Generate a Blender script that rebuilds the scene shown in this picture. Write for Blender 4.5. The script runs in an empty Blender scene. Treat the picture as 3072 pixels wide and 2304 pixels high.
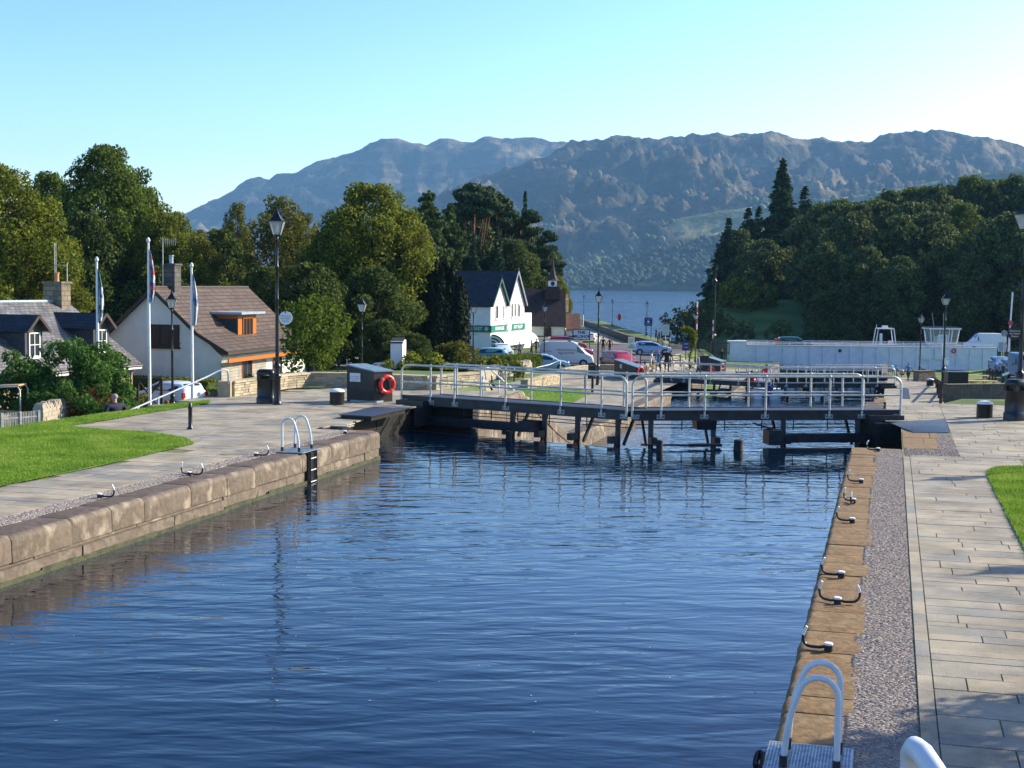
import bpy, bmesh, math, random
import numpy as np
from mathutils import Vector, Matrix, noise, geometry
R = math.radians
random.seed(7)
rng = np.random.default_rng(7)
sc = bpy.context.scene
COL = sc.collection

# ------------------------------------------------------------------ camera
F = 4097.0; CX, CY = 1536.0, 1152.0; CAMZ = 3.9
_vp = Vector((2677.6 - CX, 862.4 - CY, F))
_fw = _vp.normalized()
_up = Vector((_vp.x - 1000, _vp.y - 10, F)).cross(_vp).normalized()
if _up.y > 0: _up = -_up
_rt = _fw.cross(_up).normalized()
M = Matrix((_rt, _fw, _up))
if (M @ Vector((1, 0, 0))).x < 0: raise RuntimeError('flip')
def ray(sx, sy): return M @ Vector(((sx - CX) / F, (sy - CY) / F, 1.0))
def P(sx, sy, Z=0.0):
    d = ray(sx, sy); t = (Z - CAMZ) / d.z
    return Vector((d.x * t, d.y * t, Z))
def PD(sx, sy, dist):
    return ray(sx, sy) * dist + Vector((0, 0, CAMZ))
def PG(sx, dist, Z):
    """point above column sx at forward distance dist with height Z"""
    p = PD(sx, 860, dist); return Vector((p.x, p.y, Z))
cd = bpy.data.cameras.new('camera'); cam = bpy.data.objects.new('camera', cd); COL.objects.link(cam)
cr = M @ Vector((1, 0, 0)); cu = M @ Vector((0, -1, 0)); cb = M @ Vector((0, 0, -1))
cam.matrix_world = Matrix(((cr.x, cu.x, cb.x, 0), (cr.y, cu.y, cb.y, 0), (cr.z, cu.z, cb.z, CAMZ), (0, 0, 0, 1)))
cd.sensor_width = 36; cd.lens = 36 * F / 3072; cd.clip_start = 0.1; cd.clip_end = 20000
sc.camera = cam
# ------------------------------------------------------------------ sky, sun, exposure
SUN_EL, SUN_AZ = R(27), R(50)          # azimuth from +Y towards +X
w = bpy.data.worlds.new('World'); sc.world = w; w.use_nodes = True
nt = w.node_tree; nt.nodes.clear()
sky = nt.nodes.new('ShaderNodeTexSky'); sky.sky_type = 'NISHITA'; sky.sun_disc = False
sky.sun_elevation = SUN_EL; sky.sun_rotation = SUN_AZ; sky.altitude = 0
sky.air_density = 1.0; sky.dust_density = 0.9; sky.ozone_density = 3.0
bg = nt.nodes.new('ShaderNodeBackground'); bg.inputs[1].default_value = 0.145
wo = nt.nodes.new('ShaderNodeOutputWorld')
hsv = nt.nodes.new('ShaderNodeHueSaturation'); hsv.inputs['Saturation'].default_value = 1.12; hsv.inputs['Hue'].default_value = 0.5
nt.links.new(sky.outputs[0], hsv.inputs['Color']); # deepen the upper sky as the camera's own contrast did: scale to display range, gamma, scale back
va = nt.nodes.new('ShaderNodeVectorMath'); va.operation = 'MULTIPLY'; va.inputs[1].default_value = (0.29, 0.29, 0.29)
gm_ = nt.nodes.new('ShaderNodeGamma'); gm_.inputs[1].default_value = 1.5
vb_ = nt.nodes.new('ShaderNodeVectorMath'); vb_.operation = 'MULTIPLY'; vb_.inputs[1].default_value = (1.08 / .29, 0.93 / .29, 0.93 / .29)
vc_ = nt.nodes.new('ShaderNodeVectorMath'); vc_.operation = 'MINIMUM'; vc_.inputs[1].default_value = (9, 9, 9)
nt.links.new(hsv.outputs[0], va.inputs[0]); nt.links.new(va.outputs[0], gm_.inputs[0]); nt.links.new(gm_.outputs[0], vb_.inputs[0]); nt.links.new(vb_.outputs[0], vc_.inputs[0]); nt.links.new(vc_.outputs[0], bg.inputs[0]); nt.links.new(bg.outputs[0], wo.inputs[0])
sd = bpy.data.lights.new('sun', 'SUN'); sd.energy = 5.0; sd.angle = R(0.5); sd.color = (1.0, 0.9, 0.74)
sun = bpy.data.objects.new('sun', sd); COL.objects.link(sun)
sv = Vector((math.sin(SUN_AZ) * math.cos(SUN_EL), math.cos(SUN_AZ) * math.cos(SUN_EL), math.sin(SUN_EL)))
sun.rotation_euler = sv.to_track_quat('Z', 'Y').to_euler()
sc.view_settings.view_transform = 'Standard'; sc.view_settings.look = 'None'
sc.view_settings.exposure = 1.0; sc.view_settings.gamma = 1.0
sc.cycles.max_bounces = 6; sc.cycles.transparent_max_bounces = 8; sc.cycles.volume_bounces = 0
sc.cycles.use_denoising = True; sc.cycles.caustics_reflective = False; sc.cycles.caustics_refractive = False
sc.render.engine = 'CYCLES'

# ------------------------------------------------------------------ materials
def mat(name, col, rough=0.7, var=0.0, vs=3.0, bump=0.0, bs=20.0, metal=0.0, col2=None, spec=0.4, detail=6, tex='noise', stretch=None):
    m = bpy.data.materials.new(name); m.use_nodes = True
    n = m.node_tree.nodes; l = m.node_tree.links; b = n['Principled BSDF']
    b.inputs['Roughness'].default_value = rough; b.inputs['Metallic'].default_value = metal
    b.inputs['Specular IOR Level'].default_value = spec
    b.inputs['Base Color'].default_value = (*col, 1)
    tc = n.new('ShaderNodeTexCoord'); mp = n.new('ShaderNodeMapping'); l.new(tc.outputs['Object'], mp.inputs[0])
    if stretch: mp.inputs['Scale'].default_value = stretch
    if var > 0 or col2:
        t = n.new('ShaderNodeTexNoise'); t.inputs['Scale'].default_value = vs; t.inputs['Detail'].default_value = detail
        l.new(mp.outputs[0], t.inputs[0])
        r = n.new('ShaderNodeValToRGB'); l.new(t.outputs[0], r.inputs[0]); l.new(r.outputs[0], b.inputs['Base Color'])
        c2 = col2 or tuple(c * (1 + var) for c in col); c1 = col if col2 else tuple(c * (1 - var) for c in col)
        r.color_ramp.elements[0].position = 0.36; r.color_ramp.elements[1].position = 0.64
        r.color_ramp.elements[0].color = (*c1, 1); r.color_ramp.elements[1].color = (*c2, 1)
    if bump > 0:
        t2 = n.new('ShaderNodeTexNoise' if tex == 'noise' else 'ShaderNodeTexVoronoi'); t2.inputs['Scale'].default_value = bs
        if tex == 'noise': t2.inputs['Detail'].default_value = 8
        l.new(mp.outputs[0], t2.inputs[0])
        bp = n.new('ShaderNodeBump'); bp.inputs['Strength'].default_value = bump; bp.inputs['Distance'].default_value = 0.02
        l.new(t2.outputs[0], bp.inputs['Height']); l.new(bp.outputs[0], b.inputs['Normal'])
    return m
def isl(name, cols, rough=0.8, bump=0.0, bs=30, trans=0.0, noise_amt=0.0, ns=1.5, spec=0.3, dirt=0.0, ds=0.8):
    """colour picked per loose piece (one stone, one slab, one leaf) out of a ramp"""
    m = bpy.data.materials.new(name); m.use_nodes = True
    n = m.node_tree.nodes; l = m.node_tree.links; b = n['Principled BSDF']
    b.inputs['Roughness'].default_value = rough; b.inputs['Specular IOR Level'].default_value = spec
    g = n.new('ShaderNodeNewGeometry'); r = n.new('ShaderNodeValToRGB')
    src = g.outputs['Random Per Island']
    tc = n.new('ShaderNodeTexCoord')
    if noise_amt > 0:
        t = n.new('ShaderNodeTexNoise'); t.inputs['Scale'].default_value = ns; t.inputs['Detail'].default_value = 7
        l.new(tc.outputs['Object'], t.inputs[0])
        mx = n.new('ShaderNodeMix'); mx.inputs[0].default_value = noise_amt
        l.new(src, mx.inputs[2]); 
        mr = n.new('ShaderNodeMapRange'); mr.inputs[1].default_value = 0.36; mr.inputs[2].default_value = 0.64
        l.new(t.outputs[0], mr.inputs[0]); l.new(mr.outputs[0], mx.inputs[3]); src = mx.outputs[0]
    l.new(src, r.inputs[0])
    e = r.color_ramp.elements
    while len(e) < len(cols): e.new(0.5)
    for i, c in enumerate(cols):
        e[i].position = i / (len(cols) - 1); e[i].color = (*c, 1)
    l.new(r.outputs[0], b.inputs['Base Color'])
    if dirt > 0:
        t3 = n.new('ShaderNodeTexNoise'); t3.inputs['Scale'].default_value = ds; t3.inputs['Detail'].default_value = 9; t3.inputs['Roughness'].default_value = .65; l.new(tc.outputs['Object'], t3.inputs[0])
        m3 = n.new('ShaderNodeMapRange'); m3.inputs[1].default_value = .38; m3.inputs[2].default_value = .62; m3.inputs[3].default_value = 1 - dirt; m3.inputs[4].default_value = 1 + dirt * .5; l.new(t3.outputs[0], m3.inputs[0])
        mm = n.new('ShaderNodeMix'); mm.data_type = 'RGBA'; mm.blend_type = 'MULTIPLY'; mm.inputs[0].default_value = 1; l.new(r.outputs[0], mm.inputs[6]); l.new(m3.outputs[0], mm.inputs[7]); l.new(mm.outputs[2], b.inputs['Base Color'])
    if bump > 0:
        t2 = n.new('ShaderNodeTexNoise'); t2.inputs['Scale'].default_value = bs; t2.inputs['Detail'].default_value = 8
        l.new(tc.outputs['Object'], t2.inputs[0])
        bp = n.new('ShaderNodeBump'); bp.inputs['Strength'].default_value = bump; bp.inputs['Distance'].default_value = 0.02
        l.new(t2.outputs[0], bp.inputs['Height']); l.new(bp.outputs[0], b.inputs['Normal'])
    if trans > 0:
        tr = n.new('ShaderNodeBsdfTranslucent'); ms = n.new('ShaderNodeMixShader'); ms.inputs[0].default_value = trans
        hs = n.new('ShaderNodeHueSaturation'); hs.inputs['Value'].default_value = 1.5; hs.inputs['Hue'].default_value = 0.485
        l.new(r.outputs[0], hs.inputs['Color']); l.new(hs.outputs[0], tr.inputs[0])
        l.new(b.outputs[0], ms.inputs[1]); l.new(tr.outputs[0], ms.inputs[2]); l.new(ms.outputs[0], n['Material Output'].inputs[0])
    return m
def glassy(name, col, rough=0.05):
    return mat(name, col, rough, spec=0.6)
MT = {}
MT['black'] = mat('black_paint', (0.012, 0.012, 0.014), 0.35, var=0.3, vs=8, bump=0.05, bs=40)
MT['iron'] = mat('dark_iron', (0.02, 0.021, 0.024), 0.45, var=0.35, vs=6)
MT['deck'] = mat('charcoal_steel', (0.026, 0.028, 0.032), 0.5, var=0.35, vs=3, bump=0.1, bs=30)
MT['galv'] = mat('galvanised_tube', (0.56, 0.55, 0.48), 0.45, var=0.18, vs=5, metal=0.15)
MT['grate'] = mat('steel_grate', (.11, .14, .17), .4, var=.25, vs=15, metal=.5)
MT['plate'] = mat('galvanised_plate', (0.28, 0.33, 0.36), 0.45, var=0.25, vs=15, metal=0.4)
MT['white'] = mat('white_paint', (0.78, 0.78, 0.76), 0.45, var=0.06, vs=4)
MT['palewood'] = mat('weathered_white_wood', (0.3, 0.3, 0.29), .8, var=.2, vs=6)
MT['railblue'] = mat('pale_blue_rail', (0.38, 0.42, 0.46), .4)
MT['whitetube'] = mat('white_tube', (0.62, 0.66, 0.7), 0.35, var=0.08, vs=6)
MT['render'] = mat('white_render', (0.78, 0.77, 0.73), 0.85, var=0.05, vs=2, bump=0.3, bs=60)
MT['cream'] = mat('cream_render', (0.62, 0.62, 0.56), 0.9, var=0.05, vs=1.5, bump=0.3, bs=40)
MT['glass'] = glassy('window_glass', (0.02, 0.028, 0.035))
MT['lampglass'] = mat('lamp_glass', (0.55, 0.58, 0.56), 0.15, spec=0.7)
MT['rubber'] = mat('tyre_rubber', (0.015, 0.015, 0.016), 0.8)
MT['rim'] = mat('wheel_rim', (0.4, 0.42, 0.44), 0.3, metal=0.6)
MT['orangewood'] = mat('orange_stained_wood', (0.42, 0.13, 0.015), 0.45, var=0.15, vs=6, stretch=(1, 1, 8))
MT['darkwood'] = mat('dark_wood', (0.035, 0.022, 0.016), 0.7, var=0.3, vs=6)
MT['fencewood'] = mat('brown_fence_wood', (0.06, 0.028, 0.018), 0.65, var=0.3, vs=8)
MT['benchwood'] = mat('pale_bench_wood', (0.5, 0.33, 0.17), 0.7, var=0.2, vs=8)
MT['red'] = mat('red_plastic', (0.6, 0.02, 0.015), 0.35, var=0.05)
MT['rust'] = mat('rust', (0.25, 0.09, 0.03), 0.9, var=0.4, vs=12)
MT['lead'] = mat('lead_sheet', (0.3, 0.38, 0.44), 0.35, var=0.1, vs=4)
MT['cabinet'] = mat('cabinet_black', (0.022, 0.021, 0.019), 0.5, var=0.35, vs=4, bump=0.05, bs=30)
MT['cabroof'] = mat('cabinet_lid', (0.13, 0.2, 0.26), 0.6, var=0.15, vs=6)
MT['asphalt'] = mat('asphalt', (0.085, 0.078, 0.08), 0.9, var=0.2, vs=0.6, bump=0.2, bs=60)
MT['slate'] = None
MT['skin'] = mat('skin', (0.45, 0.22, 0.15), 0.6)
def grid_mat(name, colA, colB, mortar, sw, sh, rough=0.8, bump=0.5, msize=0.02, lich=None, axes='UV'):
    """courses of slates or blocks, laid over UV in metres"""
    m = bpy.data.materials.new(name); m.use_nodes = True
    n = m.node_tree.nodes; l = m.node_tree.links; b = n['Principled BSDF']; b.inputs['Roughness'].default_value = rough
    b.inputs['Specular IOR Level'].default_value = 0.35
    uv = n.new('ShaderNodeUVMap'); bt = n.new('ShaderNodeTexBrick')
    bt.inputs['Color1'].default_value = (*colA, 1); bt.inputs['Color2'].default_value = (*colB, 1); bt.inputs['Mortar'].default_value = (*mortar, 1)
    bt.inputs['Scale'].default_value = 1.0; bt.inputs['Brick Width'].default_value = sw; bt.inputs['Row Height'].default_value = sh
    bt.inputs['Mortar Size'].default_value = msize; bt.inputs['Bias'].default_value = 0.0
    nz = n.new('ShaderNodeTexNoise'); nz.inputs['Scale'].default_value = 1.3; nz.inputs['Detail'].default_value = 8
    l.new(uv.outputs[0], nz.inputs[0])
    # wobble of the joints
    add = n.new('ShaderNodeVectorMath'); add.operation = 'MULTIPLY_ADD'
    nz2 = n.new('ShaderNodeTexNoise'); nz2.inputs['Scale'].default_value = 3; l.new(uv.outputs[0], nz2.inputs[0])
    l.new(nz2.outputs['Color'], add.inputs[0]); add.inputs[1].default_value = (0.06, 0.06, 0); l.new(uv.outputs[0], add.inputs[2])
    l.new(add.outputs[0], bt.inputs[0])
    mx = n.new('ShaderNodeMix'); mx.data_type = 'RGBA'; mx.blend_type = 'MULTIPLY'; mx.inputs[0].default_value = 0.75
    rp = n.new('ShaderNodeValToRGB'); rp.color_ramp.elements[0].position = 0.3; rp.color_ramp.elements[1].position = 0.7
    rp.color_ramp.elements[0].color = (0.6, 0.6, 0.6, 1); rp.color_ramp.elements[1].color = (1.25, 1.22, 1.15, 1)
    l.new(nz.outputs[0], rp.inputs[0]); l.new(bt.outputs[0], mx.inputs[6]); l.new(rp.outputs[0], mx.inputs[7])
    l.new(mx.outputs[2], b.inputs['Base Color'])
    bp = n.new('ShaderNodeBump'); bp.inputs['Strength'].default_value = bump; bp.inputs['Distance'].default_value = 0.03; bp.invert = True
    l.new(bt.outputs['Fac'], bp.inputs['Height']); l.new(bp.outputs[0], b.inputs['Normal'])
    return m
MT['slate'] = grid_mat('grey_slate', (0.21, 0.205, 0.2), (0.12, 0.12, 0.122), (0.03, 0.03, 0.03), 0.38, 0.24, 0.5)
MT['darkslate'] = grid_mat('dark_slate', (0.035, 0.04, 0.05), (0.022, 0.026, 0.034), (0.01, 0.01, 0.01), 0.4, 0.25, 0.55)
MT['browntile'] = grid_mat('brown_tile', (0.13, 0.092, 0.07), (0.085, 0.06, 0.048), (0.03, 0.022, 0.02), 0.33, 0.32, 0.8, bump=1.0, msize=0.035)
MT['brownslate'] = grid_mat('brown_shingle', (0.05, 0.034, 0.032), (0.034, 0.024, 0.024), (0.015, 0.01, 0.01), 0.3, 0.2, 0.8)
MT['rubble'] = grid_mat('sandstone_rubble', (0.46, 0.37, 0.24), (0.3, 0.24, 0.16), (0.2, 0.17, 0.13), 0.55, 0.3, 0.9)
MT['palestone'] = grid_mat('pale_stone_cladding', (0.42, 0.38, 0.31), (0.34, 0.3, 0.25), (0.24, 0.22, 0.19), 0.35, 0.18, 0.9)
MT['wallstone'] = isl('lock_wall_stone', [(0.06, 0.05, 0.038), (0.19, 0.155, 0.11), (0.12, 0.092, 0.068), (0.16, 0.13, 0.095), (0.33, 0.275, 0.2)], 0.75, bump=1.0, bs=9, noise_amt=0.65, ns=2.3)
MT['shadestone'] = isl('shade_black_stone', [(0.006, 0.006, 0.006), (0.016, 0.014, 0.012), (0.009, 0.009, 0.008)], 0.5, bump=0.8, bs=10, noise_amt=0.5)  # near-black colour carries the shade of the gate recess and plinth
MT['coping'] = isl('coping_stone', [(0.06, 0.048, 0.035), (0.15, 0.118, 0.083), (0.11, 0.082, 0.058), (0.2, 0.16, 0.115), (0.33, 0.28, 0.2)], 0.75, bump=1.0, bs=9, noise_amt=0.72, ns=2.6)
MT['copingtop'] = isl('weathered_coping_top', [(0.05, 0.04, 0.03), (0.12, 0.09, 0.066), (0.085, 0.064, 0.048), (0.16, 0.125, 0.095)], 0.85, bump=1.0, bs=9, noise_amt=0.7, ns=2.2)
MT['copingR'] = isl('rusty_coping_stone', [(0.11, 0.075, 0.03), (0.25, 0.15, 0.055), (0.17, 0.1, 0.036), (0.22, 0.15, 0.065), (0.32, 0.165, 0.055)], 0.8, bump=0.8, bs=12, noise_amt=0.75, ns=3.6)
MT['slab'] = isl('paving_slab', [(0.23, 0.21, 0.16), (0.33, 0.285, 0.2), (0.23, 0.225, 0.195), (0.37, 0.31, 0.21), (0.29, 0.265, 0.2), (0.35, 0.305, 0.225)], 0.85, bump=0.5, bs=50, noise_amt=0.15, ns=1.2, dirt=.32, ds=.9)
MT['joint'] = mat('paving_joint', (0.1, 0.09, 0.055), 0.95, col2=(0.16, 0.19, 0.05), vs=5)
MT['cobble'] = isl('cobble_chip', [(0.2, 0.165, 0.135), (0.34, 0.285, 0.235), (0.26, 0.22, 0.18), (0.45, 0.385, 0.32)], 0.8, bump=0.2)
MT['cobbleL'] = isl('pale_chip', [(0.34, 0.28, 0.22), (0.5, 0.42, 0.33), (0.42, 0.35, 0.27)], 0.85)
MT['tanstone'] = isl('tan_wall_stone', [(0.4, 0.32, 0.2), (0.5, 0.41, 0.27), (0.3, 0.25, 0.17), (0.56, 0.47, 0.33)], 0.9, bump=0.6, bs=25, noise_amt=0.3)
MT['shadewall'] = isl('shaded_wall_stone', [(0.1, 0.08, 0.06), (0.16, 0.13, 0.1), (0.12, 0.1, 0.08)], 0.9, bump=0.7, bs=12, noise_amt=0.4)  # wall stone darkened so its colour holds the shade on these walls
MT['drystone'] = isl('dry_stone', [(0.28, 0.23, 0.17), (0.42, 0.36, 0.27), (0.34, 0.29, 0.22)], 0.9, bump=0.8, bs=12, noise_amt=0.4)
MT['grass'] = isl('grass_blade', [(0.07, 0.15, 0.012), (0.13, 0.25, 0.02), (0.19, 0.31, 0.03), (0.27, 0.34, 0.07)], 0.7, trans=0.3, noise_amt=.6, ns=.9)
MT['lawn'] = mat('lawn_soil', (0.08, 0.17, 0.012), 0.95, col2=(0.14, 0.26, 0.025), vs=1.6, bump=0.6, bs=25)
MT['ground'] = mat('rough_grass', (0.05, 0.1, 0.012), 0.95, col2=(0.11, 0.16, 0.03), vs=0.25, bump=0.6, bs=6)
MT['farlawn'] = mat('far_lawn', (0.11, 0.21, 0.02), 0.95, col2=(0.16, 0.27, 0.035), vs=0.8, bump=0.5, bs=10)
MT['bark'] = mat('bark', (0.06, 0.045, 0.035), 0.9, var=0.4, vs=8, bump=0.8, bs=15)
def leafm(n, cols, tr=0.35): return isl(n, cols, 0.75, trans=tr, spec=0.12)
MT['leaf'] = leafm('green_leaf', [(0.02, 0.04, 0.008), (0.06, 0.1, 0.015), (0.13, 0.19, 0.022), (0.04, 0.07, 0.01)])
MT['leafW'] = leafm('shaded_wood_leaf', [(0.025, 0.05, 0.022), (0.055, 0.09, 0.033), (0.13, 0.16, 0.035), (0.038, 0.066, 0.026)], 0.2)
MT['leafY'] = leafm('yellowing_leaf', [(0.03, 0.055, 0.009), (0.08, 0.12, 0.014), (0.22, 0.23, 0.02), (0.055, 0.09, 0.011)])
MT['leafO'] = leafm('turning_leaf', [(0.03, 0.05, 0.01), (0.065, 0.09, 0.015), (0.19, 0.17, 0.025), (0.05, 0.075, 0.012)])
MT['leafD'] = leafm('dark_leaf', [(0.024, 0.045, 0.011), (0.05, 0.08, 0.016), (0.1, 0.13, 0.022)], 0.25)
MT['leafB'] = leafm('bright_leaf', [(0.035, 0.065, 0.01), (0.1, 0.15, 0.015), (0.06, 0.1, 0.012)], 0.35)
MT['conif'] = leafm('conifer_needle', [(0.02, 0.045, 0.022), (0.035, 0.07, 0.028), (0.055, 0.09, 0.03)], 0.15)
MT['conifG'] = leafm('larch_needle', [(0.04, 0.075, 0.015), (0.06, 0.1, 0.02), (0.045, 0.07, 0.018)], 0.2)
MT['yew'] = leafm('yew_needle', [(0.007, 0.014, 0.006), (0.012, 0.022, 0.009), (0.018, 0.03, 0.01)], 0.08)
MT['bushG'] = leafm('bush_leaf', [(0.03, 0.075, 0.015), (0.055, 0.13, 0.022), (0.08, 0.17, 0.03)], 0.3)
MT['bushR'] = leafm('russet_leaf', [(0.12, 0.05, 0.02), (0.18, 0.08, 0.03), (0.07, 0.06, 0.02)], 0.3)

# ------------------------------------------------------------------ mesh helpers
class MB:
    def __init__(s): s.v = []; s.f = []; s.mi = []; s.uv = {}
    def add(s, vs, fs, mi=0):
        o = len(s.v); s.v += [tuple(v) for v in vs]
        for f in fs: s.f.append(tuple(i + o for i in f)); s.mi.append(mi)
        return s
    def box(s, c, sz, ax=None, mi=0, taper=1.0):
        """centre, full size; ax = (x axis, y axis, z axis)"""
        c = Vector(c); X, Y, Z = ax or (Vector((1, 0, 0)), Vector((0, 1, 0)), Vector((0, 0, 1)))
        vs = []
        for dz in (-.5, .5):
            k = taper if dz > 0 else 1
            for dx, dy in ((-.5, -.5), (.5, -.5), (.5, .5), (-.5, .5)):
                vs.append(c + X * (dx * sz[0] * k) + Y * (dy * sz[1] * k) + Z * (dz * sz[2]))
        return s.add(vs, [(3, 2, 1, 0), (4, 5, 6, 7), (0, 1, 5, 4), (1, 2, 6, 5), (2, 3, 7, 6), (3, 0, 4, 7)], mi)
    def bx(s, x0, x1, y0, y1, z0, z1, mi=0):
        return s.box(((x0 + x1) / 2, (y0 + y1) / 2, (z0 + z1) / 2), (x1 - x0, y1 - y0, z1 - z0), None, mi)
    def beam(s, a, b, w, h, mi=0, up=Vector((0, 0, 1))):
        a = Vector(a); b = Vector(b); d = b - a; L = d.length
        if L < 1e-6: return s
        Y = d / L; X = Y.cross(up)
        if X.length < 1e-3: X = Y.cross(Vector((1, 0, 0)))
        X.normalize(); Z = X.cross(Y)
        return s.box((a + b) / 2, (w, L, h), (X, Y, Z), mi)
    def tube(s, pts, r, n=8, mi=0, cap=True):
        pts = [Vector(p) for p in pts]; rs = r if isinstance(r, (list, tuple)) else [r] * len(pts)
        o = len(s.v); X = None
        for i, p in enumerate(pts):
            d = (pts[min(i + 1, len(pts) - 1)] - pts[max(i - 1, 0)]).normalized()
            if X is None:
                X = d.cross(Vector((0, 0, 1)))
                if X.length < 1e-2: X = d.cross(Vector((1, 0, 0)))
            X = (X - d * X.dot(d)).normalized(); Y = d.cross(X)
            for k in range(n):
                a = 2 * math.pi * k / n
                s.v.append(tuple(p + (X * math.cos(a) + Y * math.sin(a)) * rs[i]))
        for i in range(len(pts) - 1):
            for k in range(n):
                a = o + i * n + k; b = o + i * n + (k + 1) % n
                s.f.append((a, b, b + n, a + n)); s.mi.append(mi)
        if cap:
            s.f.append(tuple(o + k for k in range(n))[::-1]); s.mi.append(mi)
            e = o + (len(pts) - 1) * n; s.f.append(tuple(e + k for k in range(n))); s.mi.append(mi)
        return s
    def lathe(s, c, prof, n=16, mi=0):
        c = Vector(c); o = len(s.v)
        for r, z in prof:
            for k in range(n):
                a = 2 * math.pi * k / n; s.v.append((c.x + r * math.cos(a), c.y + r * math.sin(a), c.z + z))
        for i in range(len(prof) - 1):
            for k in range(n):
                a = o + i * n + k; b = o + i * n + (k + 1) % n
                s.f.append((a, b, b + n, a + n)); s.mi.append(mi)
        s.f.append(tuple(o + k for k in range(n))[::-1]); s.mi.append(mi)
        e = o + (len(prof) - 1) * n; s.f.append(tuple(e + k for k in range(n))); s.mi.append(mi)
        return s
    def prism(s, poly, z0, z1, mi=0):
        n = len(poly); vs = [(p[0], p[1], z0) for p in poly] + [(p[0], p[1], z1) for p in poly]
        fs = [tuple(range(n))[::-1], tuple(range(n, 2 * n))] + [(i, (i + 1) % n, n + (i + 1) % n, n + i) for i in range(n)]
        return s.add(vs, fs, mi)
    def slabpoly(s, pts, nrm, th, mi=0):
        """a planar polygon thickened along -nrm"""
        pts = [Vector(p) for p in pts]; nrm = Vector(nrm).normalized(); n = len(pts)
        vs = pts + [p - nrm * th for p in pts]
        fs = [tuple(range(n)), tuple(range(n, 2 * n))[::-1]] + [(i, n + i, n + (i + 1) % n, (i + 1) % n) for i in range(n)]
        return s.add(vs, fs, mi)
    def ball(s, c, r, mi=0, n=8, sq=(1, 1, 1)):
        prof = [(max(0.001, math.sin(math.pi * i / n)) * r, -math.cos(math.pi * i / n) * r) for i in range(n + 1)]
        o = len(s.v); s.lathe((0, 0, 0), prof, n * 2, mi)
        for i in range(o, len(s.v)):
            x, y, z = s.v[i]; s.v[i] = (c[0] + x * sq[0], c[1] + y * sq[1], c[2] + z * sq[2])
        return s
    def build(s, name, mats, parent=None, smooth=False, bevel=0, origin=None, fix=True):
        me = bpy.data.meshes.new(name)
        o = Vector(origin) if origin is not None else None
        vs = [tuple(Vector(v) - o) for v in s.v] if o is not None else s.v
        me.from_pydata(vs, [], s.f)
        for m in (mats if isinstance(mats, (list, tuple)) else [mats]): me.materials.append(m)
        if any(s.mi): me.polygons.foreach_set('material_index', s.mi)
        if fix:
            b = bmesh.new(); b.from_mesh(me); bmesh.ops.recalc_face_normals(b, faces=b.faces); b.to_mesh(me); b.free()
        if smooth:
            me.polygons.foreach_set('use_smooth', [True] * len(me.polygons))
        ob = bpy.data.objects.new(name, me); COL.objects.link(ob)
        if o is not None: ob.location = o
        if parent: ob.parent = parent
        if smooth and smooth != 'full':
            try:
                me.set_sharp_from_angle(angle=R(40))
            except Exception: pass
        if bevel:
            md = ob.modifiers.new('bevel', 'BEVEL'); md.width = bevel; md.segments = 2; md.limit_method = 'ANGLE'
        return ob
def uvbox(ob, along=None):
    """UV in metres: u along the face's horizontal direction, v up the face"""
    me = ob.data; uvl = me.uv_layers.new(name='UVMap')
    for p in me.polygons:
        nrm = p.normal
        if abs(nrm.z) > 0.97: U = Vector((1, 0, 0)); V = Vector((0, 1, 0))
        else:
            U = Vector((0, 0, 1)).cross(nrm).normalized(); V = nrm.cross(U)
        for li in p.loop_indices:
            co = me.vertices[me.loops[li].vertex_index].co
            uvl.data[li].uv = (co.dot(U), co.dot(V))
    return ob
def empty(name, loc=(0, 0, 0), rz=0.0, label=None, cat=None, group=None):
    o = bpy.data.objects.new(name, None); COL.objects.link(o); o.location = loc; o.rotation_euler = (0, 0, rz)
    o.empty_display_size = 0.2
    if label: o['label'] = label
    if cat: o['category'] = cat
    if group: o['group'] = group
    return o
def tag(o, label=None, cat=None, group=None, kind=None):
    if label: o['label'] = label
    if cat: o['category'] = cat
    if group: o['group'] = group
    if kind: o['kind'] = kind
    return o
def struct(o, kind='structure'): o['kind'] = kind; return o
def copytree(o, parent=None):
    c = o.copy(); COL.objects.link(c); c.parent = parent
    for ch in [x for x in bpy.data.objects if x.parent == o]: copytree(ch, c)
    return c
def text(name, s, size, loc, right, up, m, parent=None, ext=0.004, align='CENTER', bold=0.0, sx=1.0):
    cu = bpy.data.curves.new(name, 'FONT'); cu.body = s; cu.size = size; cu.align_x = align; cu.align_y = 'CENTER'
    cu.extrude = ext; cu.offset = bold; cu.materials.append(m)
    o = bpy.data.objects.new(name, cu); COL.objects.link(o)
    X = Vector(right).normalized(); Yv = Vector(up).normalized(); Z = X.cross(Yv)
    o.matrix_world = Matrix(((X.x * sx, Yv.x, Z.x, loc[0]), (X.y * sx, Yv.y, Z.y, loc[1]), (X.z * sx, Yv.z, Z.z, loc[2]), (0, 0, 0, 1)))
    bpy.context.view_layer.update()
    me = bpy.data.meshes.new_from_object(o); mw = o.matrix_world.copy(); bpy.data.objects.remove(o)
    o = bpy.data.objects.new(name, me); COL.objects.link(o); o.matrix_world = mw
    if not me.materials: me.materials.append(m)
    return o
def sstep(a, b, x):
    t = min(1, max(0, (x - a) / (b - a))); return t * t * (3 - 2 * t)
def lerp(a, b, t): return a + (b - a) * t
UP = Vector((0, 0, 1))
VR = M @ Vector((1, 0, 0)); VR.z = 0; VR.normalize()          # level direction across the view
VF = Vector((-VR.y, VR.x, 0))                                # level direction into the view
XL, XR = -12.8, -0.88                                        # faces of the lock walls
LV = [0.0, -2.55, -5.1]; WL = [-0.72, -3.25, -5.8]; DY = 49.4; WB = -8.4
HAZE = 6.5e-5
random.seed(7)
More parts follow.
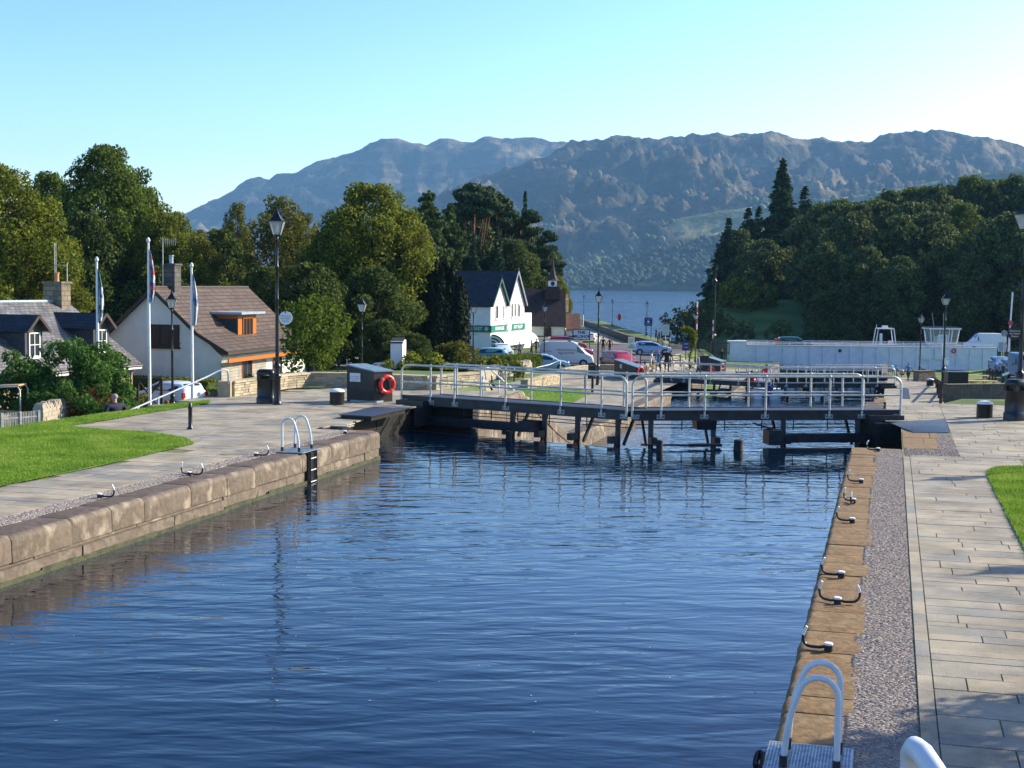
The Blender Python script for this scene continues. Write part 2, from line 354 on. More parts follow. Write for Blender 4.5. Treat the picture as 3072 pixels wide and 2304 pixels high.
# ================================================================== TERRAIN
def wallu(v): return float(np.interp(v, [150, 182, 205, 250, 300, 420], [21.0, 19.6, 17.4, 16.2, 15.2, 13.0]))
def hgt(x, y):
    u = x * 0.9638 + y * 0.2667; v = -0.2667 * x + 0.9638 * y
    if v > 450: return -30.0
    if v > 178:
        if u < 22 - 0.0 * v:
            z = -4.6
            wu = wallu(v)
            if u > wu: z = lerp(-3.85, -10.5, sstep(wu + 4.0, wu + 7, u))
            z = lerp(z, -10.5, sstep(300, 330, v) * sstep(-60, -20, u)); z = lerp(z, -3.8, sstep(0, -15, u))
            return z
        shore = 25.0 + (v - 190) * 0.06 + max(0, v - 236) * .55
        rise = sstep(shore - 2, shore + 7, u)
        top = lerp(-5.6, 1.6, sstep(198, 246, v)) + 6 * sstep(252, 330, v) * sstep(70, 110, u)
        if v > 420: top = lerp(top, -12, sstep(420, 520, v))
        bas = sstep(196, 202, v)
        return lerp(-10.5, top, rise * bas)
    if x <= -6.9:                                             # left bank
        edge = -22.3 + 0.07 * max(0, min(10, y - 30))
        a = sstep(edge, edge - 5.5, x)                        # falls away to the village
        yb = 58 if x < -17.6 else lerp(58, 47.5, min(1, max(0, (x + 17.6) / 1.0)))
        b = sstep(yb, yb + 9, y)
        t = max(a, b); low = -2.9
        if x > -24 and y > 50: low = -2.62
        low = lerp(low, -3.65, sstep(100, 116, y))
        if x > -22.5: low = lerp(low, -5.15, sstep(104, 112, y) * sstep(-22.5, -19.5, x))
        z = lerp(0.0, low, t)
        if v > 160 and u > 22: z = lerp(z, -10.5, sstep(166, 176, v) * sstep(22, 26, u))
        return z
    z = lerp(0.0, -2.6, min(1, max(0, (y - 48.2) / 7.0)))
    if y > 60:
        tgt = lerp(-2.6, -5.15, sstep(98, 112, y))
        if x > 3.0:
            t2 = lerp(-2.2, -4.2, min(1, max(0, (y - 78) / 47)))
            tgt = lerp(tgt, t2, sstep(3.0, 3.3, x) if y < 96 else sstep(3, 9, x))
        z = min(z, tgt) if y < 80 else tgt
    z = lerp(z, -6.1, sstep(142, 158, y))
    if v > 166: z = lerp(z, -10.5, sstep(168, 176, v) * sstep(66, 56, u))
    return z
def in_canal(x, y): return XL - 0.15 < x < XR + 0.15 and y < 168
def terrain():
    xs = sorted(set(list(np.arange(-60, 30, 1.0)) + [XL - 0.3, XL - 0.28, XR + 0.28, XR + 0.3] + list(np.arange(-260, -60, 8.0)) + list(np.arange(30, 400, 8.0)) + [-5000, -1500, -600, 700, 1500, 5000]))
    ys = sorted(set(list(np.arange(-30, 130, 1.0)) + list(np.arange(130, 340, 2.5)) + list(np.arange(340, 560, 12.0)) + [700, 1000, 2500, 9000]))
    vs = []; n = len(xs)
    for y in ys:
        for x in xs:
            z = hgt(x, y)
            if XL - 0.29 < x < XR + 0.29 and y < 172: z = -11.0
            # recesses in both walls at each gate
            for k in range(3):
                y0 = 33.3 + DY * k
                if y0 < y < y0 + 9 and (-14.7 < x < XL or XR < x < 0.8): z = -11
            dx = 1.0
            vs.append((x, y, z - 0.05))
    fs = [(j * n + i, j * n + i + 1, (j + 1) * n + i + 1, (j + 1) * n + i) for j in range(len(ys) - 1) for i in range(n - 1)]
    mb = MB(); mb.v = vs; mb.f = fs; mb.mi = [0] * len(fs)
    o = mb.build('ground', MT['ground'], smooth='full', fix=False); struct(o)
terrain()
def drape(name, poly, dz, m, step=1.0, z=None, kind='structure', skirt=0.0):
    """a sheet laid over the ground inside the outline poly"""
    poly = [Vector((p[0], p[1])) for p in poly]
    pts = []
    for i, a in enumerate(poly):
        b = poly[(i + 1) % len(poly)]; k = max(1, int((b - a).length / step))
        for j in range(k): pts.append(a.lerp(b, j / k))
    nb = len(pts); edges = [(i, (i + 1) % nb) for i in range(nb)]
    x0 = min(p.x for p in poly); x1 = max(p.x for p in poly); y0 = min(p.y for p in poly); y1 = max(p.y for p in poly)
    def inside(q):
        c = False
        for i in range(nb):
            a = pts[i]; b = pts[(i + 1) % nb]
            if (a.y > q.y) != (b.y > q.y) and q.x < (b.x - a.x) * (q.y - a.y) / (b.y - a.y) + a.x: c = not c
        return c
    x = x0 + step / 2
    while x < x1:
        y = y0 + step / 2
        while y < y1:
            q = Vector((x, y))
            if inside(q) : pts.append(q)
            y += step
        x += step
    vv, ee, ff, *_ = geometry.delaunay_2d_cdt(pts, edges, [], 1, 1e-5)
    vs = [(v.x, v.y, (hgt(v.x, v.y) if z is None else z) + dz) for v in vv]
    mb = MB(); mb.add(vs, [tuple(f) for f in ff])
    if skirt:
        for a, b in ee:
            pass
    o = mb.build(name, m, fix=False)
    if o.data.polygons and o.data.polygons[0].normal.z < 0: o.data.flip_normals()
    o['kind'] = kind
    return o
# ---------------------------------------------------------------- paving slabs
def slabs(mb, x0, x1, y0, y1, z, row=(0.3, 0.5), ln=(0.5, 1.2), zf=None, clip=None, gap=0.0018, along='x'):
    y = y0
    while y < y1 - 0.05:
        h = random.uniform(*row); h = min(h, y1 - y)
        x = x0 - random.uniform(0, 0.5)
        while x < x1 - 0.02:
            L = random.uniform(*ln)
            a = max(x, x0); b = min(x + L, x1)
            if b - a > 0.06 and (clip is None or clip((a + b) / 2, y + h / 2)):
                za = z + random.uniform(-0.003, 0.003)
                if zf: 
                    c = [(a + gap, y + gap), (b - gap, y + gap), (b - gap, y + h - gap), (a + gap, y + h - gap)]
                    mb.add([(p[0], p[1], zf(*p) + za) for p in c], [(0, 1, 2, 3)])
                else:
                    t = 0.006
                    vs = [(a + gap, y + gap, za - 0.03), (b - gap, y + gap, za - 0.03), (b - gap, y + h - gap, za - 0.03), (a + gap, y + h - gap, za - 0.03),
                          (a + gap + t, y + gap + t, za), (b - gap - t, y + gap + t, za), (b - gap - t, y + h - gap - t, za), (a + gap + t, y + h - gap - t, za)]
                    vs[4:] = [(p[0], p[1], za) for p in vs[4:]]
                    mb.add(vs, [(4, 5, 6, 7), (0, 1, 5, 4), (1, 2, 6, 5), (2, 3, 7, 6), (3, 0, 4, 7)])
            x += L
        y += h
def quad(name, x0, x1, y0, y1, z, m):
    mb = MB(); mb.add([(x0, y0, z), (x1, y0, z), (x1, y1, z), (x0, y1, z)], [(0, 1, 2, 3)])
    return struct(mb.build(name, m, fix=False))
# right towpath
mb = MB()
slabs(mb, 0.5, 2.9, 3.7, 33.0, 0.012, (0.2, 0.58), (0.6, 2.0))
slabs(mb, 1.62, 9.5, 33.0, 48.1, 0.012, (0.35, 0.6), (0.6, 1.5))
_y = 3.7
while _y < 32.6:
    _L = random.uniform(.35, .8); mb.bx(.352, .494, _y + .003, _y + _L - .003, -.01, .014); _y += _L
slabs(mb, -0.1, 1.62, 41.2, 48.1, 0.012, (0.35, 0.6), (0.5, 1.3))
struct(mb.build('towpath', MT['slab'], fix=False))
quad('towpath_bed', 0.34, 9.6, 3.65, 48.15, 0.003, MT['joint'])
mb = MB(); slabs(mb, -0.3, 3.0, 48.3, 112, 0.02, (0.4, 0.6), (0.6, 1.5), zf=lambda x, y: hgt(min(x, 2.9), y))
struct(mb.build('lower_towpath', MT['slab'], fix=False))
def cam_poly(pts): return [(lambda q: (q.x, q.y))(VR * a + VF * b) for a, b in pts]
drape('road', cam_poly([(-30, 120), (-4, 118), (8, 121), (14.5, 122), (17.5, 134), (23, 160), (20, 176), (16, 176), (4, 160), (-2, 140), (-30, 130)]), .03, MT['asphalt'], 2.0)
drape('shore_road', cam_poly([(6, 174), (18.5, 174), (19.0, 182), (16.8, 205), (15.6, 250), (14.6, 300), (10, 300), (11, 205), (6, 182)]), .04, mat('gravel_road', (.3, .24, .17), .95, var=.15, vs=1), 2.5)
drape('picnic_lawn', [(lambda q: (q.x, q.y))(PG(a, b, 0)) for a, b in ((2852, 81), (3150, 83), (3220, 104), (3010, 110), (2985, 120), (2965, 135), (2900, 148), (2790, 148), (2815, 125), (2826, 100))], .05, MT['farlawn'], 1.5)
drape('verge', cam_poly([(4.3, 109.5), (7.4, 115.6), (11.6, 113.8), (12.5, 116.5), (9, 119.5), (4, 117.5), (0, 111)]), .05, MT['farlawn'], 1.0)
drape('car_park', cam_poly([(44, 110), (52, 104), (80, 108), (80, 160), (50, 158), (46, 130)]), .04, MT['asphalt'], 2.0)
mb = MB(); slabs(mb, -24.0, -13.55, 58.5, 112, 0.03, (0.5, 0.8), (0.8, 1.8), zf=lambda x, y: hgt(x, y)); struct(mb.build('lower_path', MT['slab'], fix=False))
mb = MB(); slabs(mb, -22.5, -13.55, 112, 150, 0.04, (0.6, 0.9), (1, 2), zf=lambda x, y: hgt(x, y)); slabs(mb, -.2, 5, 112, 150, 0.04, (0.6, 0.9), (1, 2), zf=lambda x, y: hgt(min(x, 2.9), y)); struct(mb.build('basin_path', MT['slab'], fix=False))
# left plaza
LAWN = [P(-900, 1640), P(0, 1463), P(280, 1406), P(584, 1334), P(560, 1318), P(460, 1300.6), P(308, 1291), P(196, 1282), P(308, 1265.5), P(470, 1238), P(625, 1214),
        P(628, 1203), P(500, 1217), P(376, 1236), P(308, 1243), P(150, 1266), P(0, 1288), P(-300, 1330), P(-1500, 1500)]
LAWN = [(p.x, p.y) for p in LAWN]
def ptin(poly, x, y):
    c = False
    for i in range(len(poly)):
        a = poly[i]; b = poly[(i + 1) % len(poly)]
        if (a[1] > y) != (b[1] > y) and x < (b[0] - a[0]) * (y - a[1]) / (b[1] - a[1]) + a[0]: c = not c
    return c
def plaza_ok(x, y):
    if x < -16.0 and y < 28: return False
    if x < -21.6 and y < 41: return False
    if x > -14.6 and 33.4 < y < 41.4: return False
    if y > 41.8 and x < -21.4 + (y - 41.8) * 0.33: return False
    return not ptin(LAWN, x, y) or True
mb = MB()
slabs(mb, -22.2, -13.9, 3, 47.3, 0.012, (0.35, 0.6), (0.6, 1.6), clip=plaza_ok)
slabs(mb, -13.98, -13.0, 41.4, 48, 0.012, (0.35, 0.6), (0.6, 1.0))
struct(mb.build('canal_terrace', MT['slab'], fix=False))
mb = MB(); mb.add([(x, y, 0.003) for x, y in ((-13.9, 3), (-13.9, 33.3), (-14.65, 33.3), (-14.65, 41.4), (-13.0, 41.4), (-13.0, 47.4), (-19.5, 47.4), (-21.5, 41.8), (-22.0, 36), (-22.3, 30), (-22.3, 3))], [tuple(range(11))])
o = mb.build('terrace_bed', MT['joint'], fix=False); struct(o)
if o.data.polygons[0].normal.z < 0: o.data.flip_normals()
# lawns with blades
def lawn(name, poly, z, n, hgtb=(0.02, 0.05), zone=None, zf=None):
    o = drape(name, poly, 0, MT['lawn'], 0.6, z=z); struct(o)
    x0 = min(p[0] for p in poly); x1 = max(p[0] for p in poly); y0 = min(p[1] for p in poly); y1 = max(p[1] for p in poly)
    if zone: x0, x1, y0, y1 = zone
    px = rng.uniform(x0, x1, n * 4); py = rng.uniform(y0, y1, n * 4)
    c = np.zeros(n * 4, bool)
    for i in range(len(poly)):
        a = poly[i]; b = poly[(i + 1) % len(poly)]
        if a[1] == b[1]: continue
        cond = ((a[1] > py) != (b[1] > py)) & (px < (b[0] - a[0]) * (py - a[1]) / (b[1] - a[1]) + a[0])
        c ^= cond
    idx = np.nonzero(c)[0][:n]; px = px[idx] + rng.normal(0, .022, len(idx)); py = py[idx] + rng.normal(0, .022, len(idx)); k = len(px)
    h = rng.uniform(*hgtb, k); a = rng.uniform(0, 6.283, k); wd = rng.uniform(0.006, 0.014, k)
    lx = rng.normal(0, 0.5, k) * h; ly = rng.normal(0, 0.5, k) * h
    v = np.empty((k, 3, 3)); v[:, 0] = np.stack([px - np.cos(a) * wd, py - np.sin(a) * wd, np.full(k, z)], 1)
    v[:, 1] = np.stack([px + np.cos(a) * wd, py + np.sin(a) * wd, np.full(k, z)], 1)
    v[:, 2] = np.stack([px + lx, py + ly, z + h], 1)
    g = npmesh('grass', v.reshape(-1, 3), np.arange(k * 3).reshape(-1, 3), MT['grass']); g['kind'] = 'stuff'
    return o
def npmesh(name, v, f, m, parent=None, smooth=False):
    me = bpy.data.meshes.new(name); nf, k = f.shape
    me.vertices.add(len(v)); me.vertices.foreach_set('co', v.astype(np.float32).ravel())
    me.loops.add(nf * k); me.loops.foreach_set('vertex_index', f.astype(np.int32).ravel())
    me.polygons.add(nf); me.polygons.foreach_set('loop_start', (np.arange(nf) * k).astype(np.int32))
    me.materials.append(m); me.update(calc_edges=True); me.validate()
    if smooth: me.polygons.foreach_set('use_smooth', np.ones(nf, bool))
    o = bpy.data.objects.new(name, me); COL.objects.link(o)
    if parent: o.parent = parent
    return o
lawn('lawn', LAWN, 0.03, 150000, zone=(-23, -15.9, 20, 41))
LAWNR = [(2.01, 3.6), (2.01, 29.9), (2.08, 30.6), (2.3, 31.2), (2.9, 31.6), (9, 32.6), (9, 3.6)]
lawn('side_lawn', LAWNR, 0.035, 70000, zone=(2, 4.2, 18, 32.6))
lawn('lower_lawn', [(-22.6, 58), (-16.6, 58), (-16.7, 73), (-17.1, 80), (-18.5, 81.6), (-22.3, 82.4)], -2.55, 30000, hgtb=(.04, .08))
# ================================================================== LOCK WALLS
def wallblocks(mb, x, sgn, y0, y1, ztop, zbot, rows=0.38, off=0.0, bl=(0.7, 1.6)):
    """blocks whose face is at x, body going towards sgn"""
    z = ztop
    while z > zbot + 0.02:
        h = min(random.uniform(rows * .9, rows * 1.1), z - zbot)
        y = y0
        while y < y1 - 0.02:
            L = min(random.uniform(*bl), y1 - y); d = random.uniform(-0.012, 0.012) + off
            mb.bx(min(x - sgn * d, x + sgn * 0.5), max(x - sgn * d, x + sgn * 0.5), y + 0.006, y + L - 0.006, z - h + 0.006, z - 0.004)
            y += L
        z -= h
def copingrow(mb, x, sgn, y0, y1, wd, z, th=0.42, rad=0.2, ins=0.012, bl=(0.8, 1.5), ragged=0.1, zf=None):
    y = y0
    while y < y1 - 0.05:
        L = min(random.uniform(*bl), y1 - y)
        if y1 - y - L < 0.3: L = y1 - y
        d = random.uniform(-0.015, 0.02) * (1 if rad > .12 else .25); zz = (zf(y) if zf else z) + random.uniform(-0.008, 0.008); zz2 = (zf(y + L) if zf else z) + (zz - (zf(y) if zf else z))
        wv = wd + random.uniform(-ragged, ragged) * 0.7
        prof = [(0 - d, -th)]
        for k in range(7):
            a = math.pi / 2 * k / 6
            prof.append((rad - rad * math.cos(a) - d, -rad + rad * math.sin(a)))
        prof += [(wv, 0), (wv, -th)]
        n = len(prof); g = 0.007; vs = []
        # ends drawn in a little so that the joints read as grooves
        st = [(y + g, ins), (y + g + 0.015, 0.0), (y + L * .35, -random.uniform(0, .012)), (y + L * .7, random.uniform(-.01, .012)), (y + L - g - 0.015, 0.0), (y + L - g, ins)]
        for yy, inset in st:
            t = (yy - y) / L; zt = lerp(zz, zz2, t)
            for i, (px, pz) in enumerate(prof):
                ix = inset if 0 < i < n - 2 else 0; iz = inset * .6 if i > 3 and i < n - 1 else 0
                vs.append((x + sgn * (px + (ix if i < 6 else 0)), yy, zt + pz - iz))
        fs = []
        for s_ in range(len(st) - 1):
            for i in range(n - 1): fs.append((s_ * n + i, s_ * n + i + 1, (s_ + 1) * n + i + 1, (s_ + 1) * n + i))
        fs.append(tuple(range(n))); fs.append(tuple((len(st) - 1) * n + i for i in range(n))[::-1])
        mb.add(vs, fs)
        for s_ in range(len(st) - 1): mb.mi[len(mb.mi) - len(fs) + s_ * (n - 1) + 7] = 1
        y += L
def ch(name, label, parts_, root=None):
    pass
def lockwall(side, lvl):
    sgn = -1 if side == 'L' else 1; x = XL if side == 'L' else XR
    y0 = -2 if lvl == 0 else (48.0 + DY * (lvl - 1)); y1 = 33.3 + DY * lvl; z = LV[lvl]
    if lvl == 2: y1 = 33.3 + DY * 2
    lab = {('L', 0): 'long brown stone lock wall with rounded coping beside the main lawn', ('R', 0): 'rust brown stone lock wall along the cobble strip at right',
           ('L', 1): 'stone wall of the second lock chamber sweeping down past the gate at left', ('R', 1): 'stone wall of the second lock chamber at right, below the walkway',
           ('L', 2): 'left wall of the third lock chamber beyond the second gate', ('R', 2): 'right wall of the third lock chamber beyond the second gate'}[(side, lvl)]
    rt = empty('lock_wall', (x, y0, z), 0, lab, 'lock wall', 'stone walls of the lock chambers')
    inv = Vector((x, y0, z))
    def fin(mb, nm, m, smooth=False):
        o = mb.build(nm, m, smooth=smooth); o.parent = rt; o.location = -inv; return o
    zf = None
    if lvl == 1 and side == 'L': zf = lambda y: lerp(0, -2.55, sstep(46.5, 57.5, y))
    wd = 0.78 if side == 'L' else 0.66
    mb = MB(); copingrow(mb, x, sgn, y0, y1, wd, z, ragged=0.04 if side == 'L' else 0.05, zf=zf, th=0.42 if side == 'L' else 0.4, rad=0.11 if side == 'L' else 0.09, ins=0.009 if side == 'L' else 0.005, bl=(0.9, 1.7) if side == 'L' else (.5, 1.0))
    fin(mb, 'coping', [MT['coping'], MT['copingtop']] if side == 'L' else [MT['copingR'], MT['copingR']], True)
    mb = MB()
    if zf:
        yy = y0
        while yy < y1:
            L = min(.4, y1 - yy) if yy < 60 else min(1.1, y1 - yy); zt = min(zf(yy), zf(yy + L)) - 0.3; wallblocks(mb, x + 0.03 * sgn, sgn, yy, yy + L, zt, -11 if False else LV[lvl] - 2.4, 0.5, bl=(1.2, 1.3)); yy += L
    else:
        wallblocks(mb, x + 0.03 * sgn, sgn, y0, y1, z - (0.425 if side == 'L' else 0.4), z - 2.4, 0.4)
    mb.bx(min(x + sgn * .2, x + sgn * .34), max(x + sgn * .2, x + sgn * .34), y0 + .02, y1 - .02, -10.9, z - 1.2)
    fin(mb, 'wall_face', MT['wallstone'])
    if side == 'L' and lvl == 0:
        mb = MB(); wallblocks(mb, x, sgn, y0, 24.5, -0.47, -1.5, 0.5, off=0.07, bl=(1.0, 2.0))
        fin(mb, 'ledge_course', MT['wallstone'])
        mb = MB(); yy = y0
        while yy < y1 - .1:
            L_ = min(random.uniform(.5, 1.4), y1 - yy); hh_ = random.uniform(.05, .12); mb.bx(x - .01, x + (.088 if yy < 24.4 else .018), yy, yy + L_, -.9, -.72 + hh_); yy += L_
        fin(mb, 'tide_line', mat('green_tide_line', (.03, .035, .015), .5, col2=(.07, .075, .03), vs=6, bump=.5, bs=20))
    # return and recessed wall of the gate bay
    yb0, yb1 = 33.3 + DY * lvl, 41.6 + DY * lvl
    xr = -14.55 if side == 'L' else 0.68
    nz = LV[lvl]
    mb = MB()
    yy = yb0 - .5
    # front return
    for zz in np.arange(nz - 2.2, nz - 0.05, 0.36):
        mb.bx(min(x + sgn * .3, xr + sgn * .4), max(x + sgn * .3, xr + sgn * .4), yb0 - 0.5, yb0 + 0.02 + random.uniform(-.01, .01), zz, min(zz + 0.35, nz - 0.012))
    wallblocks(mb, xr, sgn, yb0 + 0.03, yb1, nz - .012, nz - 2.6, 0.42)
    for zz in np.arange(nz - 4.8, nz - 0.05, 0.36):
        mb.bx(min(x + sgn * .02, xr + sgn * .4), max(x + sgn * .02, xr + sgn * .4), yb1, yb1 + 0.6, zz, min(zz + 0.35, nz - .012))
    fin(mb, 'gate_recess', MT['shadestone'])
    mb = MB(); copingrow(mb, x, sgn, yb1 + .6, 48.0 + DY * lvl, 0.7, nz, ragged=0.03)
    wallblocks(mb, x + 0.03 * sgn, sgn, yb1 + .6, 48.0 + DY * lvl, nz - .42, nz - 4.9, 0.45)
    fin(mb, 'lower_coping', [MT['coping'], MT['copingtop']], True)
    return rt
for lv in (0, 1, 2):
    for s_ in 'LR': lockwall(s_, lv)
# wall of the basin beyond the third gate
mb = MB(); mb.bx(XL - .6, XL, 149, 167.5, -10.9, -5.15); mb.bx(XR, XR + .6, 149, 168, -10.9, -5.15)
tag(mb.build('quay_wall', MT['wallstone']), 'low stone quay edging the basin under the white swing bridge', 'quay wall')
# upper lock platform under the viewer
mb = MB(); mb.bx(XR, 14, -20, 2.6, -2, 2.35); tag(mb.build('upper_lock_wall', MT['wallstone']), 'stone platform of the upper lock behind the viewer', 'lock wall')
# cobble strips
def cobbles(x0f, x1f, y0, y1, n, z0, cm='cobble'):
    ys = rng.uniform(y0, y1, n); u = rng.uniform(0, 1, n)
    x0 = np.array([x0f(y) for y in ys]); x1 = np.array([x1f(y) for y in ys]); xs = x0 + (x1 - x0) * u
    a = rng.normal(0, 0.16, n); L = rng.uniform(0.014, 0.036, n); W = rng.uniform(0.004, 0.009, n); H = rng.uniform(0.008, 0.014, n)
    base = np.array([(-1, -1, -1), (1, -1, -1), (1, 1, -1), (-1, 1, -1), (-.7, -.5, 1), (.7, -.5, 1), (.7, .5, 1), (-.7, .5, 1)], float)
    v = np.repeat(base[None], n, 0) + rng.normal(0, 0.13, (n, 8, 3))
    lx = v[:, :, 0] * L[:, None]; ly = v[:, :, 1] * W[:, None]; lz = v[:, :, 2] * H[:, None]
    X = xs[:, None] + lx * np.cos(a)[:, None] - ly * np.sin(a)[:, None]; Y = ys[:, None] + lx * np.sin(a)[:, None] + ly * np.cos(a)[:, None]
    V = np.stack([X, Y, z0 + lz], 2).reshape(-1, 3)
    q = np.array([(4, 5, 6, 7), (0, 1, 5, 4), (1, 2, 6, 5), (2, 3, 7, 6), (3, 0, 4, 7)])
    Fc = (q[None] + (np.arange(n) * 8)[:, None, None]).reshape(-1, 4)
    o = npmesh('cobbles', V, Fc, MT[cm]); o['kind'] = 'stuff'
cobbles(lambda y: XR + 0.6, lambda y: 0.345, 7, 34.0, 80000, -0.012)
cobbles(lambda y: -13.92 + .05 * noise.noise(Vector((y * 2, 0, 0))), lambda y: -13.45, 14, 33.3, 18000, -0.004, 'cobbleL')
quad('cobble_bed', XR + 0.5, 0.35, 2.6, 33.5, -0.02, MT['joint']); quad('cobble_bed', -14.05, XL - 0.7, -2, 33.3, -0.02, MT['joint'])
cobbles(lambda y: 0.4 if y < 34.4 else 1.2, lambda y: 1.62, 32.8, 37.9, 5000, 0.0)
mb = MB(); slabs(mb, 0.36, 1.25, 34.4, 38.3, 0.012, (0.8, 1.4), (0.9, 1.0)); slabs(mb, -.85, .4, 33.5, 34.35, -0.02, (.8, .85), (.7, .9)); slabs(mb, -13.9, -12.95 - .1, 32.9, 33.5, 0.0, (0.6, .7), (1, 1.1))
struct(mb.build('gate_sill_stones', MT['copingR'], fix=False))
# steel plates over the gate pits
mb = MB()
pl = [P(1015, 1244, .12), P(1124, 1219.5, .12), P(1222, 1226, .12), P(1113, 1249, .12)]
mb.prism([(p.x, p.y) for p in pl], 0.1, 0.125)
o = mb.build('steel_cover', MT['iron']); tag(o, 'dark steel cover plate on the stone plinth at the left end of the gate', 'cover plate')
mb = MB(); cx = sum(p.x for p in pl) / 4; cy = sum(p.y for p in pl) / 4
mb.prism([(cx + (p.x - cx) * .93, cy + (p.y - cy) * .93) for p in pl], -0.02, 0.098)
tag(mb.build('gate_plinth', MT['shadestone']), 'low stone plinth carrying the dark cover plate beside the gate', 'plinth')
pr = [P(2741, 1298, .02), P(2672, 1270, .02), P(2835, 1258, .02), P(2848, 1298, .02)]
mb = MB(); mb.prism([(p.x, p.y) for p in pr], 0.016, 0.03)
for k in range(16):
    a = pr[0].lerp(pr[1], (k + .5) / 16); b = pr[3].lerp(pr[2], (k + .5) / 16); mb.beam(a + Vector((0, 0, .014)), b + Vector((0, 0, .014)), 0.03, 0.012)
tag(mb.build('steel_grating', MT['grate']), 'ribbed steel grating set in the paving at the right end of the gate', 'grating')
# ================================================================== WATER
def water_mat(name, sc1, st, body, dist=0.06, rot=-12, rough=0.03, far=False):
    m = bpy.data.materials.new(name); m.use_nodes = True; n = m.node_tree.nodes; l = m.node_tree.links; b = n['Principled BSDF']
    b.inputs['Base Color'].default_value = (*body, 1); b.inputs['Roughness'].default_value = rough; b.inputs['IOR'].default_value = 1.33
    b.inputs['Specular IOR Level'].default_value = 0.5
    tc = n.new('ShaderNodeTexCoord'); h = None
    for i, (s, wgt, strx, rz) in enumerate(sc1):
        vr_ = n.new('ShaderNodeVectorRotate'); vr_.rotation_type = 'Z_AXIS'; vr_.inputs['Angle'].default_value = R(-15.5 + rz); l.new(tc.outputs['Object'], vr_.inputs[0])
        mp = n.new('ShaderNodeMapping'); mp.inputs['Scale'].default_value = (s * strx, s, s)
        l.new(vr_.outputs[0], mp.inputs[0])
        t = n.new('ShaderNodeTexNoise'); t.inputs['Scale'].default_value = 1; t.inputs['Detail'].default_value = 1.5; t.inputs['Roughness'].default_value = 0.35; t.inputs['Distortion'].default_value = 0.5
        l.new(mp.outputs[0], t.inputs[0])
        mu = n.new('ShaderNodeMath'); mu.operation = 'MULTIPLY'; mu.inputs[1].default_value = wgt; l.new(t.outputs[0], mu.inputs[0])
        if h is None: h = mu.outputs[0]
        else:
            ad = n.new('ShaderNodeMath'); ad.operation = 'ADD'; l.new(h, ad.inputs[0]); l.new(mu.outputs[0], ad.inputs[1]); h = ad.outputs[0]
    bp = n.new('ShaderNodeBump'); bp.inputs['Strength'].default_value = st; bp.inputs['Distance'].default_value = dist
    if not far:
        t = n.new('ShaderNodeTexNoise'); t.inputs['Scale'].default_value = .16; t.inputs['Detail'].default_value = 3; l.new(tc.outputs['Object'], t.inputs[0])
        rr = n.new('ShaderNodeMapRange'); rr.inputs[1].default_value = .38; rr.inputs[2].default_value = .62; rr.inputs[3].default_value = st * .55; rr.inputs[4].default_value = st * 1.0
        l.new(t.outputs[0], rr.inputs[0]); l.new(rr.outputs[0], bp.inputs['Strength'])
    if far:
        vr_ = n.new('ShaderNodeVectorRotate'); vr_.rotation_type = 'Z_AXIS'; vr_.inputs['Angle'].default_value = R(-14); l.new(tc.outputs['Object'], vr_.inputs[0]); mp = n.new('ShaderNodeMapping'); mp.inputs['Scale'].default_value = (0.0016, 0.012, 1); l.new(vr_.outputs[0], mp.inputs[0])
        t = n.new('ShaderNodeTexNoise'); t.inputs['Scale'].default_value = 1; t.inputs['Detail'].default_value = 5; l.new(mp.outputs[0], t.inputs[0])
        rr = n.new('ShaderNodeMapRange'); rr.inputs[1].default_value = .36; rr.inputs[2].default_value = .46; rr.inputs[3].default_value = st * .12; rr.inputs[4].default_value = st
        l.new(t.outputs[0], rr.inputs[0]); l.new(rr.outputs[0], bp.inputs['Strength'])
    l.new(h, bp.inputs['Height']); l.new(bp.outputs[0], b.inputs['Normal'])
    return m
WM = water_mat('lock_water', [(1.5, .55, .42, 5), (3.8, .36, .33, -7), (11.0, .08, .28, 10)], 1.0, (0.0, 0.006, 0.016), dist=0.05)
WM2 = water_mat('choppy_lock_water', [(2.4, .6, .5, 0), (6, .25, .5, 20)], 1.0, (0.0, 0.008, 0.02), dist=0.09)
WM3 = water_mat('loch_water', [(.25, .6, .3, 0), (.9, .25, .35, 20)], 1.0, (0.0, 0.014, 0.035), dist=1.6, rough=.12, far=True)
GA, GM, GB = Vector((-15.16, 41.48)), Vector((-7.25, 38.77)), Vector((0.31, 41.94))
def waterpoly(name, poly, z, m):
    mb = MB(); mb.add([(p[0], p[1], z) for p in poly], [tuple(range(len(poly)))]); o = mb.build(name, m, fix=False)
    if o.data.polygons[0].normal.z < 0: o.data.flip_normals()
    return struct(o)
def vee(k): 
    d = DY * k
    return [(0.75, 40.8 + d), (GM.x, 37.92 + d), (-14.7, 40.2 + d)]
def mouth(k):
    d = DY * k; return [(XR + .1, 33.2 + d), (0.75, 33.2 + d)]
waterpoly('water', [(XL - .25, -6), (XR + .25, -6), (XR + .25, 33.0), (.75, 33.3)] + vee(0) + [(-14.7, 33.3), (XL - .25, 33.0)], WL[0], WM)
for k in (1, 2):
    d0 = DY * (k - 1); v = vee(k - 1)[::-1]; d = DY * k
    waterpoly('water', v + [(XR + .25, 42 + d0), (XR + .25, 33.0 + d), (.75, 33.3 + d)] + vee(k) + [(-14.7, 33.3 + d), (XL - .25, 33.0 + d), (XL - .25, 42 + d0)], WL[k], WM2)
v = vee(2)[::-1]
waterpoly('loch_water', v + [(XR + .25, 142), (XR + .25, 165), (60, 165), (2500, 600), (6000, 4500), (6000, 9500), (-6000, 9500), (-6000, 1800), (-600, 240), (-60, 185), (-36, 172), (XL - .25, 172), (XL - .25, 141)], WB, WM3)

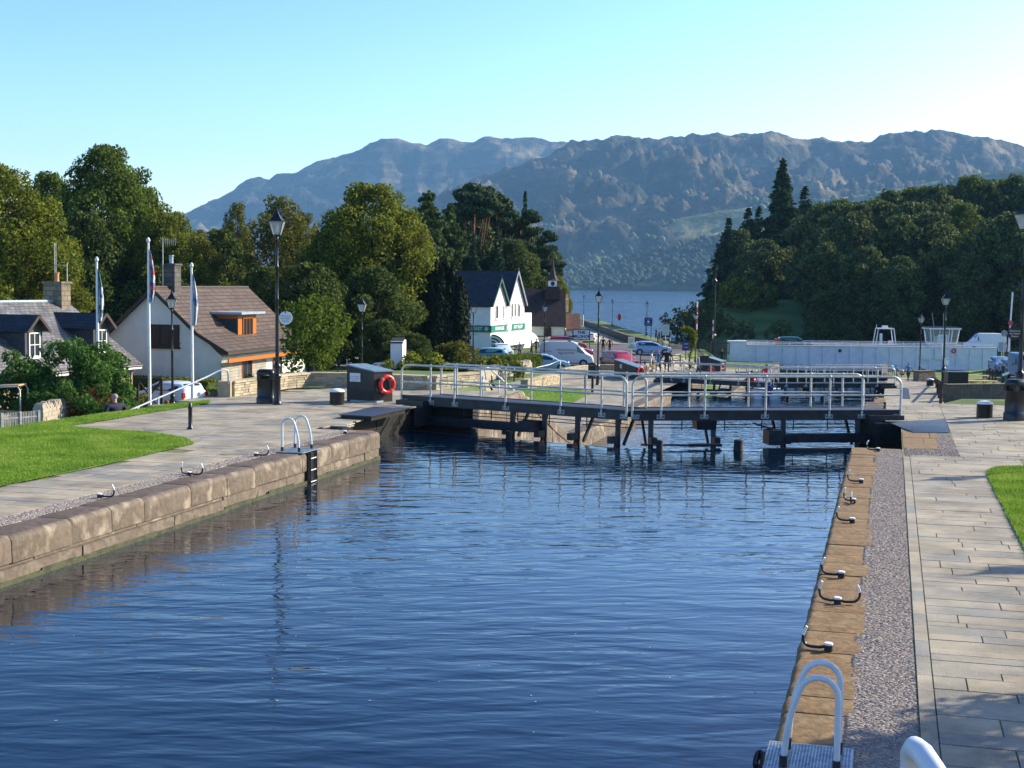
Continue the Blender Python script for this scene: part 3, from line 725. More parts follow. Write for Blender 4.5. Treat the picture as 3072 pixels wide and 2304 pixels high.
_n = 150; _x = rng.uniform(XL + .2, XR - .2, _n); _y = rng.uniform(9, 36, _n); _a = rng.uniform(0, 6.28, _n); _s = rng.uniform(.008, .022, _n)
_v = np.stack([np.stack([_x + np.cos(_a + k * 1.5708) * _s * (1 if k % 2 else .5), _y + np.sin(_a + k * 1.5708) * _s * (1 if k % 2 else .5), np.full(_n, WL[0] + .004)], 1) for k in range(4)], 1).reshape(-1, 3)
npmesh('floating_leaves', _v, np.arange(_n * 4).reshape(-1, 4), MT['cobbleL'])['kind'] = 'stuff'
# ================================================================== GATES
GATE_LABELS = {(0, 'L'): 'left leaf of the nearest lock gate, its railed walkway ending by the black cabinet',
               (0, 'R'): 'right leaf of the nearest lock gate, its railed walkway ending by the steel grating',
               (1, 'L'): 'left leaf of the second lock gate, railings in front of the standing people',
               (1, 'R'): 'right leaf of the second lock gate, railings beside the walking couple',
               (2, 'L'): 'left leaf of the farthest lock gate, thin railings before the white bridge',
               (2, 'R'): 'right leaf of the farthest lock gate, thin railings before the white bridge'}
def gate_leaf(A, B, side, ts):
    """A = shore end, B = mitre end of the near railing, both at deck foot"""
    A = Vector((A.x, A.y, 0)); B = Vector((B.x, B.y, 0)); d = (B - A).normalized(); L = (B - A).length
    nrm = Vector((-d.y, d.x, 0));
    if nrm.y < 0: nrm = -nrm
    rt = empty('lock_gate', A, 0, GATE_LABELS[(0, side)], 'lock gate', 'railed leaves of the lock gates')
    W = 1.05
    def Q(t, n=0.0, z=0.0): return d * (t * L) + nrm * n + Vector((0, 0, z))
    def add(mb, nm, m, **k): return mb.build(nm, m, parent=rt, **k)
    i0 = 0.085
    mb = MB(); mb.slabpoly([Q(0.0, 0.05, .27), Q(1, 0.05, .27), Q(1, W - .05, .27), Q(i0, W - .05, .27)], UP, .05)
    add(mb, 'deck', MT['deck'])
    for nn, ta in ((0.0, 0.0), (W, i0)):
        mb = MB(); mb.beam(Q(ta, nn, .14), Q(1, nn, .14), .06, .3); mb.beam(Q(ta, nn + (.04 if nn else -.04), .275), Q(1, nn + (.04 if nn else -.04), .275), .1, .02)
        mb.beam(Q(ta, nn + (.035 if nn else -.035), .0), Q(1, nn + (.035 if nn else -.035), .0), .09, .02)
        add(mb, 'deck_beam', MT['deck'])
    for row, (nn, tt) in enumerate(((-.06, ts), (W + .06, [i0] + [t + .02 for t in ts if .12 < t < .95] + [1.0]))):
        top = 1.27; mid = .72
        # rail with rounded ends
        rr = .28; pts = [Q(tt[0], nn, .1)]
        for k in range(7):
            a = math.pi / 2 * k / 6; pts.append(Q(tt[0], nn, top - rr) + d * (rr - rr * math.cos(a)) + Vector((0, 0, rr * math.sin(a))))
        for k in range(7):
            a = math.pi / 2 * (1 - k / 6); pts.append(Q(tt[-1], nn, top - rr) - d * (rr - rr * math.cos(a)) + Vector((0, 0, rr * math.sin(a))))
        pts.append(Q(tt[-1], nn, .1))
        mb = MB(); mb.tube(pts, .036, 8); mb.tube([Q(tt[0], nn, mid), Q(tt[-1], nn, mid)], .026, 8)
        for t in (tt[0], tt[-1]): mb.ball(Q(t, nn, mid), .042, n=5)
        add(mb, 'handrail', MT['galv'], smooth=True)
        for t in tt[1:-1]:
            mb = MB(); mb.tube([Q(t, nn, .1), Q(t, nn, top)], .032, 8); mb.ball(Q(t, nn, top), .05, n=5); mb.ball(Q(t, nn, mid), .042, n=5)
            add(mb, 'post', MT['galv'], smooth=True)
        for t in tt:
            o_ = -.035 if nn < 0 else .035; tc_ = t + (.012 if t == tt[0] else (-.012 if t == tt[-1] else 0))
            mb = MB(); mb.box(Q(tc_, nn + (.035 if nn < 0 else -.035) - (0.0), .1) , (.24, .02, .13), (d, nrm, UP))
            for s_ in (-.07, .07): mb.box(Q(tc_, nn + (.02 if nn < 0 else -.02), .1) + d * s_, (.035, .03, .035), (d, nrm, UP), 1)
            add(mb, 'clamp_plate', [MT['plate'], MT['black']])
    # the leaf itself, just breaking the water, and the steelwork between it and the deck
    zt = WL[0] + .012
    off = -1.05 if side == 'R' else -1.0
    A2 = Q(0, -1.0, 0); B2 = Q(1, -1.0, 0)
    mb = MB(); mb.beam(Q(.02, -1.0, zt - 2.52), Q(1.0, -1.02, zt - 2.52), .34, 5.0)
    add(mb, 'gate_panel', MT['darkwood'])
    if side == 'L': ups = [(.52, 1), (.66, 0), (.80, 1), (.965, 1)]
    else: ups = [(.93, 1), (.70, 1), (.44, 1), (.16, 1)]
    for t, br in ups:
        mb = MB(); mb.beam(Q(t, .1, .0), Q(t, .1 - .5, -1.5), .07, .09); mb.beam(Q(t + .012, .75, .0), Q(t + .012, .15, -.75), .06, .09) if br else None
        mb.beam(Q(t, -.02, 0), Q(t, -.02, -1.6), .11, .14); mb.box(Q(t, -.3, zt + .14), (.18, .35, .2), (d, nrm, UP))
        add(mb, 'upright', MT['iron'])
    # long ram beam from the recess
    mb = MB(); ta, tb = (.06, .66) if side == 'L' else (.02, .49)
    if side == 'L': mb.beam(Q(-.02, .15, -.5), Q(.60, -.3, -.42), .22, .26); mb.box(Q(.62, -.3, -.36), (.5, .55, .32), (d, nrm, UP))
    else: mb.beam(Q(-.02, -.1, -.52), Q(.47, -.35, -.5), .22, .26); mb.box(Q(.49, -.35, -.46), (.45, .55, .42), (d, nrm, UP)); mb.beam(Q(.50, -.35, -.22), Q(.56, -.35, -.08), .4, .05)
    add(mb, 'ram_beam', MT['iron'])
    mb = MB()
    for dz in (-.18, -.28):
        mb.tube([Q(.12, .5, dz - .25), Q(.15, .5, dz), Q(.97, .5, dz)], .014, 6)
    for t in (.25, .38, .5, .64, .8): mb.beam(Q(t, .5, 0), Q(t, .5, -.36), .03, .03)
    add(mb, 'control_rod', MT['iron'])
    for t, s_ in ((.47, 1), (.62, .8)) if side == 'L' else ((.66, 1.25), (.94, .9)):
        mb = MB(); mb.lathe(Q(t, -1.45, zt - .5), [(.1 * s_, 0), (.1 * s_, .25), (.17 * s_, .32), (.17 * s_, .42), (.11 * s_, .52), (.1 * s_, .78), (.07 * s_, .8)], 10)
        add(mb, 'fender_post', MT['rubber'], smooth=True)
    mb = MB(); mb.beam(Q(.0, .2, .02), Q(.13, .2, .02), 1.1, .25); mb.beam(Q(.0, -.2, -.35), Q(.12, -.2, -.35), .9, .6)
    add(mb, 'heel_block', MT['iron'])
    if side == 'R':
        mb = MB(); mb.box(Q(.73, .1, -.14), (.55, .5, .26), (d, nrm, UP), taper=1.12); add(mb, 'counterweight', MT['black'])
        mb = MB(); mb.tube([Q(.99, -.9, zt + .1), Q(.82, -.9, zt + .08)], .03, 6); mb.tube([Q(.82, -.9, zt + .08), Q(.70, -.9, zt + .08)], .05, 6); add(mb, 'tie_bar', MT['iron'])
    return rt
gl = gate_leaf(GA, GM + Vector((-.03, 0)), 'L', [0, .142, .256, .49, .73, .9, 1.0])
gr = gate_leaf(GB, GM + Vector((.1, 0)), 'R', [0, .147, .27, .51, .735, .895, 1.0])
for k in (1, 2):
    for g, s_ in ((gl, 'L'), (gr, 'R')):
        c = copytree(g); c.location = g.location + Vector((0.0, DY * k, LV[k])); c['label'] = GATE_LABELS[(k, s_)]
# ================================================================== STREET LAMPS
def lamp_proto():
    rt = empty('street_lamp', (0, 0, 0), 0, 'x', 'street lamp', 'black victorian street lamps')
    H = 6.25
    mb = MB(); mb.lathe((0, 0, 0), [(.15, 0), (.15, .06), (.125, .1), (.115, .12), (.105, .85), (.13, .9), (.13, .95), (.105, .98), (.1, 1.0), (.1, 1.2), (.125, 1.22), (.125, 1.27), (.085, 1.33), (.06, 1.36)], 14)
    mb.build('base', MT['black'], rt, smooth=True)
    mb = MB(); mb.lathe((0, 0, 1.36), [(.062, 0), (.056, 1.6), (.052, 2.0), (.06, 2.02), (.06, 2.06), (.05, 2.08), (.046, 3.0), (.065, 3.03), (.065, 3.07), (.045, 3.1), (.04, 3.85), (.06, 3.9), (.05, 3.98), (.03, 4.02)], 12)
    mb.build('post', MT['black'], rt, smooth=True)
    mb = MB(); mb.tube([(-.42, 0, 3.78), (.42, 0, 3.78)], .012, 6); mb.ball((-.42, 0, 3.78), .025, n=4); mb.ball((.42, 0, 3.78), .025, n=4)
    mb.build('ladder_bar', MT['black'], rt, smooth=True)
    z0 = 5.42
    la = MB(); bw, tw, hh = .11, .235, .44
    for sx_, sy_ in ((-1, -1), (1, -1), (1, 1), (-1, 1)):
        la.beam((sx_ * bw, sy_ * bw, z0), (sx_ * tw, sy_ * tw, z0 + hh), .022, .022)
    for (a, b) in (((-1, -1), (1, -1)), ((1, -1), (1, 1)), ((1, 1), (-1, 1)), ((-1, 1), (-1, -1))):
        la.beam((a[0] * bw, a[1] * bw, z0), (b[0] * bw, b[1] * bw, z0), .025, .03)
        la.beam((a[0] * tw, a[1] * tw, z0 + hh), (b[0] * tw, b[1] * tw, z0 + hh), .03, .03)
    la.lathe((0, 0, z0 - .07), [(.03, 0), (.05, .03), (.11, .06)], 8)
    lf = la.build('lantern_frame', MT['black'], rt)
    mb = MB(); o = .004
    mb.add([(-bw, -bw, z0), (bw, -bw, z0), (bw, bw, z0), (-bw, bw, z0), (-tw, -tw, z0 + hh), (tw, -tw, z0 + hh), (tw, tw, z0 + hh), (-tw, tw, z0 + hh)], [(0, 1, 5, 4), (1, 2, 6, 5), (2, 3, 7, 6), (3, 0, 4, 7)])
    gm = bpy.data.materials.get('lantern_pane')
    if gm is None:
        gm = bpy.data.materials.new('lantern_pane'); gm.use_nodes = True; n = gm.node_tree.nodes; l = gm.node_tree.links
        b = n['Principled BSDF']; b.inputs['Base Color'].default_value = (.55, .6, .6, 1); b.inputs['Roughness'].default_value = .12
        tr = n.new('ShaderNodeBsdfTransparent'); ms = n.new('ShaderNodeMixShader'); ms.inputs[0].default_value = .5
        l.new(tr.outputs[0], ms.inputs[1]); l.new(b.outputs[0], ms.inputs[2]); l.new(ms.outputs[0], n['Material Output'].inputs[0])
    pn = mb.build('pane', gm, lf, fix=False)
    mb = MB(); mb.lathe((0, 0, z0 + .1), [(.035, 0), (.035, .16), (.06, .2), (.06, .3), (.01, .33)], 8)
    mb.build('bulb', MT['lampglass'], lf, smooth=True)
    # swept roof
    mb = MB(); prof = [(.275, 0), (.26, .035), (.2, .085), (.15, .15), (.105, .22), (.07, .29), (.06, .31), (.065, .33), (.04, .36), (.025, .42), (.02, .46), (.004, .53)]
    vs = []; k = 4
    for i, (r, z) in enumerate(prof):
        sq = 1.0 if i < 5 else .8
        for a in range(8):
            an = math.pi / 4 + a * math.pi / 4; rr = r * (1.414 if a % 2 == 0 else 1.02) * (1 if a % 2 == 0 else 1.0) * sq * .72 * 1.35
            vs.append((rr * math.cos(an) * .75, rr * math.sin(an) * .75, z0 + hh + z))
    fs = [(i * 8 + a, i * 8 + (a + 1) % 8, (i + 1) * 8 + (a + 1) % 8, (i + 1) * 8 + a) for i in range(len(prof) - 1) for a in range(8)] + [tuple(range(8))[::-1]]
    mb.add(vs, fs); mb.build('lantern_roof', MT['black'], lf)
    return rt
LAMPS = [  # base column, distance, base Z, top Z, turn, label
 (831, 42.9, 0.0, 6.3, 14, 'tall black street lamp standing against the litter bin, a round white sign on it'),
 (515, 64, -2.8, 3.55, 20, 'black street lamp between the first two tall flagpoles, before the white gable'),
 (1086, 75, -2.9, 3.2, 8, 'black street lamp in front of the dark trees, left of the black cabinet roof'),
 (1421, 94, -3.1, 2.75, 30, 'black street lamp before the white shop wall and its green fascia'),
 (1635, 122, -3.65, 2.35, 30, 'black street lamp in front of the parked white van'),
 (1797, 88, -2.62, 3.7, 10, 'big black street lamp before the loch, beside the second litter bin'),
 (1752, 290, -4.6, 1.8, 12, 'small distant lamp by the white railing at the loch edge, leftmost there'),
 (1838, 254, -4.6, 1.35, 12, 'small distant lamp on the grass bank beside the red lifebuoy post'),
 (1942, 212, -4.6, 1.55, 12, 'small distant lamp on the grass bank in front of the blue board'),
 (2090, 148, -5.1, 1.2, 25, 'short lamp in front of the dark bushes by the curved yellow shrub'),
 (2839, 89, -2.6, 3.75, 5, 'black street lamp rising from the brown fence at the right'),
 (2767, 125, -4.6, 1.65, 35, 'smaller lamp against the white bridge, left of the glass control cabin'),
 (3070, 41.3, 0.0, 6.7, 40, 'street lamp cut by the right edge of the photo, a round black sign on it')]
lp = lamp_proto(); lamps = []
for i, (sx_, dist, zb, zt, rz, lab) in enumerate(LAMPS):
    o = lp if i == 0 else copytree(lp)
    o.location = PG(sx_, dist, zb); s_ = (zt - zb) / 6.39; k_ = 1.18 if sx_ == 2839 else 1.0; o.scale = (s_ * k_, s_ * k_, s_); o.rotation_euler = (0, 0, R(rz)); o['label'] = lab; lamps.append(o)
def bell_sign(lamp_i, sx_, sy_, dia, bgm, fgm, label, lines):
    L = lamps[lamp_i]; d = (PG(sx_, 42.9, 0) - PG(836, 42.9, 0))
    c = PD(sx_, sy_, {0: 42.9, 12: 41.3}[lamp_i]); rt = empty('hanging_sign', c, 0, label, 'sign')
    X = VR; Y = UP; Z = VF
    def W_(x, y, z=0): return X * x + Y * y + Z * z
    mb = MB(); n = 28; r = dia / 2
    f = [W_(r * math.cos(2 * math.pi * k / n), r * math.sin(2 * math.pi * k / n), -.012) for k in range(n)]
    mb.slabpoly(f, -Z, .024); mb.build('sign_disc', bgm, rt)
    mb = MB(); lx = (Vector((L.location.x, L.location.y, 0)) - Vector((c.x, c.y, 0))); 
    mb.tube([W_(0, r + .05), lx + W_(0, r + .05)], .012, 6); mb.tube([W_(0, r + .05), W_(0, r - .05, -.02)], .018, 6)
    mb.build('bracket', MT['black'], rt, smooth=True)
    for i, s in enumerate(lines):
        o = text('sign_text', s, dia * .17, W_(0, dia * (.15 - .19 * i), -.016), X, UP, fgm, None, .001); o.parent = rt
MT['signwhite'] = mat('sign_white', (.62, .68, .72), .4); MT['signblue'] = mat('sign_blue_ink', (.03, .06, .16), .5); MT['ink'] = mat('black_ink', (.015, .015, .02), .5)
MT['redink'] = mat('red_ink', (.35, .03, .04), .5); MT['signgreen'] = mat('sign_pale_green', (.42, .52, .45), .5); MT['navy'] = mat('navy_board', (.01, .03, .16), .45)
bell_sign(0, 857, 954, .42, MT['signwhite'], MT['signblue'], 'round white hanging sign with blue writing on the tall lamp post', ['Find out at', 'the Visitor', 'Centre'])
bell_sign(12, 3044, 999, .43, MT['ink'], MT['white'], 'round black hanging sign with white writing at the right edge', ['Find out at', 'the Visitor', 'Centre'])
# ================================================================== QUAY FURNITURE
def hook_proto(double):
    rt = empty('mooring_hook', (0, 0, 0), 0, 'x', 'mooring hook', 'iron mooring hooks with white tips')
    mb = MB(); mb.lathe((0, 0, 0), [(.05, 0), (.045, .05), (.055, .065)], 14); mb.build('stem', MT['iron'], rt, smooth=True)
    mb = MB(); mb.lathe((0, 0, .065), [(.05, 0), (.052, .018), (.045, .024)], 16); mb.build('cap', MT['white'], rt, smooth=True)
    for k, rz in enumerate((0, 2.3) if double else (0,)):
        c, s_ = math.cos(rz), math.sin(rz)
        def T(x, z): return (x * c, x * s_, z)
        ln = .26
        prof = [T(.03, .045), T(.1, .03), T(.2, .03)] + [T(.2 + .085 * math.sin(a), .115 - .085 * math.cos(a)) for a in (.4, .8, 1.2, 1.57)]
        tip = [T(.287, .15), T(.27, .2)]
        mb = MB(); mb.tube(prof + tip[:1], .017, 8); mb.build('horn', MT['black'], rt, smooth=True)
        mb = MB(); mb.tube([tip[0], tip[1], T(.245, .245)], [.0185, .0185, .016], 8); mb.build('horn_tip', MT['white'], rt, smooth=True)
    return rt
HK = [(-.55, 14.8, 0, 175, 'single mooring hook just above the near ladder, bent toward the water'),
      (-.54, 17.05, 1, 15, 'double mooring hook on the rusty coping, second from the near ladder'),
      (-.55, 18.65, 0, 165, 'single mooring hook on the rusty coping, third from the near ladder'),
      (-.53, 23.1, 0, 160, 'single mooring hook on the rusty coping, fourth from the near ladder'),
      (-.57, 25.25, 1, 130, 'double mooring hook on the rusty coping, halfway to the gate'),
      (-.49, 27.9, 0, 165, 'single mooring hook on the rusty coping, sixth from the near ladder'),
      (-.22, 33.5, 0, 165, 'mooring hook at the far end of the rusty coping by the gate pit'),
      (-13.55, 21.35, 0, 10, 'mooring hook on the left coping nearest the left edge of the photo'),
      (-13.45, 24.4, 1, 20, 'double mooring hook on the left coping below the lawn tip'),
      (-13.55, 27.6, 0, 20, 'single mooring hook just before the left ladder'),
      (-13.45, 32.5, 0, 100, 'mooring hook at the far end of the left coping'),
      (-.5, 84.6, 0, 160, 'farther of two mooring hooks on the second chamber coping at right'), (-.7, 81.6, 0, 175, 'nearer of two mooring hooks on the second chamber coping at right'),
      (-13.4, 67.0, 0, 60, 'mooring hook on the second chamber coping behind the railings')]
hp = [hook_proto(False), hook_proto(True)]; used = [0, 0]
for x, y, dbl, rz, lab in HK:
    o = copytree(hp[dbl]) if used[dbl] else hp[dbl]; used[dbl] = 1
    o.location = (x, y, 0.005 if y < 45 else -2.54); o.rotation_euler = (0, 0, R(rz)); o['label'] = lab; o.scale = (.95, .95, 1.0)
def ladder(x, sgn, y0, y1, label, dist_ext):
    """hooped ladder head; x = quay face, sgn = towards land"""
    rt = empty('quay_ladder', (x, y0, 0), 0, label, 'ladder', 'white hooped ladders on the quay')
    a, b = .14, .56; H = .78
    for yy in (0, y1 - y0):
        pts = [(sgn * a, yy, .05), (sgn * (a + .02), yy, .3)]
        r = .155; cx_ = sgn * (b - r)
        pts += [(sgn * (a + .06), yy, .5)]
        for k in range(9):
            an = math.pi * (1 - k / 8) * .93 + .0; pts.append((cx_ + sgn * r * math.cos(an), yy, H - r + r * math.sin(an)))
        pts += [(sgn * b, yy, .5), (sgn * b, yy, .05)]
        mb = MB(); mb.tube(pts, .026, 12); mb.build('hoop', MT['whitetube'], rt, smooth=True)
        for q in (a, b):
            mb = MB(); mb.tube([(sgn * q, yy, .02), (sgn * q, yy, .12)], .034, 10); mb.build('socket', MT['iron'], rt, smooth=True)
    w = y1 - y0
    mb = MB(); mb.bx(min(-sgn * .02, sgn * .68), max(-sgn * .02, sgn * .68), -.16, w + .16, .008, .022)
    n = 0
    for i in range(26):
        for j in range(int((w + .3) / .028)):
            mb.box((sgn * (.0 + i * .026), -.14 + j * .028, .0235), (.016, .006, .004))
    mb.build('tread_plate', MT['plate'], rt)
    mb = MB()
    for yy in (w / 2 - .17, w / 2 + .17): mb.tube([(-sgn * .06, yy, .0), (-sgn * .06, yy, -2)], .022, 8)
    mb.build('stile', MT['black'], rt, smooth=True)
    for k in range(6):
        mb = MB(); mb.tube([(-sgn * .06, w / 2 - .17, -.15 - .27 * k), (-sgn * .06, w / 2 + .17, -.15 - .27 * k)], .012, 8); mb.build('rung', MT['white'] if x < -5 else MT['galv'], rt, smooth=True)
    return rt
ladder(XR, 1, 11.0, 11.46, 'near white hooped ladder on the rusty coping, bottom of the photo', 0)
ladder(XL, -1, 28.55, 29.25, 'white hooped ladder on the left coping before the gate', 0)
mb = MB(); mb.bx(XL - .1, XL + .03, 28.66, 29.14, -3, -.02); tag(mb.build('slot_shade_panel', MT['black']), 'black panel standing for the shaded slot in the left lock wall behind the ladder', 'slot')  # black box on the wall face paints the shaded depth behind the rungs
mb = MB()
for k in range(3):
    mb.tube([(XR - .06 + .03 * math.cos(a) , 11.05 + .13 * k * .3 + .2 * math.sin(a) * .5, .03 + .05 * math.sin(a) - k * .03) for a in np.linspace(-1.2, 3.6, 12)], .018, 7, mi=0)
tag(mb.build('black_hose', MT['rubber'], smooth=True), 'black rope coiled at the foot of the near ladder', 'rope')
# hand rail of the upper gate, lower right corner
mb = MB(); rt = None
p0 = PD(2960, 2560, 3.0); p1 = PD(2800, 2310, 3.18); p2 = PD(2768, 2262, 3.22); p3 = PD(2745, 2244, 3.26); p4 = PD(2736, 2262, 3.3); p5 = PD(2734, 2330, 3.33)
p6 = Vector((p5.x, p5.y, 2.35))
mb.tube([p0, p1, p2, p3, p4, p5, p6], .028, 14)
o = mb.build('handrail', MT['whitetube'], smooth='full'); tag(o, 'bent white rail end at the bottom right corner of the photo', 'handrail')
# stubby bollards
def bollard_proto():
    rt = empty('bollard', (0, 0, 0), 0, 'x', 'bollard', 'stubby black bollards with white domes')
    mb = MB(); mb.lathe((0, 0, 0), [(.235, 0), (.235, .4), (.24, .42)], 22); mb.build('drum', MT['black'], rt, smooth=True)
    mb = MB(); mb.lathe((0, 0, .42), [(.245, 0), (.24, .02), (.2, .06), (.12, .09), (.02, .1)], 22); mb.build('dome', MT['white'], rt, smooth=True)
    return rt
bp_ = bollard_proto()
for i, (p, lab) in enumerate([(P(1011, 1214), 'stubby black bollard with white dome between the lamp and the cabinet'),
                         (P(2953, 1253), 'stubby black bollard with white dome on the right paving'),
                         (P(2790, 1158, -2.6), 'distant stubby bollard beside the brown fence'),
                         (Vector((1.2, 147, -5.15)), 'farthest stubby bollard near the picnic tables by the bridge')]):
    o = bp_ if i == 0 else copytree(bp_)
    o.location = p; o['label'] = lab
# slim posts
def slim(p, h, r, label, cat='bollard'):
    rt = empty('slim_bollard', p, 0, label, cat, 'slim black posts on the paving')
    mb = MB(); mb.lathe((0, 0, 0), [(.11, 0), (.09, .04), (r, .08), (r * .92, h * .75), (r * 1.15, h * .78), (r * 1.1, h * .84), (r * .8, h * .88), (r * .7, h * .97), (r * .3, h)], 12)
    mb.build('shaft', MT['black'], rt, smooth=True); return rt
slim(P(571, 1289), .72, .055, 'slim black post on the plaza beside the lawn tip')
slim(P(1755, 1170, -2.6), .95, .06, 'slim black post on the lower path beyond the near gate')
slim(P(1777, 1180, -2.6), 1.2, .08, 'thicker black post on the lower path beside the slim one')
# litter bins
def litter_bin(p, label, s=1.0, rz=0):
    rt = empty('litter_bin', p, rz, label, 'litter bin', 'black litter bins'); rt.scale = (s, s, s)
    w_, d_ = .29, .24
    def ring(k, z): 
        out = []
        for i in range(20):
            a = 2 * math.pi * i / 20; c, s_ = math.cos(a), math.sin(a); e = .55
            out.append((w_ * k * math.copysign(abs(c) ** e, c), d_ * k * math.copysign(abs(s_) ** e, s_), z))
        return out
    def loft(spec, nm, m, par=rt):
        mb = MB(); vs = []
        for k, z in spec: vs += ring(k, z)
        n = 20; fs = [(i * n + j, i * n + (j + 1) % n, (i + 1) * n + (j + 1) % n, (i + 1) * n + j) for i in range(len(spec) - 1) for j in range(n)]
        fs += [tuple(range(n))[::-1], tuple((len(spec) - 1) * n + j for j in range(n))]
        mb.add(vs, fs); return mb.build(nm, m, par, smooth=True)
    loft([(1.05, 0), (1.05, .2), (1.0, .22), (.96, .24), (.96, .74), (1, .76), (1, .8)], 'body', MT['black'])
    loft([(1.0, .93), (1.03, .95), (1.03, 1.0), (.95, 1.06), (.75, 1.1)], 'lid', MT['black'])
    mb = MB()
    for sx_ in (-1, 1):
        for sy_ in (-1, 1): mb.bx(sx_ * .2 - .06, sx_ * .2 + .06, sy_ * .17 - .05, sy_ * .17 + .05, .79, .95)
    mb.build('corner_post', MT['black'], rt)
    mb = MB(); mb.bx(-.2, .2, -.14, .14, .79, .9); mb.build('liner', MT['rubber'], rt)
litter_bin(P(799, 1211), 'black litter bin standing beside the tall lamp post', 1.0, R(15))
litter_bin(P(1776, 1136, -2.6), 'black litter bin beside the second big lamp, beyond the near gate', 1.0, R(10))
litter_bin(PG(3063, 40.2, 0), 'black litter bin cut by the right edge of the photo', 1.12, R(40))
# ---------------------------------------------------------------- control cabinets
MT['redband'] = mat('faded_red_band', (.62, .2, .17), .4)
def lifering(parent_name, c, nrm, r, label, back=.0):
    nrm = Vector(nrm).normalized(); X = Vector((0, 0, 1)).cross(nrm).normalized(); Y = nrm.cross(X)
    rt = empty('lifebuoy', c, 0, label, 'lifebuoy', 'red lifebuoys')
    mb = MB(); n = 28; k = 10; vs = []
    for i in range(n):
        a = 2 * math.pi * i / n; u = X * math.cos(a) + Y * math.sin(a)
        for j in range(k):
            b = 2 * math.pi * j / k; vs.append(u * (r + .075 * math.cos(b)) + nrm * (.055 * math.sin(b)))
    fs = [(i * k + j, ((i + 1) % n) * k + j, ((i + 1) % n) * k + (j + 1) % k, i * k + (j + 1) % k) for i in range(n) for j in range(k)]
    mb.add(vs, fs); mb.build('ring', MT['red'], rt, smooth='full')
    mb = MB()
    for q in range(4):
        vs = []
        for i in range(4):
            a = math.pi / 4 + math.pi / 2 * q + (i - 1.5) * .09; u = X * math.cos(a) + Y * math.sin(a)
            for j in range(k):
                b = 2 * math.pi * j / k; vs.append(u * (r + .08 * math.cos(b)) + nrm * (.06 * math.sin(b)))
        mb.add(vs, [(i * k + j, (i + 1) * k + j, (i + 1) * k + (j + 1) % k, i * k + (j + 1) % k) for i in range(3) for j in range(k)])
    mb.build('band', MT['redband'], rt, smooth='full')
    return rt
def cabinet(FL, FR, depthv, hl, hr, z, label, ring=None, sign=True):
    """FL, FR = ground corners of the face towards the viewer"""
    FL = Vector((FL.x, FL.y, z)); FR = Vector((FR.x, FR.y, z)); dv = Vector((depthv[0], depthv[1], 0))
    rt = empty('control_cabinet', FL, 0, label, 'cabinet', 'black control cabinets with sloping lids')
    X = (FR - FL); nx = X.normalized(); nf = Vector((nx.y, -nx.x, 0))
    if nf.dot(-VF) < 0: nf = -nf
    def q(u, v, zz): return X * u + dv * v + UP * zz
    mb = MB(); b = [q(0, 0, 0), q(1, 0, 0), q(1, 1, 0), q(0, 1, 0), q(0, 0, hl), q(1, 0, hr), q(1, 1, hr), q(0, 1, hl)]
    mb.add(b, [(3, 2, 1, 0), (4, 5, 6, 7), (0, 1, 5, 4), (1, 2, 6, 5), (2, 3, 7, 6), (3, 0, 4, 7)])
    mb.build('body', MT['cabinet'], rt, bevel=.01)
    mb = MB(); mb.beam(q(.02, .5, .02), q(1.005, .5, .02), dv.length * 1.03, .08); mb.build('plinth', MT['plate'], rt)
    e = .03
    mb = MB(); mb.slabpoly([q(-e, -e, hl + .045), q(1 + e, -e, hr + .035), q(1 + e, 1 + e, hr + .035), q(-e, 1 + e, hl + .045)], UP, .04)
    mb.build('lid', MT['cabroof'], rt)
    if sign:
        c = q(.32, 0, hl * .68) + nf * .012
        mb = MB(); mb.box(c, (.4, .016, .28), (nx, nf, UP)); sg = mb.build('notice_plate', MT['signwhite'], rt)
        for i, (s, sz, mm) in enumerate((('LOCK CONTROL', .042, MT['ink']), ('DO NOT OPERATE', .046, MT['redink']), ('KEEP CLEAR', .035, MT['ink']))):
            o = text('notice_text', s, sz, c + nf * .01 + UP * (.03 - .065 * i), nx if nx.dot(VR) > 0 else -nx, UP, mm, None, .0005); o.parent = rt
    return rt, q, nx
c1, q1, n1 = cabinet(P(1040, 1204), P(1121, 1208.5), (.42, .62), 1.18, 1.0, 0, 'black control cabinet with sloping blue grey lid beside the lifebuoy', True)
# flank towards the right carries the buoy
fl = q1(1, 0, 0); fr = q1(1, 1, 0); nn = Vector(((fr - fl).y, -(fr - fl).x, 0)).normalized()
lifering('', c1.location + q1(1, .62, .58) + nn * .09, nn, .26, 'red lifebuoy hung on the side of the nearest black cabinet')
c2, q2, n2 = cabinet(P(1842, 1130, -2.6), P(1908, 1142, -2.6), (.5, .7), 1.2, .9, -2.6, 'second black control cabinet with sloping lid, left of the standing people')
fl = q2(1, 0, 0); fr = q2(1, 1, 0); nn = Vector(((fr - fl).y, -(fr - fl).x, 0)).normalized()
lifering('', c2.location + q2(1, .4, .62) + nn * .09, nn, .28, 'red lifebuoy on the side of the second black cabinet')
c3, q3, n3 = cabinet(PG(2126, 143, -5.15), PG(2166, 143, -5.15), (.5, .8), 1.55, 1.1, -5.15, 'farthest black control cabinet with sloping lid, near the white bridge end', sign=False)
fl = q3(1, 0, 0); fr = q3(1, 1, 0); nn = Vector(((fr - fl).y, -(fr - fl).x, 0)).normalized()
lifering('', c3.location + q3(1, .3, .6) + nn * .09, nn, .27, 'pale red lifebuoy on the farthest black cabinet')
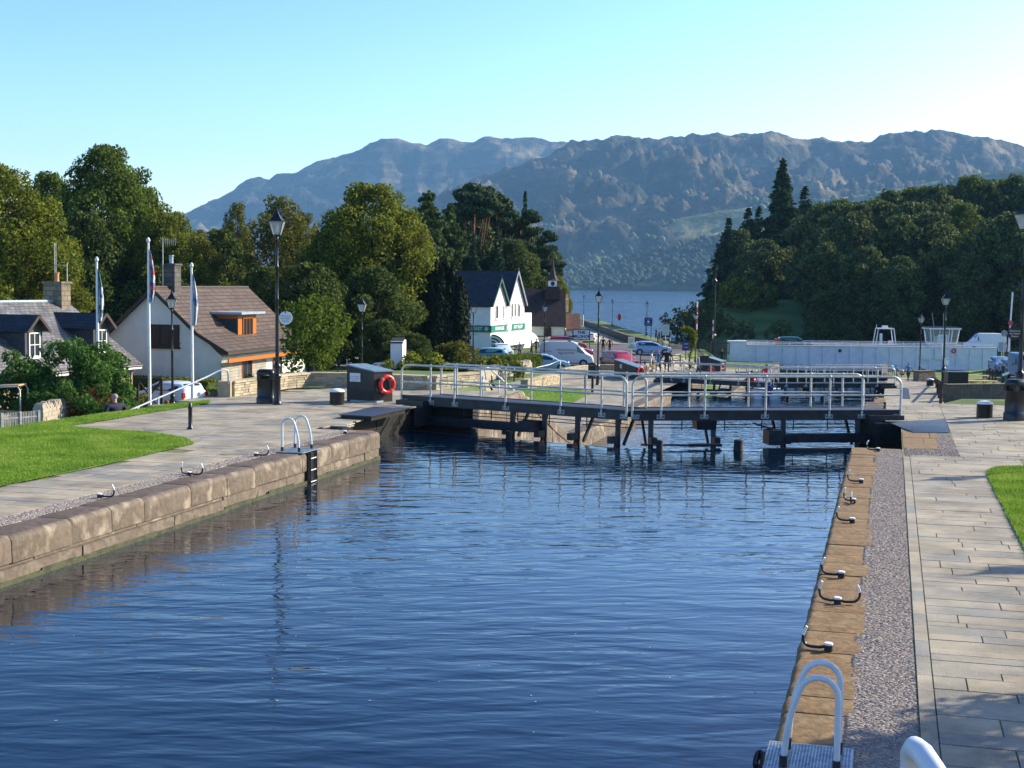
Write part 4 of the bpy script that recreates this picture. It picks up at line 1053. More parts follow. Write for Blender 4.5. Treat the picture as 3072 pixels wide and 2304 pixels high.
# ================================================================== LOW STONE WALLS
def stonewall(path, h, th, label, name='stone_wall', m='tanstone', cap=True, rows=None, zf=None, ragged=False, group=None, htop=None):
    rt = empty(name, (path[0][0], path[0][1], 0), 0, label, 'stone wall', group)
    mb = MB(); cp = MB(); o = Vector((path[0][0], path[0][1], 0))
    for i in range(len(path) - 1):
        a = Vector((path[i][0], path[i][1], path[i][2])) - o; b = Vector((path[i + 1][0], path[i + 1][1], path[i + 1][2])) - o
        L = (b - a).length; d = (b - a).normalized(); n = Vector((-d.y, d.x, 0)).normalized(); dd = d
        nr = rows or max(1, int(h / .1)); z = 0
        for r_ in range(nr):
            rh = h / nr; s = -random.uniform(0, .2)
            while s < L - .02:
                l_ = random.uniform(.16, .5); s0 = max(0, s); s1 = min(L, s + l_)
                if s1 - s0 > .03:
                    j = random.uniform(-.012, .012)
                    mb.box(a + dd * ((s0 + s1) / 2) + UP * (z + rh / 2), (s1 - s0 - .012, th + j * 2, rh - .01), (dd, n, n.cross(dd) * -1 if (n.cross(dd)).z < 0 else n.cross(dd)))
                s += l_
            z += rh
        mb.box((a + b) / 2 + UP * (h / 2), (L, th * .8, h * .96), (dd, n, UP))
        if cap:
            s = 0
            while s < L - .02:
                l_ = min(random.uniform(.5, .9), L - s)
                cp.box(a + dd * (s + l_ / 2) + UP * (h + .035), (l_ - .008, th + .07, .07), (dd, n, UP)); s += l_
        if ragged:
            s = 0
            while s < L - .02:
                w_ = random.uniform(.07, .16); hh_ = random.uniform(.16, .32)
                ax = (dd + UP * random.uniform(-.25, .45)).normalized()
                cp.box(a + dd * (s + w_ / 2) + UP * (h + hh_ / 2 - .02), (w_ * .85, th * random.uniform(.8, 1.1), hh_), (ax, n, ax.cross(n) if ax.cross(n).z > 0 else -ax.cross(n)), taper=random.uniform(.5, .9)); s += w_
    mb.build('wall_body', MT[m], rt, bevel=.012 if not ragged else 0)
    if cp.v: cp.build('coping_stones' if not ragged else 'cock_stones', MT[m], rt, bevel=.01)
    return rt
pA = P(660, 1191); pB = P(775, 1172); pC = P(830, 1168); pD_ = P(925, 1158); pE = P(1040, 1159)
stonewall([P(688, 1190), P(775, 1178), P(850, 1166), P(925, 1159), P(1040, 1160), P(1290, 1170)], .46, .4, 'curved low tan stone wall behind the litter bin and cabinet', rows=5)
mb = MB(); p = P(676, 1191); mb.box((p.x, p.y, .27), (.42, .42, .54), (VR, VF, UP)); tag(mb.build('wall_pier', MT['tanstone']), 'square stone pier ending the curved wall at the steps', 'stone pier')
stonewall([P(1294, 1170), P(1294, 1170) + Vector((.9, 2.6, 0))], .46, .45, 'short tan wall end stepping down behind the left railing', rows=5)
rt = stonewall([(P(1572, 1168, -2.62).x, P(1572, 1168, -2.62).y, -2.62), (P(1673, 1150, -2.62).x, P(1673, 1150, -2.62).y, -2.62)], .55, .5, 'low tan retaining wall beside the lower lawn beyond the gate', rows=5)
stonewall([(PG(1690, 108, 0).x, PG(1690, 108, 0).y, -3.35), (PG(1740, 112, 0).x, PG(1740, 112, 0).y, -3.35), (PG(1800, 115, 0).x, PG(1800, 115, 0).y, -3.4), (PG(1950, 113, 0).x, PG(1950, 113, 0).y, -3.3)], .5, .45, 'curved low stone wall in front of the parked white van', rows=5)
stonewall([(PG(1380, 88, 0).x, PG(1380, 88, 0).y, -2.85), (PG(1480, 97, 0).x, PG(1480, 97, 0).y, -2.9), (PG(1590, 106, 0).x, PG(1590, 106, 0).y, -3.0)], 0.75, .5, 'rubble garden wall with upright cock stones under the clipped hedge', m='drystone', cap=False, ragged=True, rows=8, name='rubble_wall')
stonewall([(PG(108, 58, 0).x, PG(108, 58, 0).y, -2.9), (PG(330, 66, 0).x, PG(330, 66, 0).y, -2.9)], 1.25, .45, 'rubble wall with leaning cock stones below the big green bush', m='drystone', cap=False, ragged=True, rows=7, name='rubble_wall')
# planter walls at the right
stonewall([(PG(2845, 78, 0).x, PG(2845, 78, 0).y, -2.62), (PG(3190, 80, 0).x, PG(3190, 80, 0).y, -2.62)], .95, .5, 'long grey retaining wall below the picnic lawn at right', m='shadewall', rows=5)
stonewall([(PG(2756, 100, 0).x, PG(2756, 100, 0).y, -3.0), (PG(2806, 101, 0).x, PG(2806, 101, 0).y, -3.0)], .75, .5, 'short dark planter wall beside the walking couple', m='shadewall', rows=4)
# loch road wall
_lw = [VR * wallu(v) + VF * v for v in (300, 250, 220, 205, 190, 178, 168)]
stonewall([(q.x, q.y, -4.9) for q in _lw], 1.25, .5, 'dark shaded stone wall running down to the loch', m='shadewall', rows=6, name='loch_wall')
# stair hand rails
def rail(pts, r, m, label, posts=(), name='handrail'):
    rt = empty(name, pts[0], 0, label, 'handrail'); o = Vector(pts[0])
    mb = MB(); mb.tube([Vector(p) - o for p in pts], r, 10); mb.build('rail_tube', m, rt, smooth='full')
    for p, zb in posts:
        mb = MB(); p = Vector(p) - o; mb.tube([p, Vector((p.x, p.y, zb - o.z))], r * .9, 8); mb.build('post', m, rt, smooth='full')
    return rt
a = PD(673, 1109, 45.3); b = PD(376, 1237, 41.5); e = b + (b - a) * .35
rail([PD(685, 1152, 45.5), PD(685, 1122, 45.5), PD(682, 1112, 45.5), a, PD(655, 1113, 45.2), PD(620, 1131, 44.8), b, e], .03, MT['railblue'], 'long white hand rail descending the steps beside the lawn', [(PD(475, 1194, 42.6), -1.2), (e, -2.6)])
rail([PD(1458, 1140, 47.3), PD(1455, 1112, 47.3), PD(1460, 1103, 47.4), PD(1470, 1106, 47.5), PD(1579, 1205, 51.5), PD(1640, 1262, 53)], .03, MT['whitetube'], 'white hand rail sloping down behind the near gate railings', [(PD(1448, 1130, 47.3), 0.0), (PD(1497, 1140, 48.6), -.4)])
rail([PG(1684, 104, -2.9), PG(1684, 104, -2.0), PG(1680, 104, -1.95), PG(1650, 103, -2.2), PG(1500, 96, -2.6)], .035, MT['galv'], 'thin grey hand rail in front of the parked silver car', [(PG(1600, 100, -2.3), -3.2)])
# black chain posts along the lower path
for i, sx_ in enumerate((1368, 1391, 1417, 1442, 1480, 1500, 1520, 1545, 1572)):
    pass
mb0 = MB(); mb0.lathe((0, 0, 0), [(.05, 0), (.045, .85), (.055, .88), (.02, .95)], 8)
pp = mb0.build('path_post', MT['black'], smooth=True); first = True
for i, (sx_, dist) in enumerate([(1368, 70), (1391, 73), (1417, 76), (1443, 80), (1478, 86), (1500, 88), (1521, 90), (1545, 93), (1572, 96)]):
    o = pp if first else pp.copy()
    if not first: COL.objects.link(o)
    first = False; o.location = PG(sx_, dist, -2.72 - (.1 if dist > 85 else 0)); tag(o, 'thin black post in the row along the lower path behind the gate', 'post', 'thin black posts along the lower path')
# ================================================================== HOUSES
def house(name, C, u, wdir, L, W, zg, ze, zr, wallm, roofm, label, over=.3, verge=.25, flare=None, fascia=None, parent=None, cat='house'):
    """C = plan corner, u = ridge direction (length L), wdir = across (width W)"""
    u = Vector((u[0], u[1], 0)).normalized(); w_ = Vector((wdir[0], wdir[1], 0)).normalized(); C = Vector((C[0], C[1], zg))
    rt = empty(name, C, 0, label, cat) if label else parent
    he, hr = ze - zg, zr - zg
    def q(a, b, z): return u * a + w_ * b + UP * z
    mb = MB(); vs = [q(0, 0, -.5), q(L, 0, -.5), q(L, W, -.5), q(0, W, -.5), q(0, 0, he), q(L, 0, he), q(L, W, he), q(0, W, he), q(0, W / 2, hr - .05), q(L, W / 2, hr - .05)]
    mb.add(vs, [(0, 1, 5, 4), (2, 3, 7, 6), (0, 4, 8, 7, 3), (1, 2, 6, 9, 5), (4, 5, 9, 8), (6, 7, 8, 9)])
    wl = mb.build('wall', wallm, rt); uvbox(wl)
    th = .12
    for s in (0, 1):
        b0 = -over if s == 0 else W + over; sl = (hr - he) / (W / 2)
        mb = MB()
        if flare:
            fb = W * flare if s == 0 else W * (1 - flare); fz = he + sl * W * flare - .18 * 0
            zf_ = he + (hr - he) * (2 * flare) - .0; ze_ = zf_ - (W * flare + over) * sl * .62
            segs = [((b0, ze_), (fb, zf_)), ((fb, zf_), (W / 2, hr))]
        else:
            segs = [((b0, he - over * sl), (W / 2, hr))]
        for (ba, za), (bb, zb) in segs:
            nn = (q(L, ba, za) - q(0, ba, za)).cross(q(0, bb, zb) - q(0, ba, za)).normalized()
            if nn.z < 0: nn = -nn
            mb.slabpoly([q(-verge, ba, za) + nn * th, q(L + verge, ba, za) + nn * th, q(L + verge, bb, zb) + nn * th, q(-verge, bb, zb) + nn * th], nn, th)
        r_ = mb.build('roof', roofm, rt); uvbox(r_)
        if fascia:
            mb = MB()
            (ba, za) = segs[0][0]
            mb.beam(q(-verge, ba - (.02 if s == 0 else -.02), za + .02), q(L + verge, ba - (.02 if s == 0 else -.02), za + .02), .05, .2)
            for aa in (-verge - .02, L + verge + .02):
                for (x0, z0_), (x1, z1_) in segs: mb.beam(q(aa, x0, z0_ + .02), q(aa, x1, z1_ + .02), .05, .2)
            mb.build('fascia', fascia, rt)
    mb = MB(); mb.tube([q(-verge, W / 2, hr + .12), q(L + verge, W / 2, hr + .12)], .1, 6); mb.build('ridge_tiles', MT['lead'] if roofm == MT['slate'] else MT['darkwood'], rt)
    return rt, q
def window(rt, c, ux, up, nrm, w, h, fm, panes=(1, 1), sill=True, depth=.06, gm=None):
    ux = Vector(ux).normalized(); nrm = Vector(nrm).normalized(); up = Vector(up)
    c = Vector(c)
    fr = MB(); t = .06
    fr.box(c + ux * (w / 2 - t / 2), (t, depth, h), (ux, nrm, up)); fr.box(c - ux * (w / 2 - t / 2), (t, depth, h), (ux, nrm, up))
    fr.box(c + up * (h / 2 - t / 2), (w - 2 * t, depth, t), (ux, nrm, up)); fr.box(c - up * (h / 2 - t / 2), (w - 2 * t, depth, t), (ux, nrm, up))
    for i in range(1, panes[0]): fr.box(c + ux * (w * (i / panes[0] - .5)), (.035, depth * .8, h - 2 * t), (ux, nrm, up))
    for i in range(1, panes[1]): fr.box(c + up * (h * (i / panes[1] - .5)), (w - 2 * t, depth * .7, .035), (ux, nrm, up))
    f = fr.build('window', fm, rt)
    g = MB(); g.box(c - nrm * (depth * .2), (w - t, .02, h - t), (ux, nrm, up)); g.build('pane', gm or MT['glass'], f)
    if sill:
        s = MB(); s.box(c - up * (h / 2 + .04) + nrm * .04, (w + .12, depth + .1, .08), (ux, nrm, up)); s.build('sill', fm, f)
    return f
def chimney(rt, c, sx_, sy_, h, m, ux, pots=1, potm=None):
    ux = Vector(ux).normalized(); uy = Vector((-ux.y, ux.x, 0))
    mb = MB(); mb.box(Vector(c) + UP * h / 2, (sx_, sy_, h), (ux, uy, UP)); mb.box(Vector(c) + UP * (h + .06), (sx_ + .14, sy_ + .14, .12), (ux, uy, UP))
    ch_ = mb.build('chimney', m, rt); uvbox(ch_)
    for i in range(pots):
        mb = MB(); mb.lathe(Vector(c) + UP * (h + .12) + ux * ((i - (pots - 1) / 2) * .45), [(.14, 0), (.12, .1), (.13, .42), (.16, .45), (.15, .5)], 10); mb.build('chimney_pot', potm or MT['pot'], ch_, smooth=True)
MT['darkrubble'] = grid_mat('dark_rubble', (.12, .11, .1), (.08, .075, .07), (.05, .05, .045), .5, .28, .9)
MT['pot'] = mat('clay_pot', (.55, .25, .12), .8, var=.15)
def cdir(cx_, cz_):
    """camera-frame plan direction (x right, z into view) to world"""
    return VR * cx_ + VF * cz_
MT['chimstone'] = grid_mat('chimney_stone', (.3, .24, .16), (.18, .15, .11), (.1, .09, .07), .5, .28, .9)
# --- slate cottage at the left
u1 = cdir(.34, .94); w1 = cdir(-.94, .34)
Cf = PG(420, 76.9, 0)                         # far eave corner, right side
Lc = 17.0; Cn = Cf - u1 * Lc
sc1, q = house('slate_cottage', Cn - w1 * -.35, u1, w1, Lc - .3, 9.2, -2.9, -.62, 2.52, MT['rubble'], MT['slate'], 'stone cottage with grey slate roof and two dark dormers at the left', over=.4, verge=.2)
sl = (2.52 + .62) / 4.6
def dormer(rt, q, a, b0, wv, zbase, ztop, apex, roofm, cheekm, winm, u, w_, panes=(2, 2)):
    """dormer whose face looks towards -w_ ; a = centre along u"""
    nrm = -w_
    za = zbase
    def zr(b): return (-.62 + 2.9) + b * sl + .12
    face = MB(); bb = (ztop - za) / sl + b0
    face.add([q(a - wv / 2, b0, za), q(a + wv / 2, b0, za), q(a + wv / 2, b0, ztop), q(a, b0, apex - .05), q(a - wv / 2, b0, ztop),
              q(a - wv / 2, b0 + 2.6, za), q(a + wv / 2, b0 + 2.6, za), q(a + wv / 2, b0 + 2.6, ztop), q(a, b0 + 2.6, apex - .05), q(a - wv / 2, b0 + 2.6, ztop)],
             [(0, 1, 2, 3, 4), (0, 4, 9, 5), (1, 6, 7, 2), (4, 3, 8, 9), (3, 2, 7, 8)])
    d_ = face.build('dormer', cheekm, rt)
    for s in (-1, 1):
        mb = MB(); e = .22; x0 = q(a + s * (wv / 2 + e), b0 - .35, ztop - .12); x1 = q(a, b0 - .35, apex + .02); x2 = q(a, b0 + 3.4, apex + .02); x3 = q(a + s * (wv / 2 + e), b0 + 3.4, ztop - .12)
        nn = (x1 - x0).cross(x3 - x0).normalized(); nn = nn if nn.z > 0 else -nn
        mb.slabpoly([x0 + nn * .08, x1 + nn * .08, x2 + nn * .08, x3 + nn * .08], nn, .08); r_ = mb.build('dormer_roof', roofm, d_); uvbox(r_)
        mb = MB(); mb.beam(x0 - w_ * .03, x1 - w_ * .03, .04, .16); mb.build('bargeboard', MT['darkwood'], d_)
    window(d_, q(a, b0 - .04, za + .72), u, UP, nrm, .85, 1.25, winm, panes)
MT['darkcheek'] = mat('slate_cheek', (.05, .053, .06), .8, var=.2, vs=6)
def roofz(b): return (-.62 + 2.9) + b * sl
# positions of the two dormers found along the eave line
def along(sx_, b):
    best = None
    for a in np.arange(0, Lc, .05):
        p = sc1.location + q(a, b, 2.5); c = M.transposed() @ (Vector(p) - Vector((0, 0, CAMZ))); X = c.x / c.z * F + CX
        if best is None or abs(X - sx_) < best[0]: best = (abs(X - sx_), a)
    return best[1]
for sx_ in (304, 102):
    a_ = along(sx_, .6); dormer(sc1, q, a_, .6, 1.35, roofz(.6) + .02, roofz(.6) + 1.5, roofz(.6) + 2.2, MT['darkslate'], MT['darkcheek'], MT['white'], u1, w1)
chimney(sc1, q(Lc - .9, 4.6, 4.6), .8, 1.25, 1.95, MT['chimstone'], u1, 1)
mb = MB(); mb.tube([q(.0, -.43, 1.98), q(Lc, -.43, 1.98)], .06, 8); mb.tube([q(Lc - .6, -.43, 1.95), q(Lc - .6, -.08, 1.6), q(Lc - .6, -.08, -.4)], .04, 6); mb.build('gutter', MT['black'], sc1)
mb = MB(); mb.beam(q(0, -.4, 1.87), q(Lc, -.4, 1.87), .04, .12); mb.build('fascia', MT['white'], sc1)
window(sc1, q(Lc - 1.9, -.03, .95), u1, UP, -w1, .75, .85, MT['white'], (1, 1))
# aerials
def aerial(base, h, label, kind):
    rt = empty('tv_aerial', base, 0, label, 'aerial'); mb = MB(); mb.tube([(0, 0, 0), (0, 0, h)], .025, 6)
    if kind == 0: 
        mb.tube([(0, 0, h * .97)] + [VR * -.7 + UP * h * .97], .02, 6)
        mb.build('mast', MT['galv'], rt); mb = MB(); mb.tube([VR * -.7 + UP * (h * .5), VR * -.7 + UP * (h * 1.35)], .02, 6); mb.tube([VR * -.62 + UP * (h * .5), VR * -.62 + UP * (h * 1.35)], .014, 6); mb.build('whip', MT['galv'], rt)
    else:
        mb.build('mast', MT['galv'], rt); mb = MB(); mb.tube([(0, 0, h), VR * .9 + UP * h], .015, 6)
        for k in range(7): mb.tube([VR * (.12 * k + .05) + UP * (h + .2), VR * (.12 * k + .05) + UP * (h - .2)], .01, 5)
        mb.tube([UP * (h + .3), UP * (h - .3)], .02, 5); mb.tube([UP * (h + .12), VR * .85 + UP * (h + .12)], .012, 5); mb.build('antenna', MT['galv'], rt)
aerial(Vector(sc1.location) + q(Lc - .5, 4.2, 4.4), 3.3, 'tall metal aerial mast on the slate cottage chimney', 0)
# --- white bungalow
u2 = cdir(.22, .975); w2 = cdir(-.975, .22); C2 = PG(684, 80, 0)
bun, q = house('white_bungalow', C2 + Vector((0, 0, 0)) + w2 * .35, u2, w2, 13.2, 8.7, -2.9, -.62, 3.35, MT['cream'], MT['browntile'], 'white gabled bungalow with brown tiled roof and orange wooden dormer', over=.45, verge=.35, flare=.17, fascia=MT['darkwood'])
sl2 = (3.35 + .62) / 4.35
mb = MB(); mb.beam(q(-.35, -.5, 2.12), q(13.6, -.5, 2.12), .07, .24); mb.build('orange_fascia', MT['orangewood'], bun)
for aa_, bb2 in ((-.3, 2.6), (4.2, 6.4)):
    mb = MB(); mb.beam(q(aa_, -.02, 1.0), q(bb2, -.02, 1.0), .05, 2.3); o = mb.build('stone_cladding', MT['palestone'], bun); uvbox(o)
window(bun, q(3.35, -.06, 1.0), u2, UP, -w2, 1.5, 2.0, MT['orangewood'], (2, 1), gm=MT['glass'])
window(bun, q(8.2, -.06, 1.2), u2, UP, -w2, 1.4, 1.5, MT['orangewood'], (2, 1))
window(bun, q(-.03, 3.35 + .35, 4.05 - 0.55), w2, UP, -u2, 1.9, 1.35, MT['darkwood'], (3, 1), gm=mat('dark_shutter', (.03, .018, .012), .6))
# dormer with flat roof
a0, a1 = 4.3, 7.1; zf = 2.62 + .1
mb = MB(); b0 = 1.0; z0 = zf + 0.0
def rz2(b): return (-.62 + 2.9) + b * sl2
zA = rz2(1.0); zB = zA + 1.55
mb.add([q(a0, b0, zA - .2), q(a1, b0, zA - .2), q(a1, b0, zB), q(a0, b0, zB), q(a0, 3.6, zA - .2), q(a1, 3.6, zA - .2), q(a1, 3.6, zB), q(a0, 3.6, zB)], [(0, 1, 2, 3), (0, 3, 7, 4), (1, 5, 6, 2), (3, 2, 6, 7)])
dm = mb.build('dormer', MT['darkcheek'], bun)
mb = MB(); mb.beam(q(a0, b0 - .03, (zA + zB) / 2), q(a1, b0 - .03, (zA + zB) / 2), .05, zB - zA); mb.beam(q(a0 - .01, b0, zB - .14), q(a0 - .01, 3.3, zB - .14), .05, .3); mb.build('cladding', MT['orangewood'], dm)
mb = MB(); mb.beam(q((a0 + a1) / 2, b0 - .5, zB + .06), q((a0 + a1) / 2, 4.2, zB + .06), a1 - a0 + .9, .14); mb.build('flat_roof', MT['lead'], dm)
window(dm, q((a0 + a1) / 2, b0 - .1, (zA + zB) / 2 - .02), u2, UP, -w2, 1.5, 1.15, MT['orangewood'], (3, 1))
chimney(bun, q(2.2, 4.35, 5.0), .85, .85, 2.7, MT['darkrubble'], u2, 1, MT['lead'])
aerial(Vector(bun.location) + q(1.6, 4.6, 6.2), 2.9, 'comb shaped television aerial above the bungalow chimney', 1)
# --- white shop with twin gables
us = cdir(-.945, .326); fs_ = cdir(.326, .945)   # us runs back from the sunlit face, fs_ along it
Csh = PG(1473, 150, 0); ZG = -3.65
shop = empty('white_shop', (Csh.x, Csh.y, ZG), 0, 'white shop with twin gables, green fascia and striped awning', 'shop')
def qs(a, b, z): return fs_ * a + us * b + UP * z     # a along the sunlit face, b into the building
nface = -us
for (a0, a1, he, hr, bl) in ((0, 5.4, 5.15, 8.0, 11), (5.4, 11.6, 5.2, 8.9, 13)):
    am = (a0 + a1) / 2
    mb = MB(); mb.add([qs(a0, 0, -.5), qs(a1, 0, -.5), qs(a1, bl, -.5), qs(a0, bl, -.5), qs(a0, 0, he), qs(a1, 0, he), qs(a1, bl, he), qs(a0, bl, he), qs(am, 0, hr), qs(am, bl, hr)],
                      [(0, 1, 5, 8, 4), (1, 2, 6, 5), (2, 3, 7, 9, 6), (3, 0, 4, 7), (4, 8, 9, 7), (5, 6, 9, 8)])
    mb.build('wall', MT['render'], shop)
    mb = MB()
    for s, ae in ((-1, a0), (1, a1)):
        x0 = qs(ae + s * .2, -.3, he - .2 * (hr - he) / (am - a0)); x1 = qs(am, -.3, hr + .03); x2 = qs(am, bl + .2, hr + .03); x3 = qs(ae + s * .2, bl + .2, he - .2 * (hr - he) / (am - a0))
        nn = (x1 - x0).cross(x3 - x0).normalized(); nn = nn if nn.z > 0 else -nn
        mb.slabpoly([x0 + nn * .1, x1 + nn * .1, x2 + nn * .1, x3 + nn * .1], nn, .1)
    r_ = mb.build('roof', MT['darkslate'], shop); uvbox(r_)
    mb = MB()
    for s, ae in ((-1, a0), (1, a1)): mb.beam(qs(ae + s * .22, -.33, he - .2), qs(am, -.33, hr + .06), .05, .22)
    mb.tube([qs(am, -.33, hr), qs(am, -.33, hr + .5)], .03, 6)
    mb.build('bargeboard', mat('green_barge_%d' % a0, (.03, .12, .08) if a0 == 0 else (.25, .3, .35), .5), shop)
MT['fgreen'] = mat('green_fascia', (.015, .17, .12), .45)
mb = MB(); mb.beam(qs(-.06, -.08, 2.55), qs(11.6, -.08, 2.55), .1, .75); mb.build('fascia_sunny', MT['fgreen'], shop)
mb = MB(); mb.beam(qs(-.06, -.13, 2.55), qs(-.06, 7.5, 2.55), .1, .75); mb.build('fascia_shaded', MT['fgreen'], shop)
def loctext(rt, s, size, c, right, up, m, sx=1.0, bold=.0):
    X = Vector(right).normalized(); Z = X.cross(Vector(up)); o = text('fascia_text', s, size, Vector(c), right, up, m, None, .003, bold=bold, sx=sx); o.parent = rt; return o
loctext(shop, 'MARKET', .5, qs(-.2, 1.85, 2.55), -us, UP, MT['signwhite'], .98, .01)
loctext(shop, 'GARAGE', .5, qs(2.6, -.145, 2.55), fs_, UP, MT['white'], 1.5, .012)
loctext(shop, 'GIFT SHOP', .5, qs(9.0, -.145, 2.55), fs_, UP, MT['white'], 1.3, .012)
mb = MB()
mb.slabpoly([qs(5.9 + .75 * math.cos(a), -.16, 2.6 + .52 * math.sin(a)) for a in np.linspace(0, 2 * math.pi, 20, endpoint=False)], nface, .03); mb.build('logo_disc', MT['white'], shop)
mb = MB(); mb.slabpoly([qs(-.2, .42 + .22 * math.cos(a), 2.55 + .22 * math.sin(a)) for a in np.linspace(0, 2 * math.pi, 20, endpoint=False)], -fs_, .03); mb.build('emblem', mat('gold_disc', (.55, .5, .3), .5), shop)
for (a, w_, n_) in ((1.9, .7, 1), (4.2, .35, 1)): window(shop, qs(a, -.05, 4.35), fs_, UP, nface, w_, 1.5, MT['white'], (n_, 1))
for a in (7.2, 8.3, 9.4): window(shop, qs(a, -.05, 4.5), fs_, UP, nface, .5, 1.6, MT['white'])
for a in (1.5, 3.4, 6.2, 8.1): window(shop, qs(a, -.04, .95), fs_, UP, nface, 1.5, 1.7, MT['white'], (1, 1))
for a in (4.9, 9.6):
    mb = MB(); mb.tube([qs(a, -.12, 0), qs(a, -.12, 5.0)], .05, 6); mb.build('downpipe', MT['white'], shop)
# awning
aw = mat('awning_canvas', (.75, .76, .7), .7, var=.04); st = mat('awning_stripe', (.02, .08, .06), .7)
for (a0, a1, nm) in ((.35, 4.6, 0), (4.7, 9.6, 1), (9.7, 12.4, 2)):
    mb = MB(); prof = [(0, 1.95)] + [(-1.55 * math.sin(t), 1.95 - 1.25 * (1 - math.cos(t))) for t in np.linspace(.15, 1.45, 7)] + [(-1.56, .72)]
    n = len(prof); vs = [qs(a0, b - .02, z) for b, z in prof] + [qs(a1, b - .02, z) for b, z in prof] + [qs(a0, b * .97 - .02, z - .05) for b, z in prof] + [qs(a1, b * .97 - .02, z - .05) for b, z in prof]
    mb.add(vs, [(i, i + 1, n + i + 1, n + i) for i in range(n - 1)] + [(2 * n + i, 2 * n + i + 1, 3 * n + i + 1, 3 * n + i) for i in range(n - 1)])
    A_ = mb.build('awning', aw, shop, fix=False)
    for s, aa in ((-1, a0), (1, a1)):
        for k in range(7):
            mb = MB(); f0 = 1 - k / 7; f1 = 1 - (k + 1) / 7; c = (0, .72)
            o_ = [(b * f0 + c[0] * (1 - f0), z * f0 + c[1] * (1 - f0)) for b, z in prof]; i_ = [(b * f1 + c[0] * (1 - f1), z * f1 + c[1] * (1 - f1)) for b, z in prof]
            vs = [qs(aa + s * .01, b - .02, z) for b, z in o_] + [qs(aa + s * .01, b - .02, z) for b, z in i_]
            mb.add(vs, [(i, i + 1, n + i + 1, n + i) for i in range(n - 1)]); mb.build('awning_end', st if k % 2 == 0 else aw, A_, fix=False)
# flat-roofed white extension beyond the gables
ex = MB(); ex.add([qs(11.62, 0, -.4), qs(14.4, 0, -.4), qs(14.4, 5, -.4), qs(11.62, 5, -.4), qs(11.62, 0, 4.1), qs(14.4, 0, 4.1), qs(14.4, 5, 4.1), qs(11.62, 5, 4.1)], [(0, 1, 5, 4), (1, 2, 6, 5), (2, 3, 7, 6), (3, 0, 4, 7), (4, 5, 6, 7)])
ex.build('extension', MT['render'], shop)
# --- chapel shop with brown roof
uc = VR.copy(); vc = VF.copy()
Cc = PG(1578, 166, 0); Wd = (1697 - 1578) / F * 166
chp = empty('chapel_shop', (Cc.x, Cc.y, -3.8), 0, 'old chapel with steep brown roof, small spire and half timbered wall', 'chapel')
def qc(a, b, z): return uc * a + vc * b + UP * z
H_ = 6.9; he = 2.85
mb = MB(); mb.add([qc(0, 0, -.5), qc(Wd, 0, -.5), qc(Wd, 8, -.5), qc(0, 8, -.5), qc(0, 0, he), qc(Wd, 0, he), qc(Wd, 8, he), qc(0, 8, he), qc(0, 4, H_), qc(Wd, 4, H_)], [(0, 1, 5, 4), (2, 3, 7, 6), (0, 4, 8, 7, 3), (1, 2, 6, 9, 5), (4, 5, 9, 8), (6, 7, 8, 9)])
mb.build('wall', MT['cream'], chp)
mb = MB(); slc = (H_ - he) / 4
for s in (0, 1):
    b0 = -.3 if s == 0 else 8.3; x0 = qc(-.1, b0, he - .3 * slc); x1 = qc(Wd + .1, b0, he - .3 * slc); x2 = qc(Wd + .1, 4, H_ + .02); x3 = qc(-.1, 4, H_ + .02)
    nn = (x1 - x0).cross(x3 - x0).normalized(); nn = nn if nn.z > 0 else -nn
    mb.slabpoly([x0 + nn * .12, x1 + nn * .12, x2 + nn * .12, x3 + nn * .12], nn, .12)
r_ = mb.build('roof', MT['brownslate'], chp); uvbox(r_)
mb = MB(); mb.beam(qc(0, -.03, 1.35), qc(Wd, -.03, 1.35), .05, .12); mb.beam(qc(0, -.03, 2.6), qc(Wd, -.03, 2.6), .05, .12)
for a in (0.05, Wd - .05): mb.beam(qc(a, -.03, 0), qc(a, -.03, 2.7), .12, .05)
mb.build('timber_frame', MT['darkwood'], chp)
ap = PG(1644, 166, 0) - Cc; aa = ap.dot(uc)
mb = MB(); pts = [(-.45, 1.4), (.45, 1.4), (.45, 2.3), (0, 2.95), (-.45, 2.3)]
mb.slabpoly([qc(aa + x, -.12, z) for x, z in pts], -vc, .1); fr_ = mb.build('arched_window', MT['darkwood'], chp)
mb = MB(); mb.slabpoly([qc(aa + x * .7, -.14, 1.5 + (z - 1.4) * .85) for x, z in pts], -vc, .03); mb.build('pane', MT['glass'], fr_)
ab = (PG(1660, 166, 0) - Cc).dot(uc)
mb = MB(); mb.box(qc(ab, 3.2, 6.6), (1.9, 1.9, 1.6), (uc, vc, UP), taper=.85); o = mb.build('spire_base', MT['brownslate'], chp); uvbox(o)
mb = MB(); mb.box(qc(ab, 3.2, 7.75), (1.05, 1.05, .75), (uc, vc, UP)); bel = mb.build('belfry', MT['white'], chp)
mb = MB(); mb.slabpoly([qc(ab + .25 * math.cos(a), 2.66, 7.75 + .28 * math.sin(a)) for a in np.linspace(0, 2 * math.pi, 12, endpoint=False)], -vc, .02); mb.build('opening', MT['ink'], bel)
mb = MB(); mb.lathe(qc(ab, 3.2, 8.12), [(.95, 0), (.62, .25), (.42, .7), (.22, 1.5), (.02, 2.9)], 8); mb.build('spire', MT['brownslate'], chp) ; 
mb = MB(); w5 = (1742 - 1700) / F * 166
mb.add([qc(Wd + .15, .4, -.5), qc(Wd + w5, .4, -.5), qc(Wd + w5, 5, -.5), qc(Wd + .15, 5, -.5), qc(Wd + .15, .4, 2.2), qc(Wd + w5, .4, 2.2), qc(Wd + w5, 5, 2.2), qc(Wd + .15, 5, 2.2)], [(0, 1, 5, 4), (1, 2, 6, 5), (2, 3, 7, 6), (3, 0, 4, 7), (4, 5, 6, 7)])
an = mb.build('annexe', MT['cream'], chp)
